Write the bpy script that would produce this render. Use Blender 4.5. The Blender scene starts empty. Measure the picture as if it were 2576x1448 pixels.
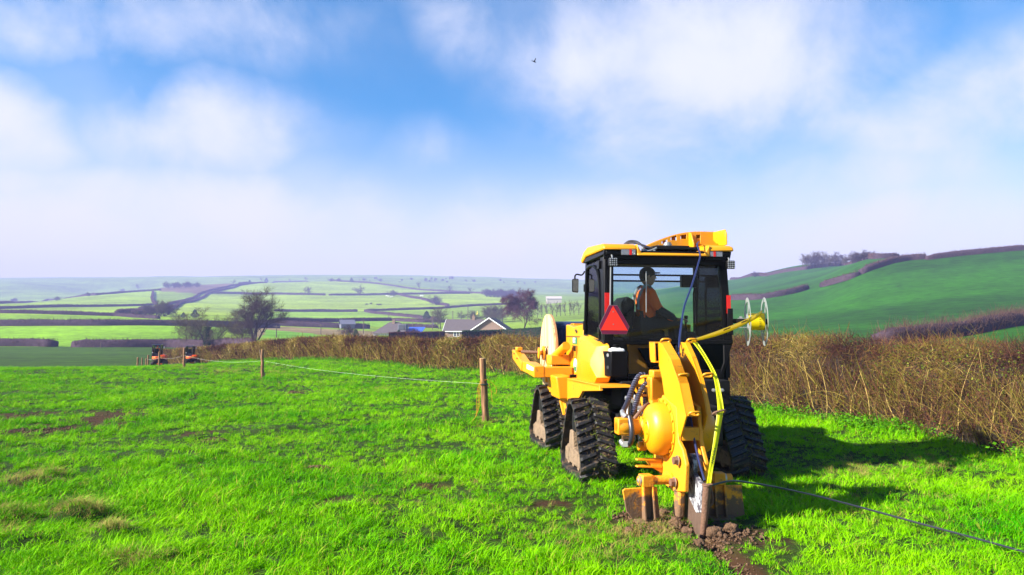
import bpy, bmesh, math, random
import numpy as np
from mathutils import Vector, Matrix, noise as mnoise

# ------------------------------------------------------------------ camera, sky, sun, exposure
R = math.radians
sc = bpy.context.scene
col = sc.collection
# photo pixels below are written on a 2576 x 1448 grid
PW, PH, PF = 2576.0, 1448.0, 1860.0
EYE = 1.7
PITCH = math.atan((835 - 724) / PF)
cam = bpy.data.cameras.new('camera'); cam_o = bpy.data.objects.new('camera', cam); col.objects.link(cam_o)
cam.sensor_width = 36.0; cam.lens = 36.0 * PF / PW
cam.clip_start = 0.05; cam.clip_end = 30000
cam_o.location = (0, 0, EYE); cam_o.rotation_euler = (R(90) + PITCH, 0, 0)
sc.camera = cam_o

SUN_EL, SUN_AZ = 31.0, 20.0          # light travels to +x, turned SUN_AZ away from the camera
sx, sy, sz = -math.cos(R(SUN_AZ)) * math.cos(R(SUN_EL)), -math.sin(R(SUN_AZ)) * math.cos(R(SUN_EL)), math.sin(R(SUN_EL))
sun = bpy.data.lights.new('sun', 'SUN'); sun_o = bpy.data.objects.new('sun', sun); col.objects.link(sun_o)
sun.energy = 5.0; sun.angle = R(0.5); sun.color = (1.0, 0.93, 0.80)
sun_o.rotation_euler = Vector((sx, sy, sz)).to_track_quat('Z', 'Y').to_euler()
sun_o.location = (-20, -8, 15)

def pix_dir(x, y):
    a = (x - PW / 2) / PF; b = (PH / 2 - y) / PF
    return Vector((a, math.cos(PITCH) - b * math.sin(PITCH), math.sin(PITCH) + b * math.cos(PITCH)))

world = bpy.data.worlds.new('World'); sc.world = world; world.use_nodes = True
wn = world.node_tree.nodes; wl = world.node_tree.links
for n in list(wn): wn.remove(n)
def WN(t, **k):
    n = wn.new(t)
    for a, b in k.items(): setattr(n, a, b)
    return n
def wmath(op, a, b=None, c=None):
    n = WN('ShaderNodeMath', operation=op)
    for i, v in enumerate((a, b, c)):
        if v is None: continue
        if isinstance(v, (int, float)): n.inputs[i].default_value = v
        else: wl.new(v, n.inputs[i])
    return n.outputs[0]
w_out = WN('ShaderNodeOutputWorld'); w_bg = WN('ShaderNodeBackground')
SKY_STRENGTH = 0.05
w_bg.inputs['Strength'].default_value = SKY_STRENGTH
sky = WN('ShaderNodeTexSky', sky_type='NISHITA', sun_disc=False)
sky.sun_elevation = R(SUN_EL); sky.sun_rotation = math.atan2(sx, sy)
sky.air_density = 1.0; sky.dust_density = 0.6; sky.ozone_density = 1.0
w_hs = WN('ShaderNodeHueSaturation'); w_hs.inputs['Saturation'].default_value = 1.75; w_hs.inputs['Value'].default_value = 1.18; w_hs.inputs['Hue'].default_value = 0.494
wl.new(sky.outputs[0], w_hs.inputs['Color'])
tc = WN('ShaderNodeTexCoord')
# clouds: a wide soft noise everywhere plus the banks seen in the photograph, all by direction
nz = WN('ShaderNodeTexNoise'); nz.inputs['Scale'].default_value = 3.2; nz.inputs['Detail'].default_value = 6; nz.inputs['Roughness'].default_value = 0.5
wl.new(tc.outputs['Generated'], nz.inputs['Vector'])
warp = WN('ShaderNodeVectorMath', operation='MULTIPLY_ADD')
sub = WN('ShaderNodeVectorMath', operation='SUBTRACT'); wl.new(nz.outputs['Color'], sub.inputs[0]); sub.inputs[1].default_value = (0.5, 0.5, 0.5)
wl.new(sub.outputs[0], warp.inputs[0]); warp.inputs[1].default_value = (0.24, 0.24, 0.16); wl.new(tc.outputs['Generated'], warp.inputs[2])
nz2 = WN('ShaderNodeTexNoise'); nz2.inputs['Scale'].default_value = 9.0; nz2.inputs['Detail'].default_value = 5; nz2.inputs['Roughness'].default_value = 0.55
wl.new(tc.outputs['Generated'], nz2.inputs['Vector'])
BANKS = [  # pixel centre, half sizes, weight
    (1780, 180, 520, 250, 1.0), (1560, 110, 260, 190, 0.7), (1980, 300, 420, 130, 0.6), (520, 330, 270, 140, 0.95), (-30, 265, 190, 140, 0.9),
    (300, 20, 560, 120, 0.7), (1190, 85, 170, 135, 0.6), (60, 590, 700, 130, 0.85), (620, 560, 560, 140, 0.9), (330, 480, 300, 70, 0.6),
    (1290, 580, 400, 140, 0.95), (2530, 250, 330, 190, 0.75), (1050, 370, 130, 70, 0.5), (0, 455, 110, 70, 0.65),
    (2200, 470, 620, 130, 0.5), (2300, 600, 600, 110, 0.6), (2150, 250, 260, 120, 0.4)]
acc = None
for (bx_, by_, hx, hy, wgt) in BANKS:
    d = pix_dir(bx_, by_).normalized()
    s = WN('ShaderNodeVectorMath', operation='SUBTRACT'); wl.new(warp.outputs[0], s.inputs[0]); s.inputs[1].default_value = d
    m = WN('ShaderNodeVectorMath', operation='MULTIPLY'); wl.new(s.outputs[0], m.inputs[0])
    m.inputs[1].default_value = (PF / hx, PF / hx, PF / hy)
    ln = WN('ShaderNodeVectorMath', operation='LENGTH'); wl.new(m.outputs[0], ln.inputs[0])
    mr = WN('ShaderNodeMapRange', interpolation_type='SMOOTHSTEP')
    wl.new(ln.outputs['Value'], mr.inputs['Value'])
    mr.inputs['From Min'].default_value = 1.6; mr.inputs['From Max'].default_value = 0.05
    mr.inputs['To Min'].default_value = 0.0; mr.inputs['To Max'].default_value = wgt * 0.9
    acc = mr.outputs[0] if acc is None else wmath('MAXIMUM', acc, mr.outputs[0])
# ragged edges: the bank's density plus fractal noise, cut softly
nz2.inputs['Scale'].default_value = 5.5; nz2.inputs['Detail'].default_value = 9; nz2.inputs['Roughness'].default_value = 0.58; nz2.inputs['Distortion'].default_value = 0.25
cl = wmath('MULTIPLY_ADD', nz2.outputs['Fac'], 1.5, -0.78)
cl = wmath('MULTIPLY_ADD', cl, wmath('MINIMUM', wmath('MULTIPLY', acc, 2.2), 1.0), acc)
cut = WN('ShaderNodeMapRange', interpolation_type='SMOOTHSTEP'); wl.new(cl, cut.inputs['Value'])
cut.inputs['From Min'].default_value = 0.05; cut.inputs['From Max'].default_value = 0.95
cl = cut.outputs[0]
wide = WN('ShaderNodeMapRange', interpolation_type='SMOOTHSTEP'); wl.new(nz.outputs['Fac'], wide.inputs['Value'])
wide.inputs['From Min'].default_value = 0.42; wide.inputs['From Max'].default_value = 0.75
wide.inputs['To Min'].default_value = 0.0; wide.inputs['To Max'].default_value = 0.28
cl = wmath('MAXIMUM', cl, wide.outputs[0])
sepz = WN('ShaderNodeSeparateXYZ'); wl.new(tc.outputs['Generated'], sepz.inputs[0])
hz = WN('ShaderNodeMapRange', interpolation_type='SMOOTHSTEP'); wl.new(sepz.outputs['Z'], hz.inputs['Value'])
hz.inputs['From Min'].default_value = 0.30; hz.inputs['From Max'].default_value = 0.04
hz.inputs['To Min'].default_value = 0.0; hz.inputs['To Max'].default_value = 0.92
cl = wmath('MINIMUM', cl, 1.0)
mixc = WN('ShaderNodeMix', data_type='RGBA'); wl.new(cl, mixc.inputs['Factor'])
wl.new(w_hs.outputs[0], mixc.inputs['A'])
CLOUD = (5.7, 5.9, 6.5, 1)
mixc.inputs['B'].default_value = CLOUD
mixh = WN('ShaderNodeMix', data_type='RGBA'); wl.new(hz.outputs[0], mixh.inputs['Factor'])      # pale bright band of thick air low over the land
wl.new(mixc.outputs['Result'], mixh.inputs['A']); mixh.inputs['B'].default_value = (6.6, 6.4, 5.8, 1)
wl.new(mixh.outputs['Result'], w_bg.inputs['Color']); wl.new(w_bg.outputs[0], w_out.inputs['Surface'])

sc.view_settings.view_transform = 'Standard'; sc.view_settings.look = 'None'
sc.view_settings.exposure = 1.72; sc.view_settings.gamma = 1.0
sc.render.engine = 'CYCLES'
sc.cycles.max_bounces = 5; sc.cycles.diffuse_bounces = 3; sc.cycles.glossy_bounces = 3; sc.cycles.transmission_bounces = 4; sc.cycles.transparent_max_bounces = 12; sc.cycles.volume_bounces = 0

# ------------------------------------------------------------------ helpers
rng = np.random.default_rng(7); random.seed(7)
def tag(o, label=None, cat=None, group=None, kind=None):
    if label: o['label'] = label
    if cat: o['category'] = cat
    if group: o['group'] = group
    if kind: o['kind'] = kind
    return o
def empty(name, loc=(0, 0, 0), rz=0.0, parent=None):
    o = bpy.data.objects.new(name, None); o.empty_display_size = 0.2; col.objects.link(o)
    o.location = loc; o.rotation_euler = (0, 0, rz); o.parent = parent
    return o
def np_mesh(name, V, F, smooth=False, attrs=None):
    """V (n,3) array, F list of (m,k) index arrays; attrs {name:(type,domain,array)}"""
    me = bpy.data.meshes.new(name)
    V = np.asarray(V, np.float32); F = [np.asarray(f, np.int32) for f in F if len(f)]
    me.vertices.add(len(V)); me.vertices.foreach_set('co', V.ravel())
    nl = sum(f.size for f in F); npoly = sum(len(f) for f in F)
    me.loops.add(nl); me.polygons.add(npoly)
    me.loops.foreach_set('vertex_index', np.concatenate([f.ravel() for f in F]))
    tot = np.concatenate([np.full(len(f), f.shape[1], np.int32) for f in F])
    st = np.concatenate([[0], np.cumsum(tot)[:-1]]).astype(np.int32)
    me.polygons.foreach_set('loop_start', st); me.polygons.foreach_set('loop_total', tot)
    if smooth: me.polygons.foreach_set('use_smooth', np.ones(npoly, bool))
    me.update(calc_edges=True)
    for an, (ty, dom, arr) in (attrs or {}).items():
        at = me.attributes.new(an, ty, dom)
        arr = np.asarray(arr, np.float32)
        at.data.foreach_set('value' if ty == 'FLOAT' else 'color', arr.ravel())
    return me
def link(name, me, mat, parent=None, smooth_angle=None):
    o = bpy.data.objects.new(name, me); col.objects.link(o); o.parent = parent
    if mat is not None and len(me.materials) == 0: me.materials.append(mat)
    if smooth_angle is not None:
        me.polygons.foreach_set('use_smooth', np.ones(len(me.polygons), bool))
        me.set_sharp_from_angle(angle=R(smooth_angle))
    return o

class MB:
    """collects simple shapes into one mesh"""
    def __init__(s): s.v = []; s.f = []
    def add(s, V, F):
        b = len(s.v); s.v += [tuple(p) for p in V]; s.f += [tuple(b + i for i in f) for f in F]; return s
    def box(s, x0, x1, y0, y1, z0, z1):
        V = [(x, y, z) for z in (z0, z1) for (x, y) in ((x0, y0), (x1, y0), (x1, y1), (x0, y1))]
        return s.add(V, [(3, 2, 1, 0), (4, 5, 6, 7), (0, 1, 5, 4), (1, 2, 6, 5), (2, 3, 7, 6), (3, 0, 4, 7)])
    def prism(s, pts, axis, a, b):
        """pts 2-D outline; axis 'x': pts are (y,z); 'y': (x,z); 'z': (x,y); extruded from a to b"""
        def P(p, t):
            return (t, p[0], p[1]) if axis == 'x' else (p[0], t, p[1]) if axis == 'y' else (p[0], p[1], t)
        n = len(pts); area = sum(pts[i][0] * pts[(i + 1) % n][1] - pts[(i + 1) % n][0] * pts[i][1] for i in range(n))
        pts = list(pts) if area > 0 else list(pts)[::-1]
        if axis == 'y': pts = pts[::-1]
        if b < a: a, b = b, a
        V = [P(p, a) for p in pts] + [P(p, b) for p in pts]
        F = [tuple(range(n))[::-1], tuple(range(n, 2 * n))] + [(i, (i + 1) % n, n + (i + 1) % n, n + i) for i in range(n)]
        return s.add(V, F)
    def loft(s, rings, close=True, caps=True):
        n = len(rings[0]); V = [p for r in rings for p in r]; F = []
        for k in range(len(rings) - 1):
            for i in range(n if close else n - 1):
                j = (i + 1) % n
                F.append((k * n + i, k * n + j, (k + 1) * n + j, (k + 1) * n + i))
        if caps and close:
            F.append(tuple(range(n))[::-1]); F.append(tuple((len(rings) - 1) * n + i for i in range(n)))
        return s.add(V, F)
    def tube(s, pts, rad, n=8, caps=True):
        pts = [Vector(p) for p in pts]; rr = rad if hasattr(rad, '__len__') else [rad] * len(pts)
        rings = []; t0 = None; u = None
        for i, p in enumerate(pts):
            t = (pts[min(i + 1, len(pts) - 1)] - pts[max(i - 1, 0)]).normalized()
            if u is None:
                u = t.orthogonal().normalized()
            else:
                u = (u - t * u.dot(t)); u = u.normalized() if u.length > 1e-6 else t.orthogonal().normalized()
            w = t.cross(u)
            rings.append([tuple(p + (u * math.cos(2 * math.pi * k / n) + w * math.sin(2 * math.pi * k / n)) * rr[i]) for k in range(n)])
        return s.loft(rings, True, caps)
    def cyl(s, p, q, r0, r1=None, n=20, caps=True):
        return s.tube([p, q], [r0, r0 if r1 is None else r1], n, caps)
    def lathe(s, prof, origin, axis, n=28):
        """prof: list of (dist along axis, radius)"""
        o = Vector(origin); a = Vector(axis).normalized(); u = a.orthogonal().normalized(); w = a.cross(u)
        rings = [[tuple(o + a * d + (u * math.cos(2 * math.pi * k / n) + w * math.sin(2 * math.pi * k / n)) * max(r, 1e-4)) for k in range(n)] for d, r in prof]
        return s.loft(rings, True, True)
    def mesh(s, name):
        me = bpy.data.meshes.new(name); me.from_pydata(s.v, [], s.f); me.update(); return me
    def obj(s, name, mat, parent=None, bevel=0.0, smooth=35, segs=2):
        me = s.mesh(name)
        bm = bmesh.new(); bm.from_mesh(me); bmesh.ops.recalc_face_normals(bm, faces=bm.faces); bm.to_mesh(me); bm.free()
        o = link(name, me, mat, parent, smooth)
        if bevel > 0:
            m = o.modifiers.new('bevel', 'BEVEL'); m.width = bevel; m.segments = segs; m.limit_method = 'ANGLE'; m.angle_limit = R(35)
            m.harden_normals = False
        return o
def spline(P, n):
    """Catmull-Rom through P, n samples per span"""
    P = [Vector(p) for p in P]; out = []
    for i in range(len(P) - 1):
        p0, p1, p2, p3 = P[max(i - 1, 0)], P[i], P[i + 1], P[min(i + 2, len(P) - 1)]
        for k in range(n):
            t = k / n
            out.append(0.5 * ((2 * p1) + (p2 - p0) * t + (2 * p0 - 5 * p1 + 4 * p2 - p3) * t * t + (3 * p1 - p0 - 3 * p2 + p3) * t ** 3))
    out.append(P[-1]); return out

# ------------------------------------------------------------------ materials
def nodes(name):
    m = bpy.data.materials.new(name); m.use_nodes = True
    t = m.node_tree; b = t.nodes['Principled BSDF']
    return m, t.nodes, t.links, b
def paint(name, c, rough=0.45, metal=0.0, var=0.12, scale=8.0, bump=0.0, bscale=60.0, dirt=None, dirt_amt=0.5, dirt_scale=6.0, coat=0.0, spec=0.5, dirt_z=None):
    """plain material with a little wear: colour noise, bump and blotches of dirt; dirt_z: (height full, height none) in world z"""
    m, N, L, b = nodes(name)
    tcn = N.new('ShaderNodeTexCoord'); geo = N.new('ShaderNodeNewGeometry')
    n1 = N.new('ShaderNodeTexNoise'); n1.inputs['Scale'].default_value = scale; n1.inputs['Detail'].default_value = 5
    L.new(geo.outputs['Position'], n1.inputs['Vector'])
    mx = N.new('ShaderNodeMix'); mx.data_type = 'RGBA'
    mx.inputs['A'].default_value = (*[v * (1 - var) for v in c], 1); mx.inputs['B'].default_value = (*[min(1, v * (1 + var)) for v in c], 1)
    L.new(n1.outputs['Fac'], mx.inputs['Factor']); outc = mx.outputs['Result']
    if dirt is not None:
        n2 = N.new('ShaderNodeTexNoise'); n2.inputs['Scale'].default_value = dirt_scale; n2.inputs['Detail'].default_value = 8; n2.inputs['Roughness'].default_value = 0.65
        L.new(geo.outputs['Position'], n2.inputs['Vector'])
        mr = N.new('ShaderNodeMapRange'); L.new(n2.outputs['Fac'], mr.inputs['Value'])
        mr.inputs['From Min'].default_value = 0.72 - dirt_amt * 0.4; mr.inputs['From Max'].default_value = 0.84 - dirt_amt * 0.4
        fac = mr.outputs[0]
        if dirt_z:
            sp = N.new('ShaderNodeSeparateXYZ'); L.new(geo.outputs['Position'], sp.inputs[0])
            mz = N.new('ShaderNodeMapRange'); L.new(sp.outputs['Z'], mz.inputs['Value'])
            mz.inputs['From Min'].default_value = dirt_z[0]; mz.inputs['From Max'].default_value = dirt_z[1]
            mz.inputs['To Min'].default_value = 0.24; mz.inputs['To Max'].default_value = -0.25
            ad = N.new('ShaderNodeMath'); ad.operation = 'ADD'; L.new(n2.outputs['Fac'], ad.inputs[0]); L.new(mz.outputs[0], ad.inputs[1])
            L.new(ad.outputs[0], mr.inputs['Value'])
        mx2 = N.new('ShaderNodeMix'); mx2.data_type = 'RGBA'; L.new(fac, mx2.inputs['Factor'])
        L.new(outc, mx2.inputs['A']); mx2.inputs['B'].default_value = (*dirt, 1); outc = mx2.outputs['Result']
        rr = N.new('ShaderNodeMapRange'); L.new(fac, rr.inputs['Value']); rr.inputs['To Min'].default_value = rough; rr.inputs['To Max'].default_value = 0.92
        L.new(rr.outputs[0], b.inputs['Roughness'])
    else:
        b.inputs['Roughness'].default_value = rough
    L.new(outc, b.inputs['Base Color']); b.inputs['Metallic'].default_value = metal
    b.inputs['Coat Weight'].default_value = coat; b.inputs['Specular IOR Level'].default_value = spec
    if bump:
        n3 = N.new('ShaderNodeTexNoise'); n3.inputs['Scale'].default_value = bscale; n3.inputs['Detail'].default_value = 6
        L.new(geo.outputs['Position'], n3.inputs['Vector'])
        bp = N.new('ShaderNodeBump'); bp.inputs['Strength'].default_value = bump; bp.inputs['Distance'].default_value = 0.02
        L.new(n3.outputs['Fac'], bp.inputs['Height']); L.new(bp.outputs[0], b.inputs['Normal'])
    return m
def twig_mat(name, cols, rough=0.85, spec=0.2):
    """colour picked along a ramp by the mesh attribute 'tint' (each twig its own)"""
    m, N, L, b = nodes(name)
    a = N.new('ShaderNodeAttribute'); a.attribute_name = 'tint'
    rp = N.new('ShaderNodeValToRGB'); e = rp.color_ramp.elements
    while len(e) < len(cols): e.new(0.5)
    for i, c in enumerate(cols): e[i].position = i / (len(cols) - 1); e[i].color = (*c, 1)
    L.new(a.outputs['Fac'], rp.inputs['Fac']); L.new(rp.outputs[0], b.inputs['Base Color'])
    b.inputs['Roughness'].default_value = rough; b.inputs['Specular IOR Level'].default_value = spec
    return m
# ------------------------------------------------------------------ the lie of the land
# columns: photo x -> (distance in metres, photo y at which the ground shows there)
COLS = {
 -900: [(30, 938), (60, 925), (100, 898), (150, 868), (220, 822), (300, 795), (450, 780), (700, 768), (1200, 775), (1550, 712), (1900, 700)],
 0:    [(30, 940), (36, 930), (60, 927), (100, 900), (150, 872), (220, 821), (300, 789), (450, 777), (700, 764), (1000, 768), (1550, 708), (1900, 700)],
 300:  [(30, 940), (36, 928), (60, 924), (100, 900), (150, 872), (220, 820), (300, 797), (420, 781), (600, 765), (800, 742), (1000, 738), (1400, 745), (1650, 702), (1900, 697)],
 480:  [(30, 940), (37, 922), (60, 917), (85, 916), (110, 900), (150, 874), (220, 824), (300, 801), (420, 784), (600, 768), (800, 748), (1000, 722), (1150, 719), (1330, 728), (1650, 700), (1900, 696)],
 640:  [(30, 940), (42, 911), (60, 909), (90, 895), (140, 866), (200, 838), (260, 822), (320, 804), (450, 788), (600, 773), (800, 752), (1000, 730), (1150, 714), (1400, 720), (1650, 698), (1900, 694)],
 900:  [(30, 940), (44, 908), (70, 893), (110, 870), (160, 850), (230, 835), (300, 822), (400, 806), (550, 785), (750, 762), (900, 744), (1100, 724), (1250, 708), (1330, 714), (1650, 697), (1900, 692)],
 1200: [(30, 940), (60, 903), (100, 876), (150, 858), (180, 850), (250, 838), (350, 816), (450, 800), (600, 776), (800, 757), (950, 741), (1150, 736), (1330, 745), (1480, 722), (1650, 706), (1900, 697)],
 1450: [(30, 940), (60, 897), (100, 866), (150, 842), (220, 822), (300, 805), (450, 780), (700, 754), (1000, 744), (1300, 740), (1450, 735), (1650, 714), (1900, 704)],
 1850: [(30, 935), (60, 888), (100, 853), (150, 812), (200, 780), (270, 753), (400, 728), (600, 702), (800, 709), (1330, 740), (1900, 712)],
 2050: [(30, 930), (60, 880), (100, 838), (150, 792), (200, 757), (250, 725), (350, 695), (480, 668), (600, 680), (1330, 735), (1900, 712)],
 2200: [(30, 930), (60, 872), (100, 828), (150, 768), (190, 718), (240, 668), (300, 652), (420, 664), (600, 690), (1330, 735), (1900, 712)],
 2400: [(30, 928), (60, 862), (80, 836), (110, 800), (150, 742), (200, 682), (245, 641), (300, 646), (500, 690), (1330, 735), (1900, 712)],
 2576: [(30, 925), (50, 870), (75, 825), (100, 795), (150, 728), (200, 664), (238, 628), (300, 632), (500, 680), (1330, 735), (1900, 712)],
 3400: [(30, 920), (50, 860), (75, 815), (100, 780), (150, 700), (200, 625), (240, 585), (320, 600), (500, 680), (1330, 735), (1900, 712)],
}
def y_to_slope(y):
    v = (PH / 2 - y) / PF; tt = math.tan(PITCH)
    return (v + tt) / (1 - v * tt)
def pchip(xk, yk, x):
    xk = np.asarray(xk, float); yk = np.asarray(yk, float); h = np.diff(xk); d = np.diff(yk) / h
    m = np.zeros_like(yk); m[0] = d[0]; m[-1] = d[-1]
    for i in range(1, len(xk) - 1):
        if d[i - 1] * d[i] > 0:
            w1 = 2 * h[i] + h[i - 1]; w2 = h[i] + 2 * h[i - 1]
            m[i] = (w1 + w2) / (w1 / d[i - 1] + w2 / d[i])
    i = np.clip(np.searchsorted(xk, x) - 1, 0, len(xk) - 2); t = (x - xk[i]) / h[i]; t = np.clip(t, 0, 1)
    return ((1 + 2 * t) * (1 - t) ** 2 * yk[i] + t * (1 - t) ** 2 * h[i] * m[i] + t * t * (3 - 2 * t) * yk[i + 1] + t * t * (t - 1) * h[i] * m[i + 1])
LY = np.linspace(math.log(24.0), math.log(1900.0), 420)
CK = sorted(COLS); CU = np.array([(k - PW / 2) / PF for k in CK])
TAB = np.zeros((len(CK), len(LY)))
flat = -EYE / 24.0
for i, k in enumerate(CK):
    pts = COLS[k]
    TAB[i] = pchip([math.log(24.0)] + [math.log(p[0]) for p in pts], [flat] + [y_to_slope(p[1]) for p in pts], LY)
# smooth between columns
UU = np.linspace(CU[0], CU[-1], 320)
T2 = np.zeros((len(UU), len(LY)))
for j in range(len(LY)): T2[:, j] = pchip(CU, TAB[:, j], UU)
def vnoise(x, y, s, seed=0.0):
    x = np.asarray(x, float) * s + seed * 17.3; y = np.asarray(y, float) * s + seed * 7.7
    xi = np.floor(x).astype(np.int64); yi = np.floor(y).astype(np.int64); fx = x - xi; fy = y - yi
    fx = fx * fx * (3 - 2 * fx); fy = fy * fy * (3 - 2 * fy)
    def hsh(a, b):
        n = (a * 374761393 + b * 668265263) & 0x7fffffff; n = ((n ^ (n >> 13)) * 1274126177) & 0x7fffffff
        return (n & 0xffff) / 65535.0
    return (hsh(xi, yi) * (1 - fx) * (1 - fy) + hsh(xi + 1, yi) * fx * (1 - fy) + hsh(xi, yi + 1) * (1 - fx) * fy + hsh(xi + 1, yi + 1) * fx * fy) - 0.5
# ruts, bare soil and the slit the plough leaves, in metres on the near field
MACH_O = Vector((1.814, 9.22, 0.0)); MACH_YAW = R(8)
def mach(x, y, z=0.0):
    c, s = math.cos(MACH_YAW), math.sin(MACH_YAW)
    return Vector((MACH_O.x + c * x - s * y, MACH_O.y + s * x + c * y, MACH_O.z + z))
PLOW_TIP = mach(-0.60, -2.72)
SLIT = [(PLOW_TIP.x, PLOW_TIP.y + 0.1), (PLOW_TIP.x + 0.03, 5.9), (PLOW_TIP.x + 0.10, 5.0), (PLOW_TIP.x + 0.12, 3.0), (PLOW_TIP.x + 0.1, -2.0)]
def slit_d(x, y):
    d = np.full(np.shape(x), 9.0)
    for (a, b) in zip(SLIT[:-1], SLIT[1:]):
        ax, ay = a; bx, by = b; L2 = (bx - ax) ** 2 + (by - ay) ** 2
        t = np.clip(((x - ax) * (bx - ax) + (y - ay) * (by - ay)) / L2, 0, 1)
        d = np.minimum(d, np.hypot(x - ax - t * (bx - ax), y - ay - t * (by - ay)))
    return d
def pix_ground(x, y, z=0.0):
    d = pix_dir(x, y); t = (z - EYE) / d.z
    return (d.x * t, d.y * t)
MUD = []      # (x, y, rx, ry) bare patches
for (px, py, rx, ry) in [(250, 1056, 75, 16), (45, 1052, 50, 12), (60, 1090, 90, 9), (140, 1080, 60, 7), (540, 1105, 20, 4), (740, 985, 20, 4), (800, 1178, 25, 5), (120, 1215, 60, 10), (1060, 1225, 45, 8), (860, 1270, 40, 8), (500, 1090, 40, 6), (1390, 1262, 40, 10), (1500, 1180, 60, 14)]:
    c = pix_ground(px, py); e = pix_ground(px + rx, py); f = pix_ground(px, py - ry)
    MUD.append((c[0], c[1], abs(e[0] - c[0]) , abs(f[1] - c[1])))
MUD += [(PLOW_TIP.x - 0.35, PLOW_TIP.y + 0.25, 0.35, 0.35), (PLOW_TIP.x + 0.25, PLOW_TIP.y - 0.15, 0.35, 0.3)]
MOUNDS = []   # old tussocks: (x, y, radius, height)
for (px, py, r_, h_) in [(60, 1222, 0.34, 0.10), (130, 1200, 0.26, 0.09), (190, 1305, 0.26, 0.13), (20, 1315, 0.24, 0.12), (280, 1352, 0.24, 0.10), (60, 1370, 0.3, 0.08), (350, 1415, 0.3, 0.06), (860, 1292, 0.22, 0.06), (940, 1200, 0.3, 0.05), (800, 1180, 0.3, 0.05), (1120, 1330, 0.25, 0.06), (500, 1100, 0.5, 0.06), (700, 1080, 0.6, 0.07)]:
    c = pix_ground(px, py); MOUNDS.append((c[0], c[1], r_, h_))
def mud_amt(x, y):
    m = np.zeros(np.shape(x))
    wob = vnoise(x, y, 2.2, 3) * 1.3 + vnoise(x, y, 7.0, 4) * 1.8
    for (cx, cy, rx, ry) in MUD:
        q = np.hypot((x - cx) / rx, (y - cy) / ry)
        m = np.maximum(m, np.clip(1.55 - q + wob * 0.9, 0, 1))
    sd = slit_d(x, y) + vnoise(x, y, 5.0, 5) * 0.10
    m = np.maximum(m, np.clip((0.17 - sd) / 0.08, 0, 1))
    return np.clip(m, 0, 1)
def ground_z(X, Y):
    X = np.asarray(X, float); Y = np.asarray(Y, float)
    Yc = np.clip(Y, 0.5, 1899.0); u = np.clip(X / Yc, UU[0], UU[-1]); ly = np.log(np.maximum(Yc, 24.0))
    fi = (u - UU[0]) / (UU[1] - UU[0]); i = np.clip(fi.astype(int), 0, len(UU) - 2); fi = fi - i
    fj = (ly - LY[0]) / (LY[1] - LY[0]); j = np.clip(fj.astype(int), 0, len(LY) - 2); fj = np.clip(fj - j, 0, 1)
    s = (T2[i, j] * (1 - fi) * (1 - fj) + T2[i + 1, j] * fi * (1 - fj) + T2[i, j + 1] * (1 - fi) * fj + T2[i + 1, j + 1] * fi * fj)
    z = EYE + s * Yc
    z = np.where(Y < 24.0, 0.0, z)
    # small unevenness, growing gently with distance so far fields are not ruled flat
    near = np.clip((60 - Y) / 40, 0, 1)
    z = z + near * (vnoise(X, Y, 0.35, 1) * 0.10 + vnoise(X, Y, 1.1, 2) * 0.05 + vnoise(X, Y, 3.1, 8) * 0.03)
    far = np.clip((Y - 120) / 400, 0, 1)
    z = z + far * (vnoise(X, Y, 1 / 90.0, 6) * 2.6 + vnoise(X, Y, 1 / 30.0, 9) * 0.7)
    for (cx, cy, r_, h_) in MOUNDS: z = z + h_ * np.exp(-((X - cx) ** 2 + (Y - cy) ** 2) / (r_ * r_ * 0.6))
    # level under the machine
    c, sn = math.cos(MACH_YAW), math.sin(MACH_YAW)
    lx = (X - MACH_O.x) * c + (Y - MACH_O.y) * sn; lyy = -(X - MACH_O.x) * sn + (Y - MACH_O.y) * c
    w = np.clip(1.6 - np.maximum(np.abs(lx) / 1.5, np.abs(lyy - 0.8) / 2.6), 0, 0.6) / 0.6
    z = z * (1 - w) + (-0.03) * w
    m = np.clip((0.13 - slit_d(X, Y)) / 0.13, 0, 1)
    z = z - m * 0.11
    return z
def gz(x, y): return float(ground_z(np.array([x]), np.array([y]))[0])
def on_ground(px, py, y0=20.0, y1=1890.0):
    """first ground point met by the ray through a photo pixel beyond distance y0"""
    d = pix_dir(px, py); Y = np.exp(np.linspace(math.log(y0), math.log(y1), 3000))
    X = d.x / d.y * Y; Zr = EYE + d.z / d.y * Y
    g = ground_z(X, Y); k = np.nonzero(g >= Zr)[0]
    k = k[0] if len(k) else int(np.argmin(Zr - g))
    return Vector((X[k], Y[k], g[k]))
def project(X, Y, Z):
    dz = Z - EYE; f = Y * math.cos(PITCH) + dz * math.sin(PITCH); v = -Y * math.sin(PITCH) + dz * math.cos(PITCH)
    f = np.maximum(f, 1e-3)
    return PW / 2 + PF * X / f, PH / 2 - PF * v / f

def inside(px, py, poly):
    r = np.zeros(np.shape(px), bool); n = len(poly)
    for i in range(n):
        x0, y0 = poly[i]; x1, y1 = poly[(i + 1) % n]
        c = ((y0 > py) != (y1 > py)) & (px < (x1 - x0) * (py - y0) / (y1 - y0 + 1e-9) + x0)
        r ^= c
    return r
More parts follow.
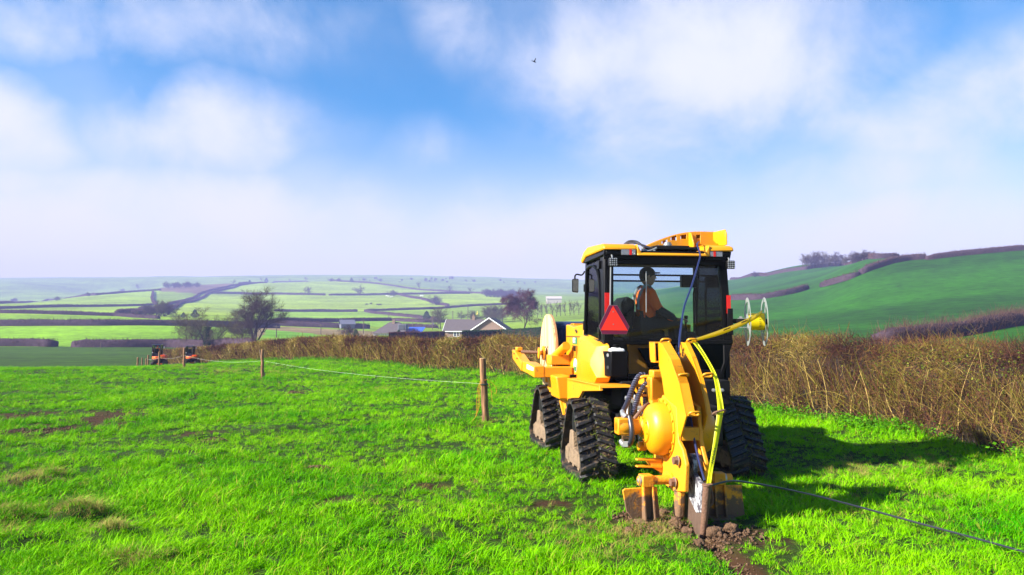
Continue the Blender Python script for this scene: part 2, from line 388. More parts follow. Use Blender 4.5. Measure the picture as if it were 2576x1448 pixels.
# field colours: real crops, drawn as areas of ground (outline in photo pixels, distance range)
FIELDS = [
 ([(-900, 940), (-900, 862), (0, 872), (184, 873), (560, 874), (640, 905), (560, 935)], 38, 160, (0.0255, 0.0612, 0.0009)),     # young wheat, dark
 ([(-900, 872), (-900, 815), (560, 820), (560, 874)], 140, 235, (0.1271, 0.2550, 0.0036)),
 ([(-900, 825), (-900, 770), (0, 786), (300, 796), (560, 808), (560, 822)], 200, 330, (0.1466, 0.2602, 0.0050)),
 ([(-900, 790), (-900, 740), (0, 764), (240, 742), (400, 732), (385, 769), (290, 793)], 280, 900, (0.1809, 0.2816, 0.0072)),
 ([(400, 733), (400, 715), (585, 712), (575, 722), (500, 740)], 700, 1150, (0.1275, 0.0935, 0.0510)),                      # ploughed
 ([(430, 768), (590, 718), (680, 712), (860, 707), (1290, 745), (1290, 770), (900, 784), (640, 800), (430, 795)], 350, 1280, (0.1955, 0.2869, 0.0072)),
 ([(640, 830), (640, 800), (700, 785), (900, 785), (1000, 800), (1000, 812), (800, 812)], 250, 560, (0.1613, 0.2869, 0.0050)),
 ([(640, 850), (640, 815), (700, 822), (950, 835), (950, 850), (800, 842)], 120, 330, (0.1700, 0.1275, 0.0570)),             # rough bank of dead grass
 ([(660, 850), (670, 830), (790, 840), (800, 852)], 120, 260, (0.1075, 0.2656, 0.0101)),
 ([(895, 822), (900, 810), (1040, 812), (1040, 822)], 250, 420, (0.1466, 0.2869, 0.0126)),
]
GU = np.concatenate([np.linspace(-1.7, -0.8, 60, endpoint=False), np.linspace(-0.8, 0.8, 420, endpoint=False), np.linspace(0.8, 1.7, 60)])
GY = np.exp(np.concatenate([np.linspace(math.log(1.2), math.log(60), 330, endpoint=False), np.linspace(math.log(60), math.log(1899), 300)]))
UUg, YYg = np.meshgrid(GU, GY); XXg = UUg * YYg; ZZg = ground_z(XXg, YYg)
nu, nv = len(GU), len(GY)
idx = np.arange(nu * nv).reshape(nv, nu)
Fq = np.stack([idx[:-1, :-1], idx[:-1, 1:], idx[1:, 1:], idx[1:, :-1]], -1).reshape(-1, 4)
pxg, pyg = project(XXg, YYg, ZZg)
colg = np.zeros((nv, nu, 4)); colg[..., 3] = 1
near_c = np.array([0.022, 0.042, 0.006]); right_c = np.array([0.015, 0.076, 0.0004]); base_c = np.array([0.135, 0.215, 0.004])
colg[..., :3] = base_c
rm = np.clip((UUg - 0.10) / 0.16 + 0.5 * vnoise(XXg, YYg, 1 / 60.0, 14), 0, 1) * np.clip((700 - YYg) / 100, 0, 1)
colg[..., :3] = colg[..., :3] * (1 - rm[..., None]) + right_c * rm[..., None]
for poly, d0, d1, c in FIELDS:
    k = inside(pxg, pyg, poly) & (YYg > d0) & (YYg < d1)
    colg[k, :3] = c
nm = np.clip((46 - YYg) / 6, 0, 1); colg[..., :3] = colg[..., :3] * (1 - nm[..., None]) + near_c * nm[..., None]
# broad growth differences inside the fields
gv = 1 + 0.55 * vnoise(XXg * 0.6, YYg, 1 / 30.0, 11) + 0.40 * vnoise(XXg * 0.5, YYg, 1 / 9.0, 12) + 0.35 * vnoise(XXg, YYg, 1 / 3.0, 13)
colg[..., :3] *= np.where(YYg > 40, gv, 1.0)[..., None]
md = mud_amt(XXg, YYg) * (YYg < 30)
soil = np.array([0.042, 0.022, 0.011]); colg[..., :3] = colg[..., :3] * (1 - md[..., None]) + soil * md[..., None]
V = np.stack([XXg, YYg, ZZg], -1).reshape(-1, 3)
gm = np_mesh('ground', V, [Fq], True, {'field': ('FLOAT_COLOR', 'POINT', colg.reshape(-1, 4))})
m_ground, N, L, b = nodes('pasture_ground')
at = N.new('ShaderNodeAttribute'); at.attribute_name = 'field'
geo = N.new('ShaderNodeNewGeometry')
n1 = N.new('ShaderNodeTexNoise'); n1.inputs['Scale'].default_value = 0.45; n1.inputs['Detail'].default_value = 9; n1.inputs['Roughness'].default_value = 0.7
L.new(geo.outputs['Position'], n1.inputs['Vector'])
n2 = N.new('ShaderNodeTexNoise'); n2.inputs['Scale'].default_value = 9.0; n2.inputs['Detail'].default_value = 6
L.new(geo.outputs['Position'], n2.inputs['Vector'])
mr = N.new('ShaderNodeMapRange'); L.new(n1.outputs['Fac'], mr.inputs['Value']); mr.inputs['From Min'].default_value = 0.3; mr.inputs['From Max'].default_value = 0.7
mr.inputs['To Min'].default_value = 0.55; mr.inputs['To Max'].default_value = 1.45
vm = N.new('ShaderNodeVectorMath'); vm.operation = 'SCALE'; L.new(at.outputs['Color'], vm.inputs[0]); L.new(mr.outputs[0], vm.inputs['Scale'])
L.new(vm.outputs[0], b.inputs['Base Color']); b.inputs['Roughness'].default_value = 0.95; b.inputs['Specular IOR Level'].default_value = 0.1
bp = N.new('ShaderNodeBump'); bp.inputs['Strength'].default_value = 0.6; bp.inputs['Distance'].default_value = 0.05
L.new(n2.outputs['Fac'], bp.inputs['Height']); L.new(bp.outputs[0], b.inputs['Normal'])
g_o = link('ground', gm, m_ground); tag(g_o, kind='structure')
# the field behind and beside the camera
Yb = np.linspace(-80, 1.2, 60); Xb = np.linspace(-90, 90, 90); XB, YB = np.meshgrid(Xb, Yb)
ib = np.arange(XB.size).reshape(XB.shape)
Fb = np.stack([ib[:-1, :-1], ib[:-1, 1:], ib[1:, 1:], ib[1:, :-1]], -1).reshape(-1, 4)
cb = np.tile(np.array([*near_c, 1.0]), (XB.size, 1))
gb = np_mesh('ground_behind', np.stack([XB, YB, np.full(XB.shape, -0.06)], -1).reshape(-1, 3), [Fb], True, {'field': ('FLOAT_COLOR', 'POINT', cb)})
tag(link('ground_behind', gb, m_ground), kind='structure')
# ------------------------------------------------------------------ grass (tufts of real blades, scattered on the near field)
def grass_material(name, lo, hi, dry, trans=0.35, dry_cut=0.93):
    m, N, L, b = nodes(name)
    a = N.new('ShaderNodeAttribute'); a.attribute_name = 'tint'
    ht = N.new('ShaderNodeAttribute'); ht.attribute_name = 'up'
    geo = N.new('ShaderNodeNewGeometry'); oi = N.new('ShaderNodeObjectInfo')
    n1 = N.new('ShaderNodeTexNoise'); n1.inputs['Scale'].default_value = 0.55; n1.inputs['Detail'].default_value = 4
    L.new(geo.outputs['Position'], n1.inputs['Vector'])
    # a mix of lush and yellowish grass: patches, tufts and single blades
    ad = N.new('ShaderNodeMath'); ad.operation = 'MULTIPLY_ADD'; L.new(n1.outputs['Fac'], ad.inputs[0]); ad.inputs[1].default_value = 2.2; ad.inputs[2].default_value = -0.80
    ad2 = N.new('ShaderNodeMath'); ad2.operation = 'MULTIPLY_ADD'; L.new(a.outputs['Fac'], ad2.inputs[0]); ad2.inputs[1].default_value = 0.55; L.new(ad.outputs[0], ad2.inputs[2])
    ad3 = N.new('ShaderNodeMath'); ad3.operation = 'MULTIPLY_ADD'; L.new(oi.outputs['Random'], ad3.inputs[0]); ad3.inputs[1].default_value = 0.25; L.new(ad2.outputs[0], ad3.inputs[2])
    mx = N.new('ShaderNodeMix'); mx.data_type = 'RGBA'; L.new(ad3.outputs[0], mx.inputs['Factor'])
    mx.inputs['A'].default_value = (*lo, 1); mx.inputs['B'].default_value = (*hi, 1)
    gt = N.new('ShaderNodeMath'); gt.operation = 'GREATER_THAN'; L.new(a.outputs['Fac'], gt.inputs[0]); gt.inputs[1].default_value = dry_cut
    mx2 = N.new('ShaderNodeMix'); mx2.data_type = 'RGBA'; L.new(gt.outputs[0], mx2.inputs['Factor']); L.new(mx.outputs['Result'], mx2.inputs['A']); mx2.inputs['B'].default_value = (*dry, 1)
    b.inputs['Roughness'].default_value = 0.5; b.inputs['Specular IOR Level'].default_value = 0.03
    L.new(mx2.outputs['Result'], b.inputs['Base Color'])
    tr = N.new('ShaderNodeBsdfTranslucent'); L.new(mx2.outputs['Result'], tr.inputs['Color'])
    ms = N.new('ShaderNodeMixShader'); ms.inputs[0].default_value = trans
    L.new(b.outputs[0], ms.inputs[1]); L.new(tr.outputs[0], ms.inputs[2]); L.new(ms.outputs[0], N['Material Output'].inputs['Surface'])
    return m
m_grass = grass_material('grass_blades', (0.018, 0.245, 0.0002), (0.205, 0.500, 0.0003), (0.36, 0.32, 0.05), 0.12)
m_straw = grass_material('dead_grass', (0.20, 0.14, 0.045), (0.44, 0.36, 0.10), (0.06, 0.25, 0.002), 0.15, 0.66)

def tuft(name, n, rad, h0, h1, lean, width, mat, flop=0.0, seg=3):
    V = []; F3 = []; F4 = []; T = []; U = []
    for k in range(n):
        a = rng.uniform(0, 2 * math.pi); rr = rad * math.sqrt(rng.uniform()); x0, y0 = rr * math.cos(a), rr * math.sin(a)
        ph = rng.uniform(0, 2 * math.pi); h = rng.uniform(h0, h1); ln = rng.uniform(0.1, 1) * lean * h; w = width * rng.uniform(0.6, 1.2)
        dx, dy = math.cos(ph), math.sin(ph); px, py = -dy, dx; t = rng.uniform()
        b0 = len(V)
        for i in range(seg):
            f = i / seg; q = f * f * ln; z = h * (f - flop * f * f * 0.9)
            ww = w * (1 - 0.75 * f)
            V += [(x0 + dx * q - px * ww, y0 + dy * q - py * ww, z - 0.01), (x0 + dx * q + px * ww, y0 + dy * q + py * ww, z - 0.01)]
            T += [t, t]; U += [f, f]
        V.append((x0 + dx * ln, y0 + dy * ln, h * (1 - flop * 0.9))); T.append(t); U.append(1)
        for i in range(seg - 1): F4.append((b0 + 2 * i, b0 + 2 * i + 1, b0 + 2 * i + 3, b0 + 2 * i + 2))
        F3.append((b0 + 2 * seg - 2, b0 + 2 * seg - 1, b0 + 2 * seg))
    me = np_mesh(name, V, [F4, F3], False, {'tint': ('FLOAT', 'POINT', T), 'up': ('FLOAT', 'POINT', U)})
    me.materials.append(mat); return me
def scatter(name, meshes, P, S, mat, rot_tilt=0.4, seed=1):
    """one object: the points carry the tufts through geometry nodes"""
    protos = bpy.data.collections.new(name + '_tufts')
    for i, me in enumerate(meshes):
        protos.objects.link(bpy.data.objects.new('%s_tuft' % name, me))
    me = bpy.data.meshes.new(name); me.vertices.add(len(P)); me.vertices.foreach_set('co', np.asarray(P, np.float32).ravel()); me.update()
    a = me.attributes.new('size', 'FLOAT', 'POINT'); a.data.foreach_set('value', np.asarray(S, np.float32))
    o = link(name, me, mat)
    ng = bpy.data.node_groups.new(name + '_scatter', 'GeometryNodeTree')
    ng.interface.new_socket('Geometry', in_out='INPUT', socket_type='NodeSocketGeometry'); ng.interface.new_socket('Geometry', in_out='OUTPUT', socket_type='NodeSocketGeometry')
    n_in = ng.nodes.new('NodeGroupInput'); n_out = ng.nodes.new('NodeGroupOutput')
    iop = ng.nodes.new('GeometryNodeInstanceOnPoints'); ci = ng.nodes.new('GeometryNodeCollectionInfo')
    ci.inputs['Collection'].default_value = protos; ci.inputs['Separate Children'].default_value = True; ci.inputs['Reset Children'].default_value = True
    iop.inputs['Pick Instance'].default_value = True
    rv = ng.nodes.new('FunctionNodeRandomValue'); rv.data_type = 'FLOAT_VECTOR'
    rv.inputs[0].default_value = (-rot_tilt, -rot_tilt, 0); rv.inputs[1].default_value = (rot_tilt, rot_tilt, 6.283); rv.inputs['Seed'].default_value = seed
    na = ng.nodes.new('GeometryNodeInputNamedAttribute'); na.data_type = 'FLOAT'; na.inputs['Name'].default_value = 'size'
    l = ng.links
    l.new(n_in.outputs[0], iop.inputs['Points']); l.new(ci.outputs[0], iop.inputs['Instance']); l.new(rv.outputs[0], iop.inputs['Rotation'])
    l.new(na.outputs[0], iop.inputs['Scale']); l.new(iop.outputs[0], n_out.inputs[0])
    md = o.modifiers.new('scatter', 'NODES'); md.node_group = ng
    return o
HEDGE_PATH = [(9.4, 1.0), (8.5, 5.0), (7.95, 8.2), (7.25, 11.2), (6.2, 15.0), (3.5, 21.8), (-0.7, 30.3), (-4.8, 36.6), (-9.0, 42.5), (-14.5, 49.5), (-20.5, 56.5), (-27.5, 64.5), (-36, 76)]
def path_side(P, x, y):
    """signed distance from a polyline, positive on its left when walking it"""
    best = np.full(np.shape(x), 1e9); sgn = np.zeros(np.shape(x))
    for (a, b) in zip(P[:-1], P[1:]):
        ax, ay = a; bx, by = b; dx, dy = bx - ax, by - ay; L2 = dx * dx + dy * dy
        t = np.clip(((x - ax) * dx + (y - ay) * dy) / L2, 0, 1); ex = x - ax - t * dx; ey = y - ay - t * dy; d = np.hypot(ex, ey)
        k = d < best; best = np.where(k, d, best); sgn = np.where(k, np.sign(dx * ey - dy * ex), sgn)
    return best * sgn
def grass_points(n, y0, y1, umax, power):
    t = rng.uniform(size=n); e = 2 - power
    Y = (y0 ** e + t * (y1 ** e - y0 ** e)) ** (1 / e)
    U = rng.uniform(-umax, umax, n); return U * Y, Y
X, Y = grass_points(56000, 3.6, 46, 0.86, 1.35)
hd = path_side(HEDGE_PATH, X, Y)
mud = mud_amt(X, Y)
clump = vnoise(X, Y, 0.55, 21) + vnoise(X, Y, 1.7, 22) * 0.8
keep = (hd > 0.5) & (rng.uniform(size=len(X)) > mud * 1.15) & (X > -31)
# tracks stand on the ground: no blades through the belts
c_, s_ = math.cos(MACH_YAW), math.sin(MACH_YAW)
lx = (X - MACH_O.x) * c_ + (Y - MACH_O.y) * s_; ly = -(X - MACH_O.x) * s_ + (Y - MACH_O.y) * c_
for ax in (0.0, 2.28): keep &= ~((np.abs(np.abs(lx) - 0.91) < 0.24) & (np.abs(ly - ax) < 0.56))
X, Y, clump = X[keep], Y[keep], clump[keep]
S = (0.85 + 0.70 * clump + rng.uniform(-0.25, 0.35, len(X))) * np.clip(0.72 + Y * 0.012, 0.75, 1.15)
S = np.clip(S, 0.28, 1.75)
P = np.stack([X, Y, ground_z(X, Y) - 0.004], -1)
gt = [tuft('blades', 40, 0.085, 0.05, 0.15, 1.2, 0.0038, m_grass, 0.40) for _ in range(4)] + [tuft('blades', 36, 0.11, 0.05, 0.13, 1.7, 0.0040, m_grass, 0.60) for _ in range(4)] + [tuft('blades', 30, 0.06, 0.09, 0.19, 1.1, 0.0032, m_grass, 0.35)]
grass_o = scatter('grass', gt, P, S, m_grass)
tag(grass_o, 'bright green pasture grass covering the near field around the yellow machine', 'grass', kind='stuff')
# dead and bleached grass: tussocks at the left, under the fence and along the hedge
DEAD = [(60, 1215, 80, 16, 90), (120, 1195, 40, 10, 50), (190, 1290, 55, 18, 130), (20, 1300, 40, 18, 90), (280, 1340, 45, 16, 70), (20, 1345, 50, 15, 60), (100, 1195, 60, 12, 40), (330, 1420, 90, 20, 60),
        (960, 985, 22, 8, 90), (690, 935, 45, 12, 160), (560, 935, 60, 7, 140), (470, 925, 60, 5, 120), (820, 960, 90, 10, 90), (1220, 1062, 18, 8, 70), (1290, 1000, 60, 10, 60),
        (1100, 1200, 160, 60, 50), (1500, 1350, 160, 60, 70), (2200, 1260, 220, 70, 90), (2330, 1165, 90, 20, 90), (2150, 1180, 60, 25, 60), (1640, 1330, 90, 50, 70), (660, 953, 20, 5, 60)]
dx_, dy_, ds_ = [], [], []
for (px, py, rx, ry, n) in DEAD:
    a = rng.normal(size=n) * 0.55; b_ = rng.normal(size=n) * 0.55
    for i in range(n):
        g = pix_ground(px + a[i] * rx, min(py + b_[i] * ry, 1600))
        if 3 < g[1] < 44: dx_.append(g[0]); dy_.append(g[1]); ds_.append(rng.uniform(0.4, 1.05) * (1.0 if n > 100 else 0.7))
dx_, dy_ = np.array(dx_), np.array(dy_); k = path_side(HEDGE_PATH, dx_, dy_) > 0.4
P = np.stack([dx_[k], dy_[k], ground_z(dx_[k], dy_[k]) - 0.004], -1)
st = [tuft('straw', 38, 0.10, 0.07, 0.22, 1.5, 0.0024, m_straw, 0.55) for _ in range(4)]
ds_ = np.array(ds_)
o = scatter('dead_grass', st, P, ds_[k], m_straw, 0.35, 5)
tag(o, 'bleached tussocks of dead grass scattered through the pasture', 'grass', kind='stuff')
# grass, nettles and ground ivy at the foot of the hedge
def along(P, step):
    out = []
    for (a, b) in zip(P[:-1], P[1:]):
        a, b = Vector((*a, 0)), Vector((*b, 0)); L_ = (b - a).length; n = max(1, int(L_ / step))
        for i in range(n): out.append((a.lerp(b, i / n), (b - a).normalized()))
    return out
AL = along([tuple(p[:2]) for p in spline([(a, b, 0) for a, b in HEDGE_PATH], 8)], 0.05)
m_leaf = grass_material('hedge_foot_leaves', (0.030, 0.150, 0.006), (0.110, 0.330, 0.010), (0.20, 0.12, 0.04), 0.3)
def leaf_tuft(n, rad, h, size):
    V = []; F = []; T = []
    for k in range(n):
        a = rng.uniform(0, 6.283); r_ = rad * math.sqrt(rng.uniform()); c = np.array([r_ * math.cos(a), r_ * math.sin(a), rng.uniform(0.02, h)])
        u = rng.normal(size=3); u[2] *= 0.4; u /= np.linalg.norm(u); w = np.cross(u, rng.normal(size=3) + np.array([0, 0, 2])); w /= np.linalg.norm(w)
        s = size * rng.uniform(0.6, 1.3); b0 = len(V); V += [c - u * s, c - w * s * 0.7, c + u * s, c + w * s * 0.7]; F.append((b0, b0 + 1, b0 + 2, b0 + 3)); T += [rng.uniform() * 0.98] * 4
    me = np_mesh('leaves', V, [F], False, {'tint': ('FLOAT', 'POINT', T), 'up': ('FLOAT', 'POINT', T)}); me.materials.append(m_leaf); return me
PX, PY, SS = [], [], []
for (p, d) in AL:
    if p.y < 3.5 or p.y > 60: continue
    dens = 2.2 if 7 < p.y < 18 else 1.0
    for _ in range(rng.poisson(dens * 0.75)):
        off = 0.42 + abs(rng.normal()) * 0.33; nrm = Vector((-d.y, d.x, 0)); q = p + nrm * off
        if vnoise(q.x, q.y, 0.5, 31) > -0.18: PX.append(q.x); PY.append(q.y); SS.append(rng.uniform(0.7, 1.4))
PX, PY = np.array(PX), np.array(PY)
o = scatter('hedge_foot_plants', [leaf_tuft(40, 0.16, 0.20, 0.022) for _ in range(4)] + [tuft('blades', 34, 0.12, 0.10, 0.26, 0.9, 0.004, m_grass, 0.3) for _ in range(2)],
            np.stack([PX, PY, ground_z(PX, PY)], -1), np.array(SS), m_leaf, 0.2, 9)
tag(o, 'low green nettles, ivy and long grass along the foot of the brown hedge', 'ground cover', kind='stuff')
# ------------------------------------------------------------------ hedges
def twigs(base, dirn, length, rad, tint, bend=0.35, seg=2, sides=3, drop=0.0, taper=0.35):
    """many thin bent twigs as one mesh: arrays of base points, unit directions, lengths, radii"""
    n = len(base); base = np.asarray(base, float); d = np.asarray(dirn, float); d /= np.linalg.norm(d, axis=1)[:, None] + 1e-9
    length = np.broadcast_to(np.asarray(length, float), (n,)); rad = np.broadcast_to(np.asarray(rad, float), (n,))
    side = np.cross(d, rng.normal(size=(n, 3))); side /= np.linalg.norm(side, axis=1)[:, None] + 1e-9
    u = np.cross(d, side); rings = []
    for i in range(seg + 1):
        f = i / seg
        c = base + d * (length * f)[:, None] + side * (length * bend * f * f * 0.6)[:, None]; c[:, 2] -= drop * length * f * f
        r_ = rad * (1 - (1 - taper) * f)
        for k in range(sides):
            a = 2 * math.pi * k / sides
            rings.append(c + (side * math.cos(a) + u * math.sin(a)) * r_[:, None])
    V = np.stack(rings, 1)            # n, (seg+1)*sides, 3
    m = V.shape[1]; off = (np.arange(n) * m)[:, None]
    F = []
    for i in range(seg):
        for k in range(sides):
            k2 = (k + 1) % sides
            F.append(off + np.array([[i * sides + k, i * sides + k2, (i + 1) * sides + k2, (i + 1) * sides + k]]))
    F = np.concatenate(F, 0)
    T = np.repeat(np.asarray(tint, float), m)
    return V.reshape(-1, 3), F, T
def merge(parts):
    V = []; F = []; T = []; b = 0
    for v, f, t in parts: V.append(v); F.append(f + b); T.append(t); b += len(v)
    return np.concatenate(V), np.concatenate(F), np.concatenate(T)
m_hedge = twig_mat('hedge_twigs', [(0.036, 0.015, 0.014), (0.125, 0.044, 0.032), (0.20, 0.098, 0.036), (0.135, 0.130, 0.008), (0.27, 0.20, 0.035), (0.50, 0.36, 0.12)])
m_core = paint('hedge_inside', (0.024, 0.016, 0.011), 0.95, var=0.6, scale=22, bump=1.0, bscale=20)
m_far_hedge = paint('far_hedge_twigs', (0.050, 0.034, 0.045), 0.95, var=0.45, scale=1.4, bump=1.0, bscale=6, spec=0.05)
m_far_twig = twig_mat('far_hedge_tips', [(0.045, 0.026, 0.030), (0.085, 0.045, 0.045), (0.13, 0.08, 0.06)], spec=0.05)
HP = [tuple(p[:2]) for p in spline([(a, b, 0) for a, b in HEDGE_PATH], 8)]
def resample(P, n):
    P = np.asarray(P, float); s = np.concatenate([[0], np.cumsum(np.linalg.norm(np.diff(P, axis=0), axis=1))]); t = np.linspace(0, s[-1], n)
    Q = np.stack([np.interp(t, s, P[:, i]) for i in range(P.shape[1])], -1); D = np.gradient(Q, axis=0); D /= np.linalg.norm(D, axis=1)[:, None]
    return Q, D, s[-1]
def hedge_h(s): return np.interp(s, [0, 14, 30, 60], [1.58, 1.54, 1.40, 1.40]) + 0.16 * vnoise(s, s * 0, 0.5, 41) + 0.16 * vnoise(s, s * 0, 1.7, 42)
hedge = empty('hedge', (HP[40][0], HP[40][1], gz(*HP[40])))
tag(hedge, 'long trimmed brown winter hedge of bare twigs running behind the yellow machine', 'hedge', None)
Q, D, LEN = resample(HP, 900); NR = np.stack([-D[:, 1], D[:, 0]], -1); SQ = np.linspace(0, LEN, 900)
def hedge_part(name, V, F, T, mat):
    me = np_mesh(name, V - np.array(hedge.location), [F], False, {'tint': ('FLOAT', 'POINT', T)}); o = link(name, me, mat, hedge); o['kind'] = 'stuff'; return o
def at_s(s):
    i = np.clip(s / LEN * 899, 0, 898.999); k = i.astype(int); f = (i - k)[:, None]
    return Q[k] * (1 - f) + Q[k + 1] * f, NR[k], D[k]
# more twigs where the hedge is close
def samp(n, pw=1.0):
    w = 1.0 / np.maximum(Q[:, 1], 6.0) ** pw; w[Q[:, 1] < 4] *= 0.2; c = np.cumsum(w); c /= c[-1]
    return np.interp(rng.uniform(size=n), c, SQ)
# dark inside, lumpy
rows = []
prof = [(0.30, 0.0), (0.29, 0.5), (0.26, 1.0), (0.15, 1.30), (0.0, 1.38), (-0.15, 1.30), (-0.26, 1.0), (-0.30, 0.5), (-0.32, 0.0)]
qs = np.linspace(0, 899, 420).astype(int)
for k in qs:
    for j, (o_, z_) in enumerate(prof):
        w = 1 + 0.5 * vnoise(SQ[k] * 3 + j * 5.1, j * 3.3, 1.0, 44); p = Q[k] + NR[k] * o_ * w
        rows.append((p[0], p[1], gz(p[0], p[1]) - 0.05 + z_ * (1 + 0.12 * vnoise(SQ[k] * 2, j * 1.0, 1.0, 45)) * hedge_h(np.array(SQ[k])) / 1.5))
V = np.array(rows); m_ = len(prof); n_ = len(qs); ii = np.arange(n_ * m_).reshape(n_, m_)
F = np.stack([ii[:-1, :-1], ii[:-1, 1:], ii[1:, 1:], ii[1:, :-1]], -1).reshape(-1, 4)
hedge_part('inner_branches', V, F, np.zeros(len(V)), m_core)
parts = []
# upright stems on the near face
n = 12000; s = samp(n, 0.9); p, nr, dd = at_s(s); off = rng.uniform(0.15, 0.62, n) * np.where(rng.uniform(size=n) < 0.88, 1, -1)
bx = p + nr * off[:, None]; zb = rng.uniform(-0.02, 0.9, n) ** 1.0; H = hedge_h(s)
base = np.stack([bx[:, 0], bx[:, 1], ground_z(bx[:, 0], bx[:, 1]) + zb], -1)
dr = np.stack([rng.normal(size=n) * 0.5 + nr[:, 0] * 0.12, rng.normal(size=n) * 0.5 + nr[:, 1] * 0.12, np.ones(n)], -1)
ln = np.clip(H - zb, 0.15, None) * rng.uniform(0.25, 0.85, n)
dist = np.clip(p[:, 1] / 14, 0.7, 3.5)
parts.append(twigs(base, dr, ln, 0.0052 * dist * rng.uniform(0.5, 1.3, n), np.clip(rng.beta(1.3, 1.7, n) + vnoise(s, zb, 1.3, 46) * 0.5, 0, 1), 0.6, 3))
# a mat of short side twigs over face and top
n = 105000; s = samp(n, 0.95); p, nr, dd = at_s(s); H = hedge_h(s)
zf = rng.uniform(0.05, 1.0, n) ** 0.8; top = rng.uniform(size=n) < 0.42
zz = np.where(top, H * rng.uniform(0.80, 1.0, n), H * zf * 0.95); off = np.where(top, rng.uniform(-0.45, 0.5, n), rng.uniform(0.16, 0.54, n) + 0.22 * vnoise(s, zz, 1.4, 47) + 0.2 * vnoise(s, zz, 3.4, 49))
bx = p + nr * off[:, None]; base = np.stack([bx[:, 0], bx[:, 1], ground_z(bx[:, 0], bx[:, 1]) + zz], -1)
dr = rng.normal(size=(n, 3)) * 0.9; dr[:, 2] += np.where(top, 1.15, 0.45); dr[:, :2] += nr * np.where(top, 0.0, 0.6)[:, None]
dist = np.clip(p[:, 1] / 14, 0.7, 3.5)
tint = np.clip(rng.beta(1.6, 2.4, n) + vnoise(s, zz * 1.5, 0.8, 48) * 1.0 + np.where(top, -0.08, 0.04), 0, 1)
parts.append(twigs(base, dr, rng.uniform(0.07, 0.26, n) * np.where(top, np.where(rng.uniform(size=n) < 0.12, 1.6, 0.75), 1.0), 0.0040 * dist * rng.uniform(0.45, 1.3, n), tint, 0.6, 2))
V, F, T = merge(parts); hedge_part('twigs', V, F, T, m_hedge)
# thick old stems showing through, pale and dark
n = 420; s = samp(n, 1.0); p, nr, dd = at_s(s); bx = p + nr * rng.uniform(0.25, 0.5, n)[:, None]; zb = rng.uniform(0, 0.35, n)
base = np.stack([bx[:, 0], bx[:, 1], ground_z(bx[:, 0], bx[:, 1]) - 0.05 + zb], -1)
dr = np.concatenate([nr * rng.normal(0.08, 0.15, (n, 1)) + dd * rng.normal(0, 0.3, (n, 1)), np.ones((n, 1))], 1)
V, F, T = twigs(base, dr, rng.uniform(0.6, 1.25, n), rng.uniform(0.006, 0.016, n) * np.clip(p[:, 1] / 14, 0.8, 2), rng.choice([0.0, 0.1, 0.75, 0.9, 1.0], n), 0.5, 4, 5)
hedge_part('old_stems', V, F, T, m_hedge)
# dull green leaves of bramble and ivy in patches
n = 30000; s = samp(n, 1.05); p, nr, dd = at_s(s); zz = rng.uniform(0.05, 1, n) * hedge_h(s) * 0.95
k = (vnoise(s, zz, 0.55, 61) + vnoise(s, zz, 1.9, 62) * 0.7 + np.where(p[:, 1] < 14, 0.10, -0.05)) > 0.16; s, p, nr, dd, zz = s[k], p[k], nr[k], dd[k], zz[k]; n = len(s)
bx = p + nr * rng.uniform(0.25, 0.56, n)[:, None]; c = np.stack([bx[:, 0], bx[:, 1], ground_z(bx[:, 0], bx[:, 1]) + zz], -1)
u = rng.normal(size=(n, 3)); u /= np.linalg.norm(u, axis=1)[:, None]; w_ = np.cross(u, rng.normal(size=(n, 3))); w_ /= np.linalg.norm(w_, axis=1)[:, None]
sz = (rng.uniform(0.010, 0.024, n) * np.clip(p[:, 1] / 14, 0.9, 2))[:, None]
V = np.stack([c - u * sz, c - w_ * sz * 0.7, c + u * sz, c + w_ * sz * 0.7], 1).reshape(-1, 3); F = np.arange(4 * n).reshape(n, 4)
hedge_part('leaves', V, F, np.repeat(rng.uniform(size=n), 4), twig_mat('hedge_leaves', [(0.030, 0.050, 0.006), (0.085, 0.125, 0.008), (0.19, 0.20, 0.015)], 0.6))
# long arching brambles and dead stalks in front
n = 900; s = samp(n, 1.1); p, nr, dd = at_s(s); bx = p + nr * rng.uniform(0.4, 0.75, n)[:, None]
base = np.stack([bx[:, 0], bx[:, 1], ground_z(bx[:, 0], bx[:, 1]) + rng.uniform(0, 0.5, n)], -1)
sg = np.where(rng.uniform(size=n) < 0.5, 1, -1)[:, None]
dr = np.concatenate([nr * rng.uniform(0.1, 0.7, (n, 1)) + dd * sg * rng.uniform(0.1, 1.0, (n, 1)), rng.uniform(0.5, 1.3, (n, 1))], 1)
dist = np.clip(p[:, 1] / 14, 0.8, 3)
V, F, T = twigs(base, dr, rng.uniform(0.4, 1.15, n), 0.0040 * dist * rng.uniform(0.6, 1.1, n), rng.uniform(0.55, 1, n), 0.7, 5, 3, 0.35)
hedge_part('bramble_stems', V, F, T, m_hedge)
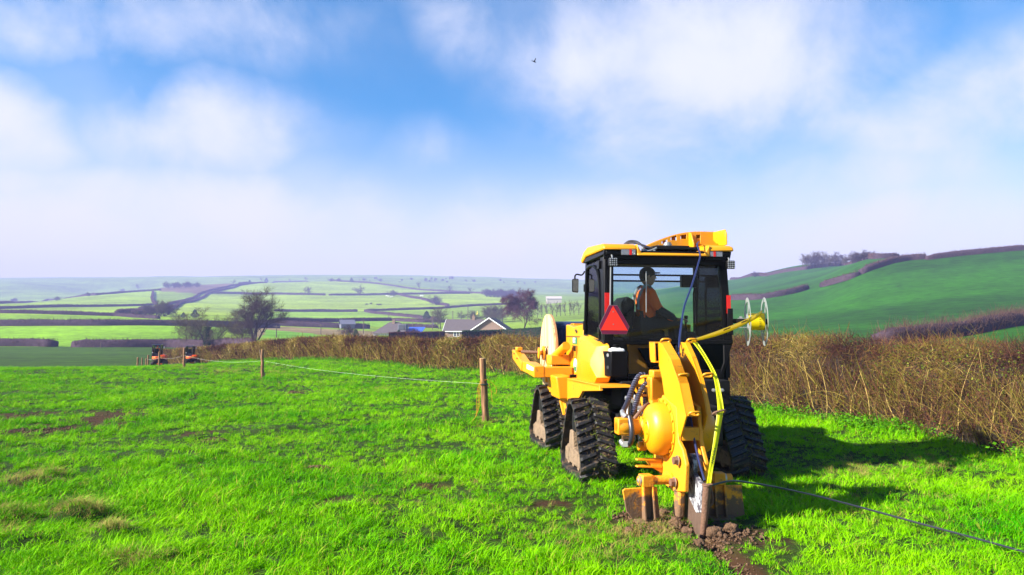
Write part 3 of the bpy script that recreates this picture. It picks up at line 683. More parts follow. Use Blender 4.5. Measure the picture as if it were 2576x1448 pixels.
# the pale forked stem near the right edge of the picture
bmb = MB(); sp = on = pix_ground(2335, 1120); bx0, by0 = sp[0] * 1.10, sp[1] * 1.10
def stem(pts, r0, r1): bmb.tube(pts, list(np.linspace(r0, r1, len(pts))), 6)
bp0 = Vector((bx0, by0, gz(bx0, by0)))
stem([bp0 + Vector(q) for q in [(0, 0, 0.0), (-0.03, 0, 0.35), (0.0, 0.02, 0.75), (0.04, 0.0, 1.15)]], 0.013, 0.009)
for q in [(-0.30, 0.05, 0.30), (-0.16, 0, 0.38), (0.12, 0.0, 0.36), (0.30, 0.03, 0.22), (0.02, 0.03, 0.42)]:
    a = bp0 + Vector((0.04, 0, 1.12)); stem([a, a + Vector(q) * 0.55 + Vector((0, 0, -0.02)), a + Vector(q)], 0.006, 0.002)
stem([bp0 + Vector((0.0, 0.02, 0.55)), bp0 + Vector((0.12, 0.0, 0.8)), bp0 + Vector((0.17, 0.0, 1.1))], 0.007, 0.004)
mpale = paint('pale_bark', (0.36, 0.27, 0.085), 0.8, var=0.25, scale=30)
o = bmb.obj('pale_stem', mpale, hedge); o.matrix_parent_inverse = Matrix.Translation(-Vector(hedge.location))

# far hedges: base line in photo pixels laid on the ground
def far_hedge(pix, height, label, width=1.3, y0=60, dens=3.0, tall_tips=0.0, name='field_hedge', gap=(), group='hedges between the far fields', y1=1890, tint=0.0, pts=None):
    if y0 >= 230: height *= 0.74; width *= 0.6
    W = [on_ground(px, py, y0, y1) for (px, py) in pix] if pts is None else [Vector((x, y, gz(x, y))) for x, y in pts]
    P2 = [(w.x, w.y) for w in W]
    n = max(8, int(sum((W[i + 1] - W[i]).length for i in range(len(W) - 1)) / (height * 1.2))); n = min(n, 260)
    Qh, Dh, Lh = resample(P2, n); NRh = np.stack([-Dh[:, 1], Dh[:, 0]], -1)
    prof = [(0.42, -0.12), (0.44, 0.35), (0.36, 0.66), (0.16, 0.80), (-0.16, 0.80), (-0.36, 0.66), (-0.44, 0.35), (-0.42, -0.12)]
    sd = rng.uniform(0, 100); rows = []; hh = height * (1 + 0.16 * vnoise(np.arange(n), np.zeros(n), 0.45, sd) + 0.22 * vnoise(np.arange(n), np.zeros(n), 0.13, sd + 1))
    hh[0] *= 0.75; hh[-1] *= 0.75
    for k in range(n):
        g = gz(Qh[k, 0], Qh[k, 1])
        for j, (o_, z_) in enumerate(prof):
            w = width * (1 + 0.35 * vnoise(k * 0.9 + j * 7.0, j * 2.2, 1.0, sd)); q = Qh[k] + NRh[k] * o_ * w + Dh[k] * rng.uniform(-.2, .2)
            rows.append((q[0], q[1], g + z_ * hh[k] * (1 + rng.uniform(-.05, .05))))
    V = np.array(rows); m_ = len(prof); ii = np.arange(n * m_).reshape(n, m_)
    F = np.stack([ii[:-1, :-1], ii[:-1, 1:], ii[1:, 1:], ii[1:, :-1]], -1).reshape(-1, 4)
    c0 = Vector((W[0].x, W[0].y, W[0].z))
    root = empty(name, c0); tag(root, label, 'hedge', group)
    caps = [np.array([list(range(m_))[::-1]]), np.array([[(n - 1) * m_ + i for i in range(m_)]])]
    me = np_mesh('branches', V - np.array(c0), [F] + caps, False); link('branches', me, m_far_hedge, root)
    D0 = float(np.mean(Qh[:, 1])); nt = int(min(9000, n * dens * 26))
    s = rng.uniform(0, n - 1.001, nt); k = s.astype(int); f = (s - k)[:, None]; q = Qh[k] * (1 - f) + Qh[k + 1] * f
    a = rng.uniform(-0.52, 0.52, nt); fz = np.where(rng.uniform(size=nt) < 0.5, rng.uniform(0.62, 0.82, nt), rng.uniform(0.02, 0.75, nt))
    a = np.where(fz < 0.62, np.sign(a) * 0.43, a * 0.8)
    b_ = q + NRh[k] * (a * width)[:, None]; base = np.stack([b_[:, 0], b_[:, 1], ground_z(q[:, 0], q[:, 1]) + fz * hh[k]], -1)
    dr = rng.normal(size=(nt, 3)) * 0.55; dr[:, 2] += 0.9; D_ = float(np.mean(Qh[:, 1]))
    ln = height * rng.uniform(0.12, 0.34, nt) * (1 + tall_tips * rng.uniform(0, 2, nt)); r_ = max(0.008, D_ * 0.00022)
    V, F, T = twigs(base, dr, ln, r_ * rng.uniform(0.6, 1.2, nt), np.clip(rng.uniform(size=nt) + tint, 0, 1), 0.3, 1, 3)
    me = np_mesh('twig_tips', V - np.array(c0), [F], False, {'tint': ('FLOAT', 'POINT', T)}); link('twig_tips', me, m_far_twig, root)['kind'] = 'stuff'
    return root
FH = far_hedge
FH([(-260, 872), (0, 872), (80, 872), (140, 873)], 1.9, 'dark hedge ending in a low slope at the left edge beyond the brow', 1.8, 100)
FH([(184, 874), (300, 874), (430, 874), (560, 874), (640, 874)], 1.9, 'dark square-ended hedge behind the two orange excavators', 1.8, 100)
FH([(-300, 821), (0, 821), (250, 820), (480, 821), (560, 823), (700, 826)], 2.3, 'thick dark hedge above the pale strip field at the left', 2.4, 180)
FH([(-300, 782), (0, 789), (150, 792), (290, 796), (400, 803)], 2.2, 'thin hedge slanting down to the right over the thick dark hedge', 2.4, 250)
FH([(-300, 783), (0, 778), (200, 773), (385, 769)], 2.6, 'straight thin hedge across the left hillside below the skyline hedge', 3, 320)
FH([(-300, 768), (0, 765), (120, 756), (242, 744), (330, 736), (406, 731)], 3.4, 'hedge along the left skyline of the far hill', 4, 420)
FH([(294, 794), (360, 781), (427, 768), (500, 742), (586, 719), (640, 714)], 3.2, 'upper hedge of the diagonal lane climbing the far hill', 3.5, 300)
FH([(330, 796), (400, 785), (450, 768), (520, 742), (600, 720), (671, 713)], 3.0, 'lower hedge of the diagonal lane climbing the far hill', 3.5, 300)
FH([(385, 735), (382, 752), (392, 768)], 3, 'short steep hedge dropping from the left skyline to the lane', 3.5, 420)
FH([(600, 716), (690, 711), (769, 709), (852, 709), (940, 714), (1018, 725), (1128, 735), (1225, 740), (1290, 749)], 3.4, 'long curved hedge along the middle skyline of the far hill', 4, 500)
FH([(520, 739), (604, 740), (720, 742), (818, 744)], 3.6, 'straight hedge left of the gap halfway up the far hill', 4, 500)
FH([(827, 744), (940, 743), (1059, 741), (1183, 740)], 3.6, 'straight hedge right of the gap halfway up the far hill', 4, 500)
FH([(1004, 743), (1060, 754), (1128, 771)], 3.4, 'hedge slanting down right between two pale hill fields', 4, 400)
FH([(690, 784), (800, 785), (899, 785)], 3.0, 'lower straight hedge left of the field gateway', 3.5, 300)
FH([(917, 784), (1010, 781), (1100, 778), (1190, 771), (1285, 766)], 2.6, 'long lower hedge rising right from the field gateway', 3.2, 300)
FH([(918, 785), (980, 793), (1056, 802), (1100, 806)], 2.6, 'hedge curving down right from the field gateway', 3, 300)
FH([(690, 809), (800, 811), (900, 809), (985, 808)], 2.4, 'dark hedge above the grey barn', 3, 240)
FH([(640, 816), (700, 820), (800, 824), (930, 828)], 2.4, 'dark hedge below the grey barn', 2.8, 200)
FH([(990, 823), (1040, 824), (1100, 826)], 2.2, 'dark hedge behind the blue roofed shed', 3, 230)
FH([(985, 808), (1060, 812), (1130, 812)], 2.4, 'purple hedge above the bungalow roof', 3, 260)
# right hill
FH([(1838, 755), (1900, 755), (1960, 746), (2005, 737), (2030, 729)], 2.2, 'purple hedge on the right hill, lowest piece of the slanting row', 2.2, 170)
FH([(2068, 722), (2100, 715), (2140, 703), (2160, 694)], 2.2, 'purple hedge on the right hill, middle piece of the slanting row', 2.2, 150)
FH([(2165, 692), (2200, 677), (2240, 664), (2290, 655), (2330, 652)], 2.2, 'purple hedge on the right hill, top piece of the slanting row', 2.2, 150)
FH([(1838, 703), (1930, 695), (2030, 679), (2120, 668), (2200, 660), (2260, 655)], 3.0, 'hedge along the right skyline below the clump of trees', 3, 280)
FH([(2330, 654), (2400, 646), (2480, 638), (2576, 630), (2700, 618)], 2.0, 'hedge along the highest right skyline', 2.0, 180)
FH(None, 1.8, 'tall reddish hedge on the right rising from behind the near hedge', 2.2, 50, 6.0, 0.8, tint=0.25, group=None, pts=[(31.0, 62.0), (37.0, 67.0), (44.0, 72.0), (54.0, 80.0), (66.0, 90.0)])
# ------------------------------------------------------------------ trees (bare, late winter)
m_bark = paint('tree_bark', (0.055, 0.042, 0.040), 0.9, var=0.35, scale=5, bump=0.5, bscale=25, spec=0.1)
m_twig = twig_mat('tree_twigs', [(0.030, 0.021, 0.028), (0.060, 0.040, 0.042), (0.10, 0.070, 0.055)], spec=0.05)
m_birch = twig_mat('birch_twigs', [(0.045, 0.020, 0.035), (0.090, 0.035, 0.050), (0.12, 0.06, 0.06)], spec=0.05)
m_olive = twig_mat('budding_twigs', [(0.06, 0.05, 0.035), (0.10, 0.085, 0.05), (0.15, 0.12, 0.06)], spec=0.05)
m_ivy = twig_mat('ivy_leaves', [(0.010, 0.030, 0.006), (0.025, 0.060, 0.010), (0.05, 0.10, 0.02)], spec=0.2)
def frusta(A, B, ra, rb, sides):
    A, B = np.asarray(A, float), np.asarray(B, float); n = len(A); d = B - A; d /= np.linalg.norm(d, axis=1)[:, None] + 1e-9
    s = np.cross(d, np.where(np.abs(d[:, 2:3]) < 0.9, [[0, 0, 1.0]], [[1.0, 0, 0]])); s /= np.linalg.norm(s, axis=1)[:, None] + 1e-9; u = np.cross(d, s)
    V = []
    for (C, r) in ((A, ra), (B, rb)):
        for k in range(sides):
            a = 2 * math.pi * k / sides; V.append(C + (s * math.cos(a) + u * math.sin(a)) * np.asarray(r)[:, None])
    V = np.stack(V, 1); off = (np.arange(n) * 2 * sides)[:, None]
    F = np.concatenate([off + np.array([[k, (k + 1) % sides, sides + (k + 1) % sides, sides + k]]) for k in range(sides)])
    return V.reshape(-1, 3), F
def grow_tree(seed, H, spread, stems=1, levels=4, kids=5, twig_n=1, up=0.25, trunk_r=None, fork=0.3, rmin=0.01, droop=0.0):
    """unit-free bare tree; returns (trunk segments, branch segments, twig bases/dirs)"""
    g = random.Random(seed); T = []; Bq = []; tips = []
    tr = trunk_r or H * 0.022
    def limb(p, d, L_, r_, lev):
        n = 5 if lev < 2 else 3; pts = [p]; dirs = [d]
        for i in range(n):
            w = 0.16 + 0.10 * lev
            d = (d + Vector((g.gauss(0, w), g.gauss(0, w), g.gauss(0, w) + up * 0.25 - droop * (lev > 1) * 0.4))).normalized()
            p = p + d * (L_ / n); pts.append(p); dirs.append(d)
        for i in range(n):
            a = r_ * (1 - 0.62 * i / n); b = r_ * (1 - 0.62 * (i + 1) / n)
            (T if lev == 0 else Bq).append((pts[i], pts[i + 1], max(a, rmin), max(b, rmin * 0.8), lev))
        if lev >= levels - 1:
            for i in range(1, n + 1):
                for _ in range(twig_n): tips.append((pts[i], dirs[i]))
            return
        k = kids + (1 if lev == 0 else 0)
        for j in range(k):
            f = fork + (1 - fork) * (j + g.random()) / k; i = min(int(f * n), n - 1); q = pts[i].lerp(pts[i + 1], f * n - i); dd = dirs[i + 1]
            a = g.uniform(0, 2 * math.pi); o_ = dd.orthogonal().normalized(); o2 = dd.cross(o_); side = o_ * math.cos(a) + o2 * math.sin(a)
            ang = g.uniform(0.45, 0.95) * spread; nd = (dd * math.cos(ang) + side * math.sin(ang)).normalized(); nd = (nd + Vector((0, 0, up))).normalized()
            limb(q, nd, L_ * g.uniform(0.45, 0.72) * (1.15 - 0.45 * f), r_ * (1 - 0.62 * f) * 0.62, lev + 1)
        limb(pts[-1], dirs[-1], L_ * 0.5, r_ * 0.38, lev + 1)
    for s in range(stems):
        a = 2 * math.pi * s / max(stems, 1) + g.uniform(-.3, .3); lean = 0.0 if stems == 1 else g.uniform(0.12, 0.42)
        limb(Vector((math.cos(a) * tr * (stems > 1), math.sin(a) * tr * (stems > 1), -0.05 * H)), Vector((math.cos(a) * lean, math.sin(a) * lean, 1)).normalized(),
             H * g.uniform(0.50, 0.62), tr * (1 if stems == 1 else 0.6), 0)
    top = max(max(b[1].z for b in Bq), 1e-3); k = H / top
    return T, Bq, tips, k
def tree_meshes(name, seed, H, twig_mat_, tw_len=0.07, tw_r=0.0007, tw_per=3, **kw):
    T, Bq, tips, k = grow_tree(seed, H, **kw)
    A = np.array([t[0] for t in T]) * k; B = np.array([t[1] for t in T]) * k
    V, F = frusta(A, B, np.array([t[2] for t in T]), np.array([t[3] for t in T]), 7)
    trunk = np_mesh(name + '_trunk', V, [F], True); trunk.materials.append(m_bark)
    A = np.array([t[0] for t in Bq]) * k; B = np.array([t[1] for t in Bq]) * k
    V1, F1 = frusta(A, B, np.array([t[2] for t in Bq]), np.array([t[3] for t in Bq]), 3); T1 = np.full(len(V1), 0.4)
    r0 = np.random.default_rng(seed); bp = np.repeat(np.array([t[0] for t in tips]) * k, tw_per, 0); bd = np.repeat(np.array([t[1] for t in tips]), tw_per, 0)
    bd = bd + r0.normal(size=bd.shape) * 0.6; bd[:, 2] += 0.25 - kw.get('droop', 0) * 1.6
    n = len(bp); V2, F2, T2 = twigs(bp, bd, H * tw_len * r0.uniform(0.5, 1.4, n), H * tw_r * r0.uniform(0.7, 1.3, n), r0.uniform(size=n), 0.4, 2, 3, kw.get('droop', 0))
    V, F, Tt = merge([(V1, F1, T1), (V2, F2, T2)])
    crown = np_mesh(name + '_crown', V, [F], False, {'tint': ('FLOAT', 'POINT', Tt)}); crown.materials.append(twig_mat_)
    return trunk, crown
def evergreen_meshes(name, seed, H, W, n=1500):
    r0 = np.random.default_rng(seed); z = r0.uniform(0.04, 1, n); w = W * 0.5 * np.sin(np.clip(z * 0.93 + 0.12, 0, 1) * math.pi) ** 0.7 * (1 + 0.25 * np.sin(z * 9 + seed))
    a = r0.uniform(0, 6.283, n); q = np.sqrt(r0.uniform(0.25, 1, n)); base = np.stack([np.cos(a) * w * q, np.sin(a) * w * q, z * H], -1)
    dr = np.stack([np.cos(a), np.sin(a), r0.uniform(-0.2, 0.8, n)], -1) + r0.normal(size=(n, 3)) * 0.5
    V, F, T = twigs(base, dr, H * r0.uniform(0.06, 0.13, n), H * 0.014, r0.uniform(size=n), 0.3, 1, 3)
    crown = np_mesh(name, V, [F], False, {'tint': ('FLOAT', 'POINT', T)}); crown.materials.append(m_ivy)
    V, F = frusta(np.array([[0, 0, -0.3]]), np.array([[0, 0, H * 0.8]]), [H * 0.03], [H * 0.01], 6); tr = np_mesh(name + '_trunk', V, [F], True); tr.materials.append(m_bark)
    return tr, crown
def place_tree(meshes, base, H, H0, label, group=None, name='bare_tree', rz=None, sxy=1.0):
    root = empty(name, base, random.uniform(0, 6.28) if rz is None else rz); s = H / H0; root.scale = (s * sxy, s * sxy, s)
    tag(root, label, 'tree', group)
    for nm, me in zip(('trunk', 'crown'), meshes):
        o = link(nm, me, None, root)
        if nm == 'crown': o['kind'] = 'stuff'
    return root
PX2M = lambda Y: Y / PF
def tree_at(meshes, px, py, top, label, H0=10.0, y0=60, group=None, name='bare_tree', sxy=1.0, y1=1890):
    w = on_ground(px, py, y0, y1); return place_tree(meshes, w, (py - top) * PX2M(w.y), H0, label, group, name, sxy=sxy)
# four trees beside the hedge end
big = tree_meshes('big', 11, 10.0, m_twig, 0.075, 0.0008, 4, spread=0.95, stems=5, levels=4, kids=5, up=0.22, rmin=0.012, trunk_r=0.26, fork=0.25)
mid = tree_meshes('mid', 23, 10.0, m_twig, 0.08, 0.0009, 4, spread=1.15, stems=3, levels=4, kids=5, up=0.12, rmin=0.014, trunk_r=0.24, fork=0.15)
ivyt = tree_meshes('ivied', 31, 10.0, m_olive, 0.08, 0.0009, 4, spread=1.15, stems=2, levels=4, kids=5, up=0.16, rmin=0.014, trunk_r=0.3, fork=0.25)
shr = tree_meshes('shrubby', 37, 10.0, m_olive, 0.09, 0.0010, 4, spread=1.25, stems=4, levels=4, kids=5, up=0.08, rmin=0.014, trunk_r=0.22, fork=0.1)
tree_at(big, 640, 858, 724, 'tallest bare many-stemmed tree behind the far end of the brown hedge', y0=120, sxy=1.15)
tree_at(mid, 606, 864, 790, 'spreading bare thorn tree just left of the tallest bare tree', y0=100, sxy=1.2)
tI = tree_at(ivyt, 521, 878, 773, 'bare tree with a dark ivy-covered trunk behind the right excavator', y0=90, sxy=1.15)
tree_at(shr, 488, 874, 788, 'low bare shrubby tree left of the ivy-covered tree', y0=90, sxy=1.1)
n = 1600; z = rng.uniform(0.3, 5.2, n); a = rng.uniform(0, 6.283, n); rr = (0.45 + 0.25 * np.sin(z * 1.3)) * np.sqrt(rng.uniform(0.2, 1, n))
base = np.stack([np.cos(a) * rr, np.sin(a) * rr, z], -1); dr = np.stack([np.cos(a), np.sin(a), rng.uniform(-.6, .6, n)], -1)
V, F, T = twigs(base, dr, rng.uniform(.12, .3, n), 0.06, rng.uniform(size=n), 0.3, 1, 3)
me = np_mesh('ivy', V, [F], False, {'tint': ('FLOAT', 'POINT', T)}); o = link('ivy', me, m_ivy, tI); o['kind'] = 'stuff'
# birch beside the bungalow
birch = tree_meshes('birch', 53, 10.0, m_birch, 0.085, 0.0013, 15, spread=0.8, stems=1, levels=4, kids=6, up=0.16, rmin=0.012, trunk_r=0.17, fork=0.2, droop=0.25)
tree_at(birch, 1315, 838, 727, 'dense purple-twigged birch right of the bungalow', y0=150, sxy=1.0)
# simpler kinds for the far land
rnd = [tree_meshes('round%d' % i, 60 + i, 10.0, m_twig, 0.10, 0.0026, 3, spread=1.05, stems=1, levels=3, kids=6, up=0.14, rmin=0.03, trunk_r=0.32, fork=0.35) for i in range(3)]
slim = [tree_meshes('slim%d' % i, 70 + i, 10.0, m_olive, 0.09, 0.0020, 3, spread=0.55, stems=1, levels=3, kids=7, up=0.35, rmin=0.025, trunk_r=0.2, fork=0.2) for i in range(2)]
bushy = [tree_meshes('bushy%d' % i, 80 + i, 10.0, m_twig, 0.12, 0.0034, 4, spread=1.15, stems=4, levels=3, kids=6, up=0.10, rmin=0.03, trunk_r=0.3, fork=0.1) for i in range(2)]
olive = [tree_meshes('olive%d' % i, 90 + i, 10.0, m_olive, 0.10, 0.0026, 4, spread=1.0, stems=3, levels=3, kids=6, up=0.16, rmin=0.03, trunk_r=0.3, fork=0.2) for i in range(2)]
ever = evergreen_meshes('evergreen', 5, 10.0, 8.0)
FT = [ # kind, x, base y, top y, label, group, min distance
 (rnd[0], 349, 731, 714, 'lone round bare tree on the left skyline hedge', None, 500), (bushy[0], 307, 735, 726, 'low bush left of the lone tree on the left skyline', None, 500),
 (bushy[1], 224, 746, 736, 'small bush halfway along the left skyline hedge', None, 420), (bushy[0], 142, 757, 746, 'flat bush far left on the left skyline hedge', None, 420), (bushy[1], 32, 763, 750, 'bush nearest the left edge on the skyline', None, 420),
 (rnd[1], 586, 718, 703, 'bare tree where the diagonal lane meets the skyline', None, 700), (ever, 628, 713, 705, 'small dark round tree on the skyline right of the lane', None, 800), (rnd[2], 660, 711, 699, 'bare half of the skyline tree pair', None, 800), (ever, 670, 711, 700, 'dark half of the skyline tree pair', None, 800),
 (rnd[0], 729, 710, 701, 'flat-topped bare tree on the middle skyline', None, 800), (rnd[1], 769, 709, 696, 'upright bare tree on the middle skyline', None, 800), (bushy[0], 832, 709, 700, 'bush on the middle skyline, left of three', None, 800), (bushy[1], 850, 709, 700, 'bush on the middle skyline, middle of three', None, 800), (ever, 884, 711, 700, 'darker bush on the middle skyline, right of three', None, 800),
 (olive[0], 773, 743, 722, 'bare tree on the halfway hedge left of the gap', None, 600), (olive[1], 904, 743, 717, 'taller bare tree on the halfway hedge right of the gap', None, 600), (bushy[0], 991, 746, 730, 'broad bush where the slanting hedge starts', None, 500),
 (bushy[1], 1098, 768, 744, 'big round bare tree at the foot of the slanting hedge', None, 420), (rnd[2], 1056, 729, 709, 'bare tree high on the right of the far hill', None, 600), (rnd[0], 1131, 740, 716, 'tall bare tree on the long skyline hedge at right', None, 600), (rnd[1], 1187, 741, 722, 'bare tree second from the right on the long skyline hedge', None, 600), (rnd[2], 1213, 742, 727, 'rightmost small bare tree on the long skyline hedge', None, 600),
 (ever, 461, 800, 787, 'small dark evergreen left of a larger one behind the thick hedge', None, 230), (ever, 490, 800, 780, 'larger dark evergreen behind the thick hedge', None, 230),
 (olive[0], 1106, 828, 775, 'pale bare tree standing left of the bungalow roof', None, 200), (olive[1], 1163, 806, 782, 'bare tree behind the bungalow chimney', None, 260), (ever, 1073, 806, 784, 'dark evergreen beside the pale bare tree near the bungalow', None, 260), (ever, 895, 848, 830, 'small dark conifer left of the white cottage', None, 170), (bushy[0], 880, 846, 818, 'bush in front of the grey barn', None, 180), (ever, 878, 850, 838, 'dark low shrub under the barn bush', None, 170),
 (bushy[0], 1040, 850, 826, 'garden bush between the white cottage and the blue shed', None, 170), (ever, 1003, 850, 832, 'dark ivy bush at the right end of the white cottage', None, 170)]
for i in range(6): FT.append((bushy[i % 2], 424 + i * 14, 726 - i * 0.6, 709 + (i % 3), 'bare tree in the clump on the left hilltop', 'clump on the left hilltop', 700))
for i, (x, b_, t) in enumerate([(368, 794, 776), (380, 795, 770), (393, 796, 764), (404, 797, 757), (414, 796, 762), (330, 796, 783), (345, 796, 784), (424, 793, 770)]): FT.append((bushy[i % 2] if i % 3 else olive[0], x, b_, t, 'bushy tree in the hollow at the foot of the lane', 'trees at the foot of the lane', 300))
for i, x in enumerate([1224, 1234, 1243, 1252, 1262, 1272, 1282, 1292, 1302]): FT.append((bushy[i % 2], x, 747 + i * 0.6, 727 + (i % 3) * 2, 'tree of the hazy wood at the right end of the far hill', 'hazy wood on the far hill', 620))
for i, x in enumerate([1352, 1364, 1377, 1389, 1400, 1411, 1422, 1433, 1444, 1455]): FT.append((slim[i % 2], x, 800 - i * 0.8, 764 - (i * 7 % 5) - i * 0.6, 'slender bare tree in the row below the pale farm shed', 'row of slender trees', 250))
for i, (x, t) in enumerate([(1225, 770), (1238, 764), (1250, 768), (1262, 772), (1186, 782), (1205, 786)]): FT.append((olive[i % 2], x, 812, t, 'bare tree in the group above the bungalow roof', 'trees above the bungalow', 260))
for i, (x, b_, t) in enumerate([(2026, 678, 640), (2045, 676, 636), (2063, 674, 634), (2082, 672, 635), (2100, 670, 636), (2116, 668, 643), (2128, 667, 648)]): FT.append((olive[i % 2] if i % 3 != 1 else bushy[0], x, b_, t, 'tree of the larger clump on the right skyline', 'larger clump on the right skyline', 330))
for i, (x, b_, t) in enumerate([(2146, 664, 640), (2160, 662, 636), (2174, 661, 636), (2190, 659, 642), (2203, 658, 644)]): FT.append((bushy[i % 2], x, b_, t, 'tree of the smaller clump on the right skyline', 'smaller clump on the right skyline', 300))
FT.append((bushy[0], 1900, 698, 684, 'pale bush on the right skyline just beside the cab', None, 330))
for i in range(30):
    x = random.choice((930, 1010, 1080, 1110, 1180, 1240, 1330)) + random.gauss(0, 24); yb = 703 + random.uniform(0, 9) + max(0, x - 1150) * 0.03
    FT.append((random.choice(bushy + olive), x, yb, yb - random.uniform(3.5, 9), 'hazy hedgerow tree on the farthest ridges', 'hazy trees on the farthest ridges', 1250))
for (ms, x, b_, t, lab, grp, y0) in FT:
    tree_at(ms, x, b_, t, lab, y0=y0, group=grp, name='evergreen_tree' if ms is ever else 'bare_tree', sxy=1.5 if ms in bushy else 1.2 if ms in rnd or ms in olive else 1.0)
# ------------------------------------------------------------------ buildings and poles in the valley
m_tile = paint('roof_tiles', (0.075, 0.062, 0.068), 0.85, var=0.3, scale=2.5, bump=0.6, bscale=9)
m_brick = paint('bungalow_brick', (0.20, 0.135, 0.10), 0.9, var=0.25, scale=4, bump=0.3, bscale=30)
m_render = paint('white_render', (0.60, 0.62, 0.64), 0.85, var=0.06, scale=2)
m_trim = paint('white_trim', (0.80, 0.82, 0.84), 0.5, var=0.05, scale=3)
m_wglass = paint('window_glass', (0.05, 0.06, 0.08), 0.08, var=0.2, scale=2, spec=0.8)
m_blue = paint('blue_sheet_roof', (0.03, 0.09, 0.45), 0.6, var=0.2, scale=3)
m_slate = paint('slate', (0.12, 0.125, 0.17), 0.7, var=0.2, scale=3, bump=0.3, bscale=14)
m_wood = paint('pole_wood', (0.10, 0.075, 0.06), 0.9, var=0.3, scale=6)
m_pale = paint('pale_sheet', (0.40, 0.36, 0.32), 0.8, var=0.1, scale=1)
def gable_roof(b, x0, x1, y0, y1, ze, zr, over=0.35, axis='x', t=0.16):
    """two sloping slabs with thickness"""
    if axis == 'x':
        ym = (y0 + y1) / 2; s = (zr - ze) / (ym - y0)
        for (ya, sg) in ((y0, -1), (y1, 1)):
            e = ya + sg * over; zl = ze - s * over
            b.prism([(e, zl), (ym, zr), (ym, zr + t), (e, zl + t)], 'x', x0 - over, x1 + over)
    else:
        xm = (x0 + x1) / 2; s = (zr - ze) / (xm - x0)
        for (xa, sg) in ((x0, -1), (x1, 1)):
            e = xa + sg * over; zl = ze - s * over
            b.prism([(e, zl), (xm, zr), (xm, zr + t), (e, zl + t)], 'y', y0 - over, y1 + over)
def window(root, x, z, w, h, y, mat=m_trim, bars=1, name='window'):
    f = MB(); t = 0.09
    f.box(x, x + w, y - 0.06, y + 0.04, z, z + t); f.box(x, x + w, y - 0.06, y + 0.04, z + h - t, z + h)
    for k in range(bars + 2):
        xx = x + (w - t) * k / (bars + 1); f.box(xx, xx + t, y - 0.055, y + 0.035, z + t, z + h - t)
    o = f.obj(name, mat, root); MB().box(x + t, x + w - t, y - 0.02, y + 0.01, z + t, z + h - t).obj('pane', m_wglass, o); return o
# bungalow
w = on_ground(1200, 850, 150); K = 180.0
bung = empty('bungalow', (PX2M(w.y) * (1118 - 1288), w.y, w.z - 0.6), R(-10)); tag(bung, 'brick bungalow with grey tiled roofs and white bargeboards beyond the hedge', 'house')
mb = MB(); mb.box(0, 8.2, 0.4, 6.2, -1.5, 2.5); mb.prism([(0.4, 2.5), (6.2, 2.5), (3.3, 4.9)], 'x', 0, 0.25); mb.obj('wall', m_brick, bung)
mb = MB(); mb.box(7.0, 15.8, -1.2, 7.5, -1.5, 2.3); mb.prism([(7.0, 2.3), (15.8, 2.3), (11.4, 5.1)], 'y', -1.2, -0.95); mb.obj('wing_wall', m_brick, bung)
mb = MB(); gable_roof(mb, 0, 8.8, 0.4, 6.2, 2.5, 4.95, 0.4, 'x'); rf = mb.obj('roof', m_tile, bung)
mb = MB(); gable_roof(mb, 7.0, 15.8, -1.2, 7.5, 2.3, 5.2, 0.45, 'y'); rw = mb.obj('wing_roof', m_tile, bung)
MB().box(6.2, 6.9, 3.0, 3.6, 4.2, 5.9).obj('chimney', m_brick, rf); MB().cyl((6.55, 3.3, 5.9), (6.55, 3.3, 6.3), 0.14, n=10).obj('chimney_pot', m_brick, rf)
for (x0, x1) in ((6.55, 11.4), (16.25, 11.4)):
    mb = MB(); s = (5.2 - 2.3) / 4.4
    mb.prism([(x0, 2.3 - s * 0.45 - 0.05), (x1, 5.2 - 0.05), (x1, 5.42), (x0, 2.3 - s * 0.45 + 0.24)], 'y', -1.72, -1.655); mb.obj('bargeboard', m_trim, rw)
for sg in (-1, 1):
    mb = MB(); e = 3.3 + sg * 3.3; mb.prism([(e, 2.5 - 0.83 * 0.4 - 0.02), (3.3, 4.93), (3.3, 5.15), (e, 2.5 - 0.83 * 0.4 + 0.2)], 'x', -0.47, -0.405); mb.obj('bargeboard', m_trim, rf)
MB().box(0.2, 6.5, -0.06, 0.0, 2.0, 2.18).obj('gutter', m_trim, rf)
window(bung, 2.2, 0.8, 1.5, 1.2, 0.38); window(bung, 4.7, 0.3, 1.8, 1.8, 0.38, bars=2); window(bung, 8.3, 0.9, 2.2, 1.1, -1.22, bars=2); window(bung, 12.0, 1.0, 1.6, 1.0, -1.22)
mb = MB(); mb.box(-0.06, 0.04, 2.0, 4.2, 0.4, 2.0); o = mb.obj('end_window', m_trim, bung); MB().box(-0.09, -0.07, 2.15, 4.05, 0.55, 1.85).obj('pane', m_wglass, o)
MB().box(10.6, 14.6, -3.0, -1.25, 2.0, 2.12).obj('porch_roof', m_trim, bung)
# white cottage with a hipped roof
w = on_ground(980, 850, 190); kx = PX2M(w.y)
cot = empty('cottage', ((940 - 1288) * kx, w.y, w.z - 1.4), R(-6)); tag(cot, 'white rendered cottage with a dark hipped roof and a dormer', 'house')
MB().box(0, 8.6, 0, 6.5, -2.5, 2.0).obj('wall', m_render, cot)
mb = MB(); mb.add([(-0.4, -0.4, 1.95), (9.0, -0.4, 1.95), (9.0, 6.9, 1.95), (-0.4, 6.9, 1.95), (3.3, 3.2, 4.9), (6.0, 3.2, 4.9)], [(0, 1, 5, 4), (1, 2, 5), (2, 3, 4, 5), (3, 0, 4), (3, 2, 1, 0)]); rf = mb.obj('roof', m_tile, cot)
MB().box(6.2, 8.3, 0.6, 3.0, 2.4, 4.3).obj('dormer', m_slate, rf); MB().box(6.5, 8.0, 0.52, 0.58, 2.9, 4.1).obj('dormer_window', m_wglass, rf)
MB().box(4.2, 4.9, 2.6, 3.2, 4.4, 5.5).obj('chimney', m_brick, rf)
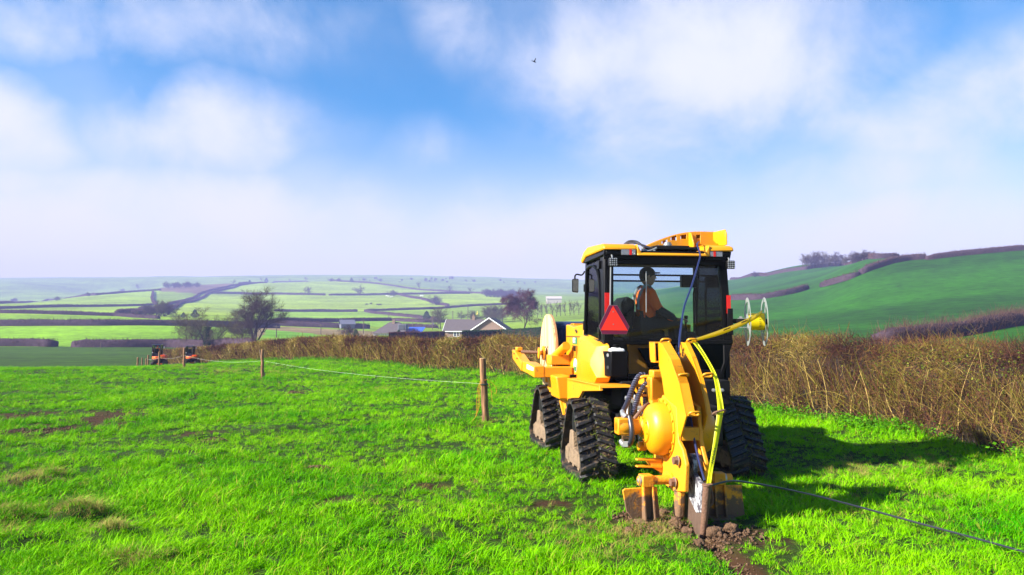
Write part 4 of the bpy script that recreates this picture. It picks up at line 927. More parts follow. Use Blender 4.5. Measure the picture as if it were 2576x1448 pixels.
window(cot, 1.8, 0.0, 0.9, 1.4, -0.02); window(cot, 5.2, -0.1, 1.8, 1.6, -0.02, bars=2)
# blue roofed shed, grey barn, far pale shed
w = on_ground(1040, 846, 190); kx = PX2M(w.y); sh = empty('garden_shed', ((1023 - 1288) * kx, w.y, w.z), R(-12)); tag(sh, 'low garden shed with a bright blue sloping roof', 'shed')
MB().box(0, 3.8, 0, 2.6, -0.5, 1.0).obj('wall', m_brick, sh); MB().prism([(-0.3, 0.75), (3.0, 2.2), (3.0, 2.32), (-0.3, 0.87)], 'x', -0.3, 4.1).obj('roof', m_blue, sh)
w = on_ground(880, 828, 240); kx = PX2M(w.y); bn = empty('barn', ((859 - 1288) * kx, w.y, w.z), R(24)); tag(bn, 'small grey slate-roofed stone barn among hedges left of the cottage', 'barn')
mb = MB(); mb.box(0, 5.0, 0, 3.6, -1, 1.8); mb.prism([(0, 1.8), (3.6, 1.8), (1.8, 3.2)], 'x', 4.8, 5.0); mb.obj('wall', m_slate, bn); mb = MB(); gable_roof(mb, 0, 5, 0, 3.6, 1.8, 3.25, 0.3); mb.obj('roof', m_slate, bn)
w = on_ground(1390, 764, 420); kx = PX2M(w.y); fs = empty('farm_shed', ((1375 - 1288) * kx, w.y, w.z)); tag(fs, 'pale sunlit farm shed on the hillside left of the cab mirror', 'barn')
mb = MB(); mb.box(0, 13, 0, 9, -2, 4.2); mb.prism([(0, 4.2), (9, 4.2), (4.5, 6.2)], 'x', 0, 13); mb.obj('wall', m_pale, fs); mb = MB(); gable_roof(mb, 0, 13, 0, 9, 4.2, 6.25, 0.4); mb.obj('roof', m_pale, fs)
w = on_ground(1201, 800, 260); kx = PX2M(w.y); ps = empty('garden_parasol', (w.x, w.y, w.z)); tag(ps, 'closed bright yellow pointed parasol above the bungalow roof', 'parasol')
MB().lathe([(1.2, 0.15), (1.6, 0.48), (2.6, 0.42), (3.8, 0.16), (4.6, 0.02)], (0, 0, 0), (0, 0, 1), 12).obj('canopy', paint('yellow_canvas', (0.75, 0.62, 0.03), 0.8), ps); MB().cyl((0, 0, -0.2), (0, 0, 4.9), 0.05, n=8).obj('pole', m_wood, ps)
# telegraph poles
for i, (x, yb, yt, y0, lab) in enumerate([(695, 850, 818, 150, 'dark pole at the edge of the rough bank behind the tallest bare tree'), (807, 842, 815, 180, 'pole standing in the rough bank left of the barn'), (914, 840, 804, 200, 'pole between the barn and the white cottage'), (1038, 832, 801, 200, 'pole rising behind the blue shed'),
        (1088, 830, 795, 190, 'tall pole left of the bungalow with a transformer'), (1139, 812, 783, 260, 'pole above the left end of the bungalow roof'), (1177, 808, 770, 260, 'pole just right of the bungalow chimney'), (978, 806, 791, 300, 'thin distant pole above the cottage')]):
    w = on_ground(x, yb, y0); H = (yb - yt) * PX2M(w.y); p = empty('telegraph_pole', w); tag(p, lab, 'pole', 'telegraph poles in the valley')
    MB().cyl((0, 0, -0.4), (0, 0, H), max(0.13, w.y * 0.0005), max(0.09, w.y * 0.00038), n=8).obj('post', m_wood, p); MB().box(-0.7, 0.7, -0.06, 0.06, H - 0.5, H - 0.38).obj('crossarm', m_wood, p)
    if i == 4: MB().cyl((0.35, 0, H * 0.35), (0.35, 0, H * 0.35 + 0.7), 0.25, n=10).obj('transformer', m_slate, p)
# garden hedges by the bungalow
def box_hedge(pix, h, label, c, y0, wd=1.4):
    W = [on_ground(px, py, y0) for px, py in pix]; root = empty('garden_hedge', W[0]); tag(root, label, 'hedge')
    Qh, Dh, Lh = resample([(q.x, q.y) for q in W], 60); NRh = np.stack([-Dh[:, 1], Dh[:, 0]], -1); n = 9000
    k = rng.integers(0, 59, n); a = rng.uniform(-1, 1, n); z = rng.uniform(0.02, 1, n) ; face = rng.uniform(size=n) < 0.6; a = np.where(face, -np.sign(NRh[k, 1]), a); z = np.where(face, z, 0.97)
    b_ = Qh[k] + NRh[k] * (a * wd / 2)[:, None] + Dh[k] * rng.uniform(0, Lh / 59, n)[:, None]; g = ground_z(Qh[k, 0], Qh[k, 1])
    base = np.stack([b_[:, 0], b_[:, 1], g + z * h], -1); dr = rng.normal(size=(n, 3)); dr[:, 2] += .5
    V, F, T = twigs(base, dr, rng.uniform(.12, .3, n), 0.05, rng.uniform(size=n), 0.2, 1, 3)
    m = twig_mat(label[:12], [tuple(v * s for v in c) for s in (0.5, 1.0, 1.6)]); me = np_mesh('leaves', V - np.array(W[0]), [F], False, {'tint': ('FLOAT', 'POINT', T)}); link('leaves', me, m, root)['kind'] = 'stuff'
    rows = []
    for i in range(60):
        gg = gz(*Qh[i])
        for (o_, z_) in ((-.5, -.3), (-.48, .95), (.48, .95), (.5, -.3)): q = Qh[i] + NRh[i] * o_ * wd; rows.append((q[0] - W[0].x, q[1] - W[0].y, gg + z_ * h - W[0].z))
    ii = np.arange(240).reshape(60, 4); F = np.stack([ii[:-1, :-1], ii[:-1, 1:], ii[1:, 1:], ii[1:, :-1]], -1).reshape(-1, 4)
    link('inner_branches', np_mesh('inner_branches', np.array(rows), [F]), m_core, root)
box_hedge([(985, 858), (1060, 856), (1112, 853)], 1.5, 'dark red-leaved garden hedge left of the bungalow', (0.055, 0.018, 0.018), 130)
box_hedge([(1168, 862), (1260, 858), (1380, 853), (1440, 850)], 2.1, 'clipped dark green garden hedge right of the bungalow', (0.012, 0.040, 0.012), 110)
# sheep and cattle
def beast(px, py, L_, c, label, name, y0):
    w = on_ground(px, py, y0); b = empty(name, w, random.uniform(-.5, .5)); tag(b, label, name, label)
    V = []; mb = MB(); prof = [(-0.5, .10), (-0.42, .2), (-0.1, .23), (0.2, .22), (0.42, .17), (0.5, .1)]
    mb.lathe([(d * L_, r * L_) for d, r in prof], (0, 0, 0.55 * L_), (1, 0, 0), 8); mb.tube([(0.42 * L_, 0, .62 * L_), (.6 * L_, 0, .66 * L_), (.78 * L_, 0, .52 * L_)], [.12 * L_, .1 * L_, .06 * L_], 6)
    for q in (-.38, .34):
        for s in (-.1, .1): mb.cyl((q * L_, s * L_, 0), (q * L_, s * L_, .5 * L_), .035 * L_, .06 * L_, 5)
    mb.obj('body', c, b)
m_wool = paint('sheep_wool', (0.75, 0.74, 0.70), 0.9); m_hide = paint('dark_hide', (0.03, 0.025, 0.025), 0.8)
for x in (1154, 1159, 1163, 1168, 1172, 1176): beast(603.7 + (x + 492) * 0.276, 746.5, 2.0, m_wool, 'white sheep grazing high on the right pale field', 'sheep', 420)
for (x, y) in ((972, 745.5), (977, 747), (983, 748.5), (986, 748)): beast(x, y + 1, 2.0, m_wool, 'white sheep grazing under the broad bush', 'sheep', 420)
for (x, y) in ((922, 769), (933, 767), (950, 769.5), (956, 770)): beast(x, y, 2.3, m_hide, 'dark cow grazing in the middle of the far hill', 'cow', 380)
# ------------------------------------------------------------------ the tracked plough machine (local: +x right, +y forward)
MUDC = (0.085, 0.055, 0.032)
m_yel = paint('machine_yellow', (0.66, 0.272, 0.0015), 0.42, var=0.05, scale=3, coat=0.05, bump=0.02, bscale=90, dirt=(0.26, 0.125, 0.03), dirt_amt=0.26, dirt_scale=9)
m_yeld = paint('machine_yellow_worn', (0.64, 0.258, 0.0015), 0.5, var=0.10, scale=5, bump=0.06, bscale=70, dirt=(0.24, 0.115, 0.04), dirt_amt=0.30, dirt_scale=13)
m_yelm = paint('machine_yellow_muddy', (0.74, 0.28, 0.004), 0.6, var=0.15, scale=6, bump=0.25, bscale=45, dirt=(0.16, 0.09, 0.05), dirt_amt=0.62, dirt_scale=11, dirt_z=(0.02, 0.5))
m_blk = paint('black_paint', (0.0035, 0.0035, 0.0045), 0.34, var=0.3, scale=5, dirt=(0.05, 0.043, 0.035), dirt_amt=0.08, dirt_scale=40, bump=0.02, spec=0.16)
m_blkm = paint('black_matt', (0.005, 0.005, 0.0055), 0.75, var=0.3, scale=6, dirt=(0.035, 0.025, 0.017), dirt_amt=0.22, dirt_scale=18, bump=0.1, spec=0.25)
m_rub = paint('track_rubber', (0.010, 0.0095, 0.010), 0.62, var=0.3, scale=9, bump=0.35, bscale=55, dirt=(0.11, 0.07, 0.04), dirt_amt=0.55, dirt_scale=10)
m_lug = paint('track_lug_rubber', (0.014, 0.0135, 0.016), 0.5, var=0.3, scale=20, bump=0.3, bscale=60, dirt=(0.12, 0.08, 0.045), dirt_amt=0.42, dirt_scale=16)
m_mudf = paint('dried_mud', (0.20, 0.138, 0.088), 0.95, var=0.4, scale=10, bump=0.8, bscale=40, dirt=(0.075, 0.046, 0.028), dirt_amt=0.45, dirt_scale=12)
m_steel = paint('bare_steel', (0.48, 0.46, 0.44), 0.38, metal=0.85, var=0.2, scale=14, dirt=(0.16, 0.09, 0.05), dirt_amt=0.2, dirt_scale=25)
m_rust = paint('rusty_steel', (0.16, 0.085, 0.055), 0.75, metal=0.2, var=0.35, scale=18, bump=0.4, bscale=60)
m_hose = paint('hydraulic_hose', (0.020, 0.021, 0.034), 0.38, var=0.3, scale=30, spec=0.6)
m_galv = paint('galvanised', (0.30, 0.31, 0.32), 0.42, metal=0.6, var=0.15, scale=15)
m_wht = paint('white_plastic', (0.75, 0.76, 0.76), 0.4, var=0.05, scale=4)
m_red = paint('red_reflector', (0.70, 0.010, 0.006), 0.3, var=0.08, scale=30)
m_fluo = paint('fluorescent_red', (0.95, 0.030, 0.010), 0.5, var=0.03, scale=10)
m_lens = paint('clear_lens', (0.26, 0.27, 0.31), 0.15, metal=0.3, var=0.5, scale=130, bump=0.6, bscale=200)
m_green = paint('green_decal', (0.02, 0.16, 0.07), 0.5); m_white = paint('white_decal', (0.80, 0.82, 0.80), 0.5, var=0.03)
m_ink = paint('black_ink', (0.012, 0.012, 0.012), 0.6)
m_glass, N, L, b = nodes('cab_glass'); N.remove(b)
tr = N.new('ShaderNodeBsdfTransparent'); tr.inputs['Color'].default_value = (0.84, 0.91, 0.93, 1)
gl = N.new('ShaderNodeBsdfGlossy'); gl.inputs['Roughness'].default_value = 0.02
fr = N.new('ShaderNodeFresnel'); fr.inputs['IOR'].default_value = 1.22
ms = N.new('ShaderNodeMixShader'); L.new(fr.outputs[0], ms.inputs[0]); L.new(tr.outputs[0], ms.inputs[1]); L.new(gl.outputs[0], ms.inputs[2]); L.new(ms.outputs[0], N['Material Output'].inputs['Surface'])
m_mirror = paint('mirror_glass', (0.8, 0.8, 0.82), 0.03, metal=1.0, var=0.02)

M = empty('plough_machine', MACH_O, MACH_YAW)
tag(M, 'yellow and black four-tracked cable plough machine working along the hedge', 'plough')
def text_mesh(s, size, extrude=0.001, align='CENTER'):
    cu = bpy.data.curves.new('txt', 'FONT'); cu.body = s; cu.size = size; cu.extrude = extrude; cu.align_x = align; cu.align_y = 'CENTER'; cu.resolution_u = 3
    ob = bpy.data.objects.new('txt', cu); col.objects.link(ob); dg = bpy.context.evaluated_depsgraph_get()
    me = bpy.data.meshes.new_from_object(ob.evaluated_get(dg)); bpy.data.objects.remove(ob); return me
def text(s, size, name, mat, parent, loc, right, upv, sxscale=1.0):
    me = text_mesh(s, size); r_ = Vector(right).normalized(); u_ = Vector(upv).normalized(); n_ = r_.cross(u_)
    me.transform(Matrix.Diagonal((sxscale, 1, 1, 1))); me.transform(Matrix((r_, u_, n_)).transposed().to_4x4())
    me.materials.clear(); o = link(name, me, mat, parent); o.location = loc; return o

# --- tracks
def belt_path(n=150):
    C = [(0.0, 0.585, 0.275), (-0.40, 0.165, 0.160), (0.40, 0.165, 0.160)]   # sprocket, rear idler, front idler (y, z, r)
    pts = []
    for (cy, cz, r_) in C:
        for k in range(72): a = 2 * math.pi * k / 72; pts.append((cy + r_ * math.cos(a), cz + r_ * math.sin(a)))
    pts = sorted(set(pts)); 
    def half(ps):
        h_ = []
        for p in ps:
            while len(h_) > 1 and (h_[-1][0] - h_[-2][0]) * (p[1] - h_[-2][1]) - (h_[-1][1] - h_[-2][1]) * (p[0] - h_[-2][0]) <= 0: h_.pop()
            h_.append(p)
        return h_
    hull = half(pts)[:-1] + half(pts[::-1])[:-1]
    P = np.array(hull + [hull[0]]); s = np.concatenate([[0], np.cumsum(np.linalg.norm(np.diff(P, axis=0), axis=1))])
    t = np.linspace(0, s[-1], n, endpoint=False); return np.stack([np.interp(t, s, P[:, 0]), np.interp(t, s, P[:, 1])], -1), s[-1]
BP, BL = belt_path()
TAN = np.roll(BP, -1, 0) - np.roll(BP, 1, 0); TAN /= np.linalg.norm(TAN, axis=1)[:, None]; NRM = np.stack([TAN[:, 1], -TAN[:, 0]], -1)   # outward for ccw
TW = 0.43
def belt_mesh():
    mb = MB(); rings = []
    for p, nn in zip(BP, NRM):
        o_ = p + nn * 0.0; i_ = p - nn * 0.035
        rings.append([(-TW / 2, i_[0], i_[1]), (-TW / 2, o_[0], o_[1]), (0, o_[0] + nn[0] * 0.006, o_[1] + nn[1] * 0.006), (TW / 2, o_[0], o_[1]), (TW / 2, i_[0], i_[1])])
    rings.append(rings[0]); mb.loft(rings, True, False); return mb.mesh('belt')
belt_me = belt_mesh(); belt_me.materials.append(m_rub)
def lug_mesh(sg):
    """one chevron bar; local: x across, y along the belt, z outward"""
    mb = MB(); x0, x1 = sg * (TW / 2 + 0.004), sg * 0.012; dy = 0.075; w = 0.021; h = 0.034
    rings = []
    for f in (0, 0.12, 0.9, 1.0):
        x = x0 + (x1 - x0) * f; y = -dy * 0.5 + dy * f; hh = h * (0.75 if f in (0, 1.0) else 1)
        rings.append([(x, y - w * 1.35, -0.006), (x, y + w * 1.35, -0.006), (x, y + w * 0.8, hh), (x, y - w * 0.8, hh)])
    mb.loft(rings); me = mb.mesh('tread_lug'); bm = bmesh.new(); bm.from_mesh(me); bmesh.ops.recalc_face_normals(bm, faces=bm.faces); bm.to_mesh(me); bm.free()
    me.materials.append(m_lug); return me
lugs = (lug_mesh(-1), lug_mesh(1))
NL = 30
g_rng = np.random.default_rng(3)
def make_track(cx, cy, yaw, lab):
    t = empty('track', (cx, cy, 0.0), yaw, M); t['label'] = lab
    bo = link('belt', belt_me, None, t, 40)
    for k in range(NL):
        for q, me in enumerate(lugs):
            f = ((k + 0.5 * q) / NL) % 1.0 * len(BP); i = int(f) % len(BP); p, tt, nn = BP[i], TAN[i], NRM[i]
            o = bpy.data.objects.new('tread_lug', me); col.objects.link(o); o.parent = t
            # the chevrons point up the back of the belt
            yv = Vector((0, -tt[0], -tt[1])); zv = Vector((0, nn[0], nn[1])); xv = yv.cross(zv)
            o.matrix_local = Matrix.Translation((0, p[0], p[1])) @ Matrix((xv, yv, zv)).transposed().to_4x4()
    sgn = -1 if cx < 0 else 1
    mb = MB(); mb.prism([(-0.40, 0.10), (0.40, 0.10), (0.40, 0.26), (0.20, 0.30), (0.13, 0.50), (-0.02, 0.50), (-0.06, 0.30), (-0.40, 0.26)], 'x', -0.19, 0.19)
    mb.obj('undercarriage_frame', m_mudf, t, 0.015)
    mb = MB(); mb.cyl((-0.14, 0, 0.585), (0.14, 0, 0.585), 0.235, n=28); mb.cyl((-0.17, 0, 0.585), (0.17, 0, 0.585), 0.10, n=16); mb.obj('sprocket', m_blkm, t, 0.008)
    for yy in (-0.40, 0.40):
        mb = MB(); mb.cyl((-0.15, yy, 0.165), (0.15, yy, 0.165), 0.122, n=22); mb.cyl((-0.18, yy, 0.165), (0.18, yy, 0.165), 0.05, n=12); mb.obj('idler', m_mudf, t, 0.006)
    for yy in (-0.14, 0.14): MB().cyl((-0.15, yy, 0.115), (0.15, yy, 0.115), 0.075, n=16).obj('roller', m_mudf, t, 0.005)
    MB().cyl((-sgn * 0.10, 0, 0.585), (-sgn * 0.62, 0, 0.585), 0.085, n=16).obj('axle', m_blkm, t)
    # turf and mud carried round by the belt
    n = 1700 if cy < 1 else 700; i = g_rng.integers(0, len(BP), n); a = np.clip(g_rng.normal(0.06, 0.11, n), -0.19, 0.19); base = np.stack([a, BP[i, 0] + NRM[i, 0] * 0.004, BP[i, 1] + NRM[i, 1] * 0.004], -1)
    k = base[:, 2] > 0.04; base = base[k]; i = i[k]; m_ = len(base)
    dr = np.stack([g_rng.normal(size=m_) * 0.8, NRM[i, 0] * 0.6 + g_rng.normal(size=m_) * 0.6, NRM[i, 1] * 0.6 + g_rng.normal(size=m_) * 0.6 - 0.2], -1)
    V, F, T = twigs(base, dr, g_rng.uniform(0.02, 0.075, m_), g_rng.uniform(0.002, 0.008, m_), g_rng.uniform(size=m_), 0.5, 2, 3)
    link('stuck_turf', np_mesh('stuck_turf', V, [F], False, {'tint': ('FLOAT', 'POINT', T)}), m_turf, t)['kind'] = 'stuff'
    return t
m_turf = twig_mat('stuck_turf', [(0.045, 0.028, 0.018), (0.10, 0.060, 0.035), (0.15, 0.10, 0.05), (0.13, 0.15, 0.02), (0.16, 0.24, 0.02)])
make_track(-0.905, 0.0, R(0), 'rear left rubber track with turf in its lugs'); make_track(0.905, 0.0, R(0), 'rear right rubber track in the shade')
make_track(-0.905, 2.30, R(3), 'front left rubber track'); make_track(0.905, 2.30, R(3), 'front right rubber track, mostly hidden')

# --- chassis between the tracks
mb = MB(); mb.box(-0.42, 0.42, -0.95, 2.9, 0.42, 0.86); mb.box(-0.62, 0.62, -0.30, 0.30, 0.46, 0.72); mb.box(-0.62, 0.62, 2.0, 2.6, 0.46, 0.72); mb.obj('chassis', m_blkm, M, 0.02)
mb = MB(); mb.box(-0.66, 0.66, -0.62, -0.20, 0.84, 1.13); mb.obj('rear_crossmember', m_blkm, M, 0.015)
for (x, z) in ((-0.54, 1.03), (-0.30, 1.03), (0.45, 1.02), (0.55, 1.02)):
    MB().lathe([(0, 0.022), (0.02, 0.022), (0.02, 0.014), (0.05, 0.012)], (x, -0.62, z), (0, -1, 0), 10).obj('hydraulic_coupling', m_galv, M)
# dirty yellow belly plate seen under the deck
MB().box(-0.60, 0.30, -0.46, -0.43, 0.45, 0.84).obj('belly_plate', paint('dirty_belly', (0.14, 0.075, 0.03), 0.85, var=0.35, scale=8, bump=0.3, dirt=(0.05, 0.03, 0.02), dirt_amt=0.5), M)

# --- left deck over the tracks
mb = MB(); mb.prism([(0.86, 1.07), (-0.80, 1.105), (-0.84, 1.045), (0.0, 0.975), (0.26, 0.84), (0.70, 0.80), (1.34, 0.735), (1.17, 0.555), (1.40, 0.72), (1.40, 1.07)], 'x', -0.965, -0.93); mb.obj('deck_skirt', m_yeld, M, 0.004)
mb = MB(); mb.prism([(1.75, 1.065), (-0.80, 1.105), (-0.83, 1.075), (1.75, 1.03)], 'x', -0.965, -0.60); mb.obj('deck_plate', m_yeld, M, 0.005)
mb = MB(); mb.prism([(1.40, 0.74), (0.70, 0.80), (0.95, 0.62), (1.18, 0.56)], 'x', -0.93, -0.80); mb.obj('skirt_wedge', m_yeld, M, 0.01)
mb = MB(); mb.prism([(-1.12, 1.10), (-0.93, 1.115), (-0.905, 0.80), (-1.075, 0.795)], 'y', 0.86, 1.42); o = mb.obj('step_box', m_yel, M, 0.022, segs=3)
MB().box(-0.90, -0.80, 0.96, 1.02, 1.076, 1.12).obj('deck_catch', m_blk, M, 0.004)
# --- faceted side cover below the cab door
def poly_shell(pts3, faces, name, mat, parent, thick=0.012, bevel=0.006):
    me = bpy.data.meshes.new(name); me.from_pydata(pts3, [], faces); me.update()
    bm = bmesh.new(); bm.from_mesh(me); bmesh.ops.recalc_face_normals(bm, faces=bm.faces); bm.to_mesh(me); bm.free()
    o = link(name, me, mat, parent, 20)
    s = o.modifiers.new('thick', 'SOLIDIFY'); s.thickness = thick; s.offset = 0
    if bevel: m = o.modifiers.new('bevel', 'BEVEL'); m.width = bevel; m.segments = 2; m.limit_method = 'ANGLE'; m.angle_limit = R(15)
    return o
xo, xi = -0.925, -0.76
pc = [(xi - .02, 0.80, 1.655), (xi, 0.42, 1.655), (xi, -0.44, 1.555),               # 0 1 2 top inner edge
      (-0.82, 0.78, 1.60), (-0.87, 0.40, 1.60), (-0.885, -0.38, 1.52),              # 3 4 5 outer top
      (-0.845, 0.78, 1.36), (xo, 0.28, 1.37), (xo, -0.25, 1.36),                      # 6 7 8
      (xo, 0.10, 1.25), (xo - .012, -0.30, 1.30),                                    # 9 10
      (-0.845, 0.80, 1.075), (-0.90, 0.25, 1.085), (-0.90, -0.36, 1.10), (-0.90, -0.47, 1.17),   # 11 12 13 14
      (-0.76, -0.50, 1.535), (-0.76, -0.53, 1.17), (-0.76, -0.42, 1.09)]             # 15 16 17 rear inner edge
fc = [(0, 3, 4, 1), (1, 4, 5, 2), (3, 6, 7, 4), (4, 7, 8, 5), (6, 11, 12, 9, 7), (7, 9, 10, 8), (9, 12, 13, 10), (10, 13, 14), (2, 5, 15), (5, 8, 10, 14, 16, 15), (13, 17, 16, 14)]
poly_shell(pc, fc, 'side_cover', m_yel, M, 0.012, 0.012)
# --- engine hood
mb = MB(); mb.prism([(0.72, 1.06), (1.78, 1.06), (1.78, 1.80), (1.64, 1.80), (1.30, 1.765), (0.72, 1.80)], 'x', -0.78, 0.72); hood = mb.obj('hood', m_yel, M, 0.012)
mb = MB()
for k in range(12): mb.box(-0.792, -0.772, 1.06, 1.36, 1.345 + k * 0.013, 1.353 + k * 0.013)
MB().box(-0.786, -0.778, 1.05, 1.37, 1.338, 1.505).obj('grille_recess', m_blkm, hood); mb.obj('side_louvre', m_yeld, hood)
MB().box(-0.80, -0.785, 1.10, 1.21, 1.43, 1.50).obj('hood_latch', m_blk, hood, 0.006)
MB().box(-0.79, -0.775, 0.74, 1.74, 1.628, 1.636).obj('hood_seam', m_ink, hood)
MB().box(-0.7865, -0.775, 1.05, 1.345, 1.53, 1.62).obj('decal_panel', m_green, hood)
text('RTX', 0.105, 'model_lettering', m_white, hood, (-0.788, 1.215, 1.574), (0, -1, 0), (0, 0, 1), 0.78)
mb = MB(); mb.lathe([(0, 0.001), (0, 0.095), (0.004, 0.095), (0.004, 0.001)], (-0.781, 1.17, 1.235), (-1, 0, 0), 28); o = mb.obj('round_decal', m_white, hood)
pts = [(0.085, -0.045), (0.03, 0.005), (-0.02, -0.03), (-0.085, 0.03), (-0.088, -0.03), (-0.06, -0.072), (0, -0.092), (0.06, -0.072)]
mb = MB(); mb.prism([(1.17 + a * 0.97, 1.235 + c) for a, c in pts], 'x', -0.7885, -0.7855); mb.obj('decal_hill', m_green, hood)
mb = MB(); mb.box(-0.70, -0.45, 1.60, 1.78, 1.795, 1.82)
for k in range(8): mb.box(-0.72, 0.6, 1.66 + k * 0.014, 1.667 + k * 0.014, 1.80, 1.815)
mb.obj('top_grille', m_yeld, hood); mb = MB(); mb.prism([(1.02, 1.70), (1.12, 1.735), (1.18, 1.715), (1.08, 1.675)], 'x', -0.787, -0.782); mb.obj('lift_mark', m_ink, hood)
# hood flank lamp by the reel ram
MB().box(-0.86, -0.785, 1.60, 1.64, 1.20, 1.36).obj('marker_lamp', m_blk, M, 0.006)

# --- cable reel carrier in front
mb = MB(); mb.prism([(3.28, 1.25), (3.34, 1.40), (3.18, 1.40), (2.35, 1.245), (2.35, 1.10)], 'x', -1.36, -1.22); mb.obj('carrier_tip', m_yel, M, 0.008)
mb = MB(); mb.prism([(2.34, 1.10), (2.34, 1.245), (1.86, 1.255), (1.26, 1.22), (1.26, 1.065), (1.86, 1.09)], 'x', -1.345, -1.205); mb.obj('carrier_arm', m_yel, M, 0.008)
mb = MB(); mb.prism([(1.88, 1.155), (1.32, 1.155), (1.32, 1.20), (1.88, 1.225)], 'x', -1.349, -1.343); mb.obj('arm_sticker', m_white, M)
mb = MB(); mb.box(-1.21, -0.80, 1.265, 1.45, 1.065, 1.21); mb.box(-1.06, -0.78, 1.50, 1.86, 1.225, 1.365); mb.obj('carrier_beam', m_yeld, M, 0.012)
MB().cyl((-1.32, 2.6, 1.385), (-0.96, 2.45, 1.375), 0.026, n=14).obj('reel_shaft', m_rust, M)
mb = MB(); mb.lathe([(0, 0.03), (0, 0.11), (0.02, 0.11), (0.02, 0.03), (0.07, 0.03), (0.07, 0.085), (0.09, 0.085), (0.09, 0.02)], (-0.99, 2.42, 1.37), (-1, 0, 0), 24); mb.obj('shaft_flange', m_yeld, M)
for (y0_, y1_) in ((2.16, 2.30), (1.80, 1.92)):
    mb = MB(); mb.prism([(y0_, 1.27), (y1_, 1.27), (y1_ - .05, 1.12), (y1_ - .08, 0.80), (y0_ - .18, 0.80), (y0_ - .12, 1.12)], 'x', -0.975, -0.945); mb.obj('carrier_bracket', m_yeld, M, 0.006)
MB().cyl((-0.96, 1.86, 1.31), (-0.90, 1.22, 1.50), 0.062, n=20).obj('lift_ram', m_yel, M, 0.006)
for yy in (3.05, 2.72): MB().cyl((-1.38, yy, 1.345 - (3.05 - yy) * 0.2), (-1.12, yy, 1.345 - (3.05 - yy) * 0.2), 0.012, n=8).obj('clamp_bolt', m_rust, M)
mb = MB(); mb.box(-1.33, -1.24, 2.98, 3.2, 1.39, 1.45); mb.obj('shaft_clamp', m_yeld, M, 0.01)
MB().box(-0.98, 0.95, 2.36, 2.48, 0.92, 1.02).obj('reel_cradle', m_yeld, M, 0.01)
for sgx in (-0.86, 0.82): MB().box(sgx - 0.03, sgx + 0.03, 2.30, 2.54, 0.86, 1.36).obj('cradle_upright', m_yeld, M, 0.01)

# --- cab
cab = empty('cab', (0, 0, 0), 0, M)
Yr, Yf = -0.36, 0.62; CW = 0.78
def post(x, y, z0, x1, y1, z1, w, d, name='pillar'):
    mb = MB(); mb.loft([[(x - w, y - d, z0), (x + w, y - d, z0), (x + w, y + d, z0), (x - w, y + d, z0)], [(x1 - w, y1 - d, z1), (x1 + w, y1 - d, z1), (x1 + w, y1 + d, z1), (x1 - w, y1 + d, z1)]]); return mb.obj(name, m_blk, cab, 0.008)
post(-0.725, Yr + .03, 1.15, -0.715, Yr + .03, 2.62, 0.055, 0.03); post(0.765, Yr + .03, 1.60, 0.705, Yr + .03, 2.62, 0.05, 0.03)
post(-0.76, Yf + .03, 1.62, -0.75, Yf - .06, 2.62, 0.025, 0.03); post(0.79, Yf, 1.15, 0.73, Yf - .05, 2.62, 0.03, 0.03)
post(-0.765, Yr + 0.10, 1.50, -0.76, Yr + 0.12, 2.60, 0.016, 0.07, 'door_pillar')
# rear frame with tapering right side, lower panel with an opening at left and a pane at right
mb = MB(); mb.prism([(-0.80, 1.60), (0.825, 1.60), (0.815, 1.545), (-0.80, 1.545)], 'y', Yr - .004, Yr + .05); mb.obj('window_sill_rail', m_blk, cab, 0.01)
mb = MB(); mb.prism([(-0.74, 2.50), (0.72, 2.50), (0.74, 2.64), (-0.76, 2.64)], 'y', Yr - .002, Yr + .055); mb.obj('header_rail', m_blk, cab, 0.01)
mb = MB(); mb.prism([(0.70, 1.545), (0.815, 1.545), (0.735, 1.33), (0.69, 1.13), (0.62, 1.13), (0.70, 1.33)], 'y', Yr - .001, Yr + .05); mb.obj('lower_right_frame', m_blk, cab, 0.01)
mb = MB(); mb.box(0.10, 0.40, Yr, Yr + .04, 1.13, 1.545); mb.box(0.40, 0.70, Yr + .002, Yr + .04, 1.13, 1.24); mb.box(-0.80, -0.50, Yr + .002, Yr + .04, 1.13, 1.545); mb.box(-0.50, 0.10, Yr + .004, Yr + .04, 1.13, 1.20); mb.obj('lower_panel', m_blk, cab, 0.008)
MB().prism([(0.40, 1.24), (0.69, 1.24), (0.705, 1.33), (0.75, 1.545), (0.40, 1.545)], 'y', Yr + .020, Yr + .026).obj('lower_pane', m_glass, cab)
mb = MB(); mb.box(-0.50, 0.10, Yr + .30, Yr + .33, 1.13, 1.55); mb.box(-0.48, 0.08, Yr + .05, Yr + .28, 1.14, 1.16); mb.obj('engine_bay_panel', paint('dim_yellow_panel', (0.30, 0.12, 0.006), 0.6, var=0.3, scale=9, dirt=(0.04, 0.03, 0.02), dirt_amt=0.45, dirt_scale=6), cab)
mb = MB(); mb.prism([(-0.30, 1.50), (0.02, 1.50), (-0.02, 1.30), (-0.16, 1.26)], 'y', Yr + .20, Yr + .26); mb.cyl((-0.1, Yr + .22, 1.22), (0.06, Yr + .22, 1.22), 0.05, n=14); mb.obj('filter_housing', m_blkm, cab, 0.01)
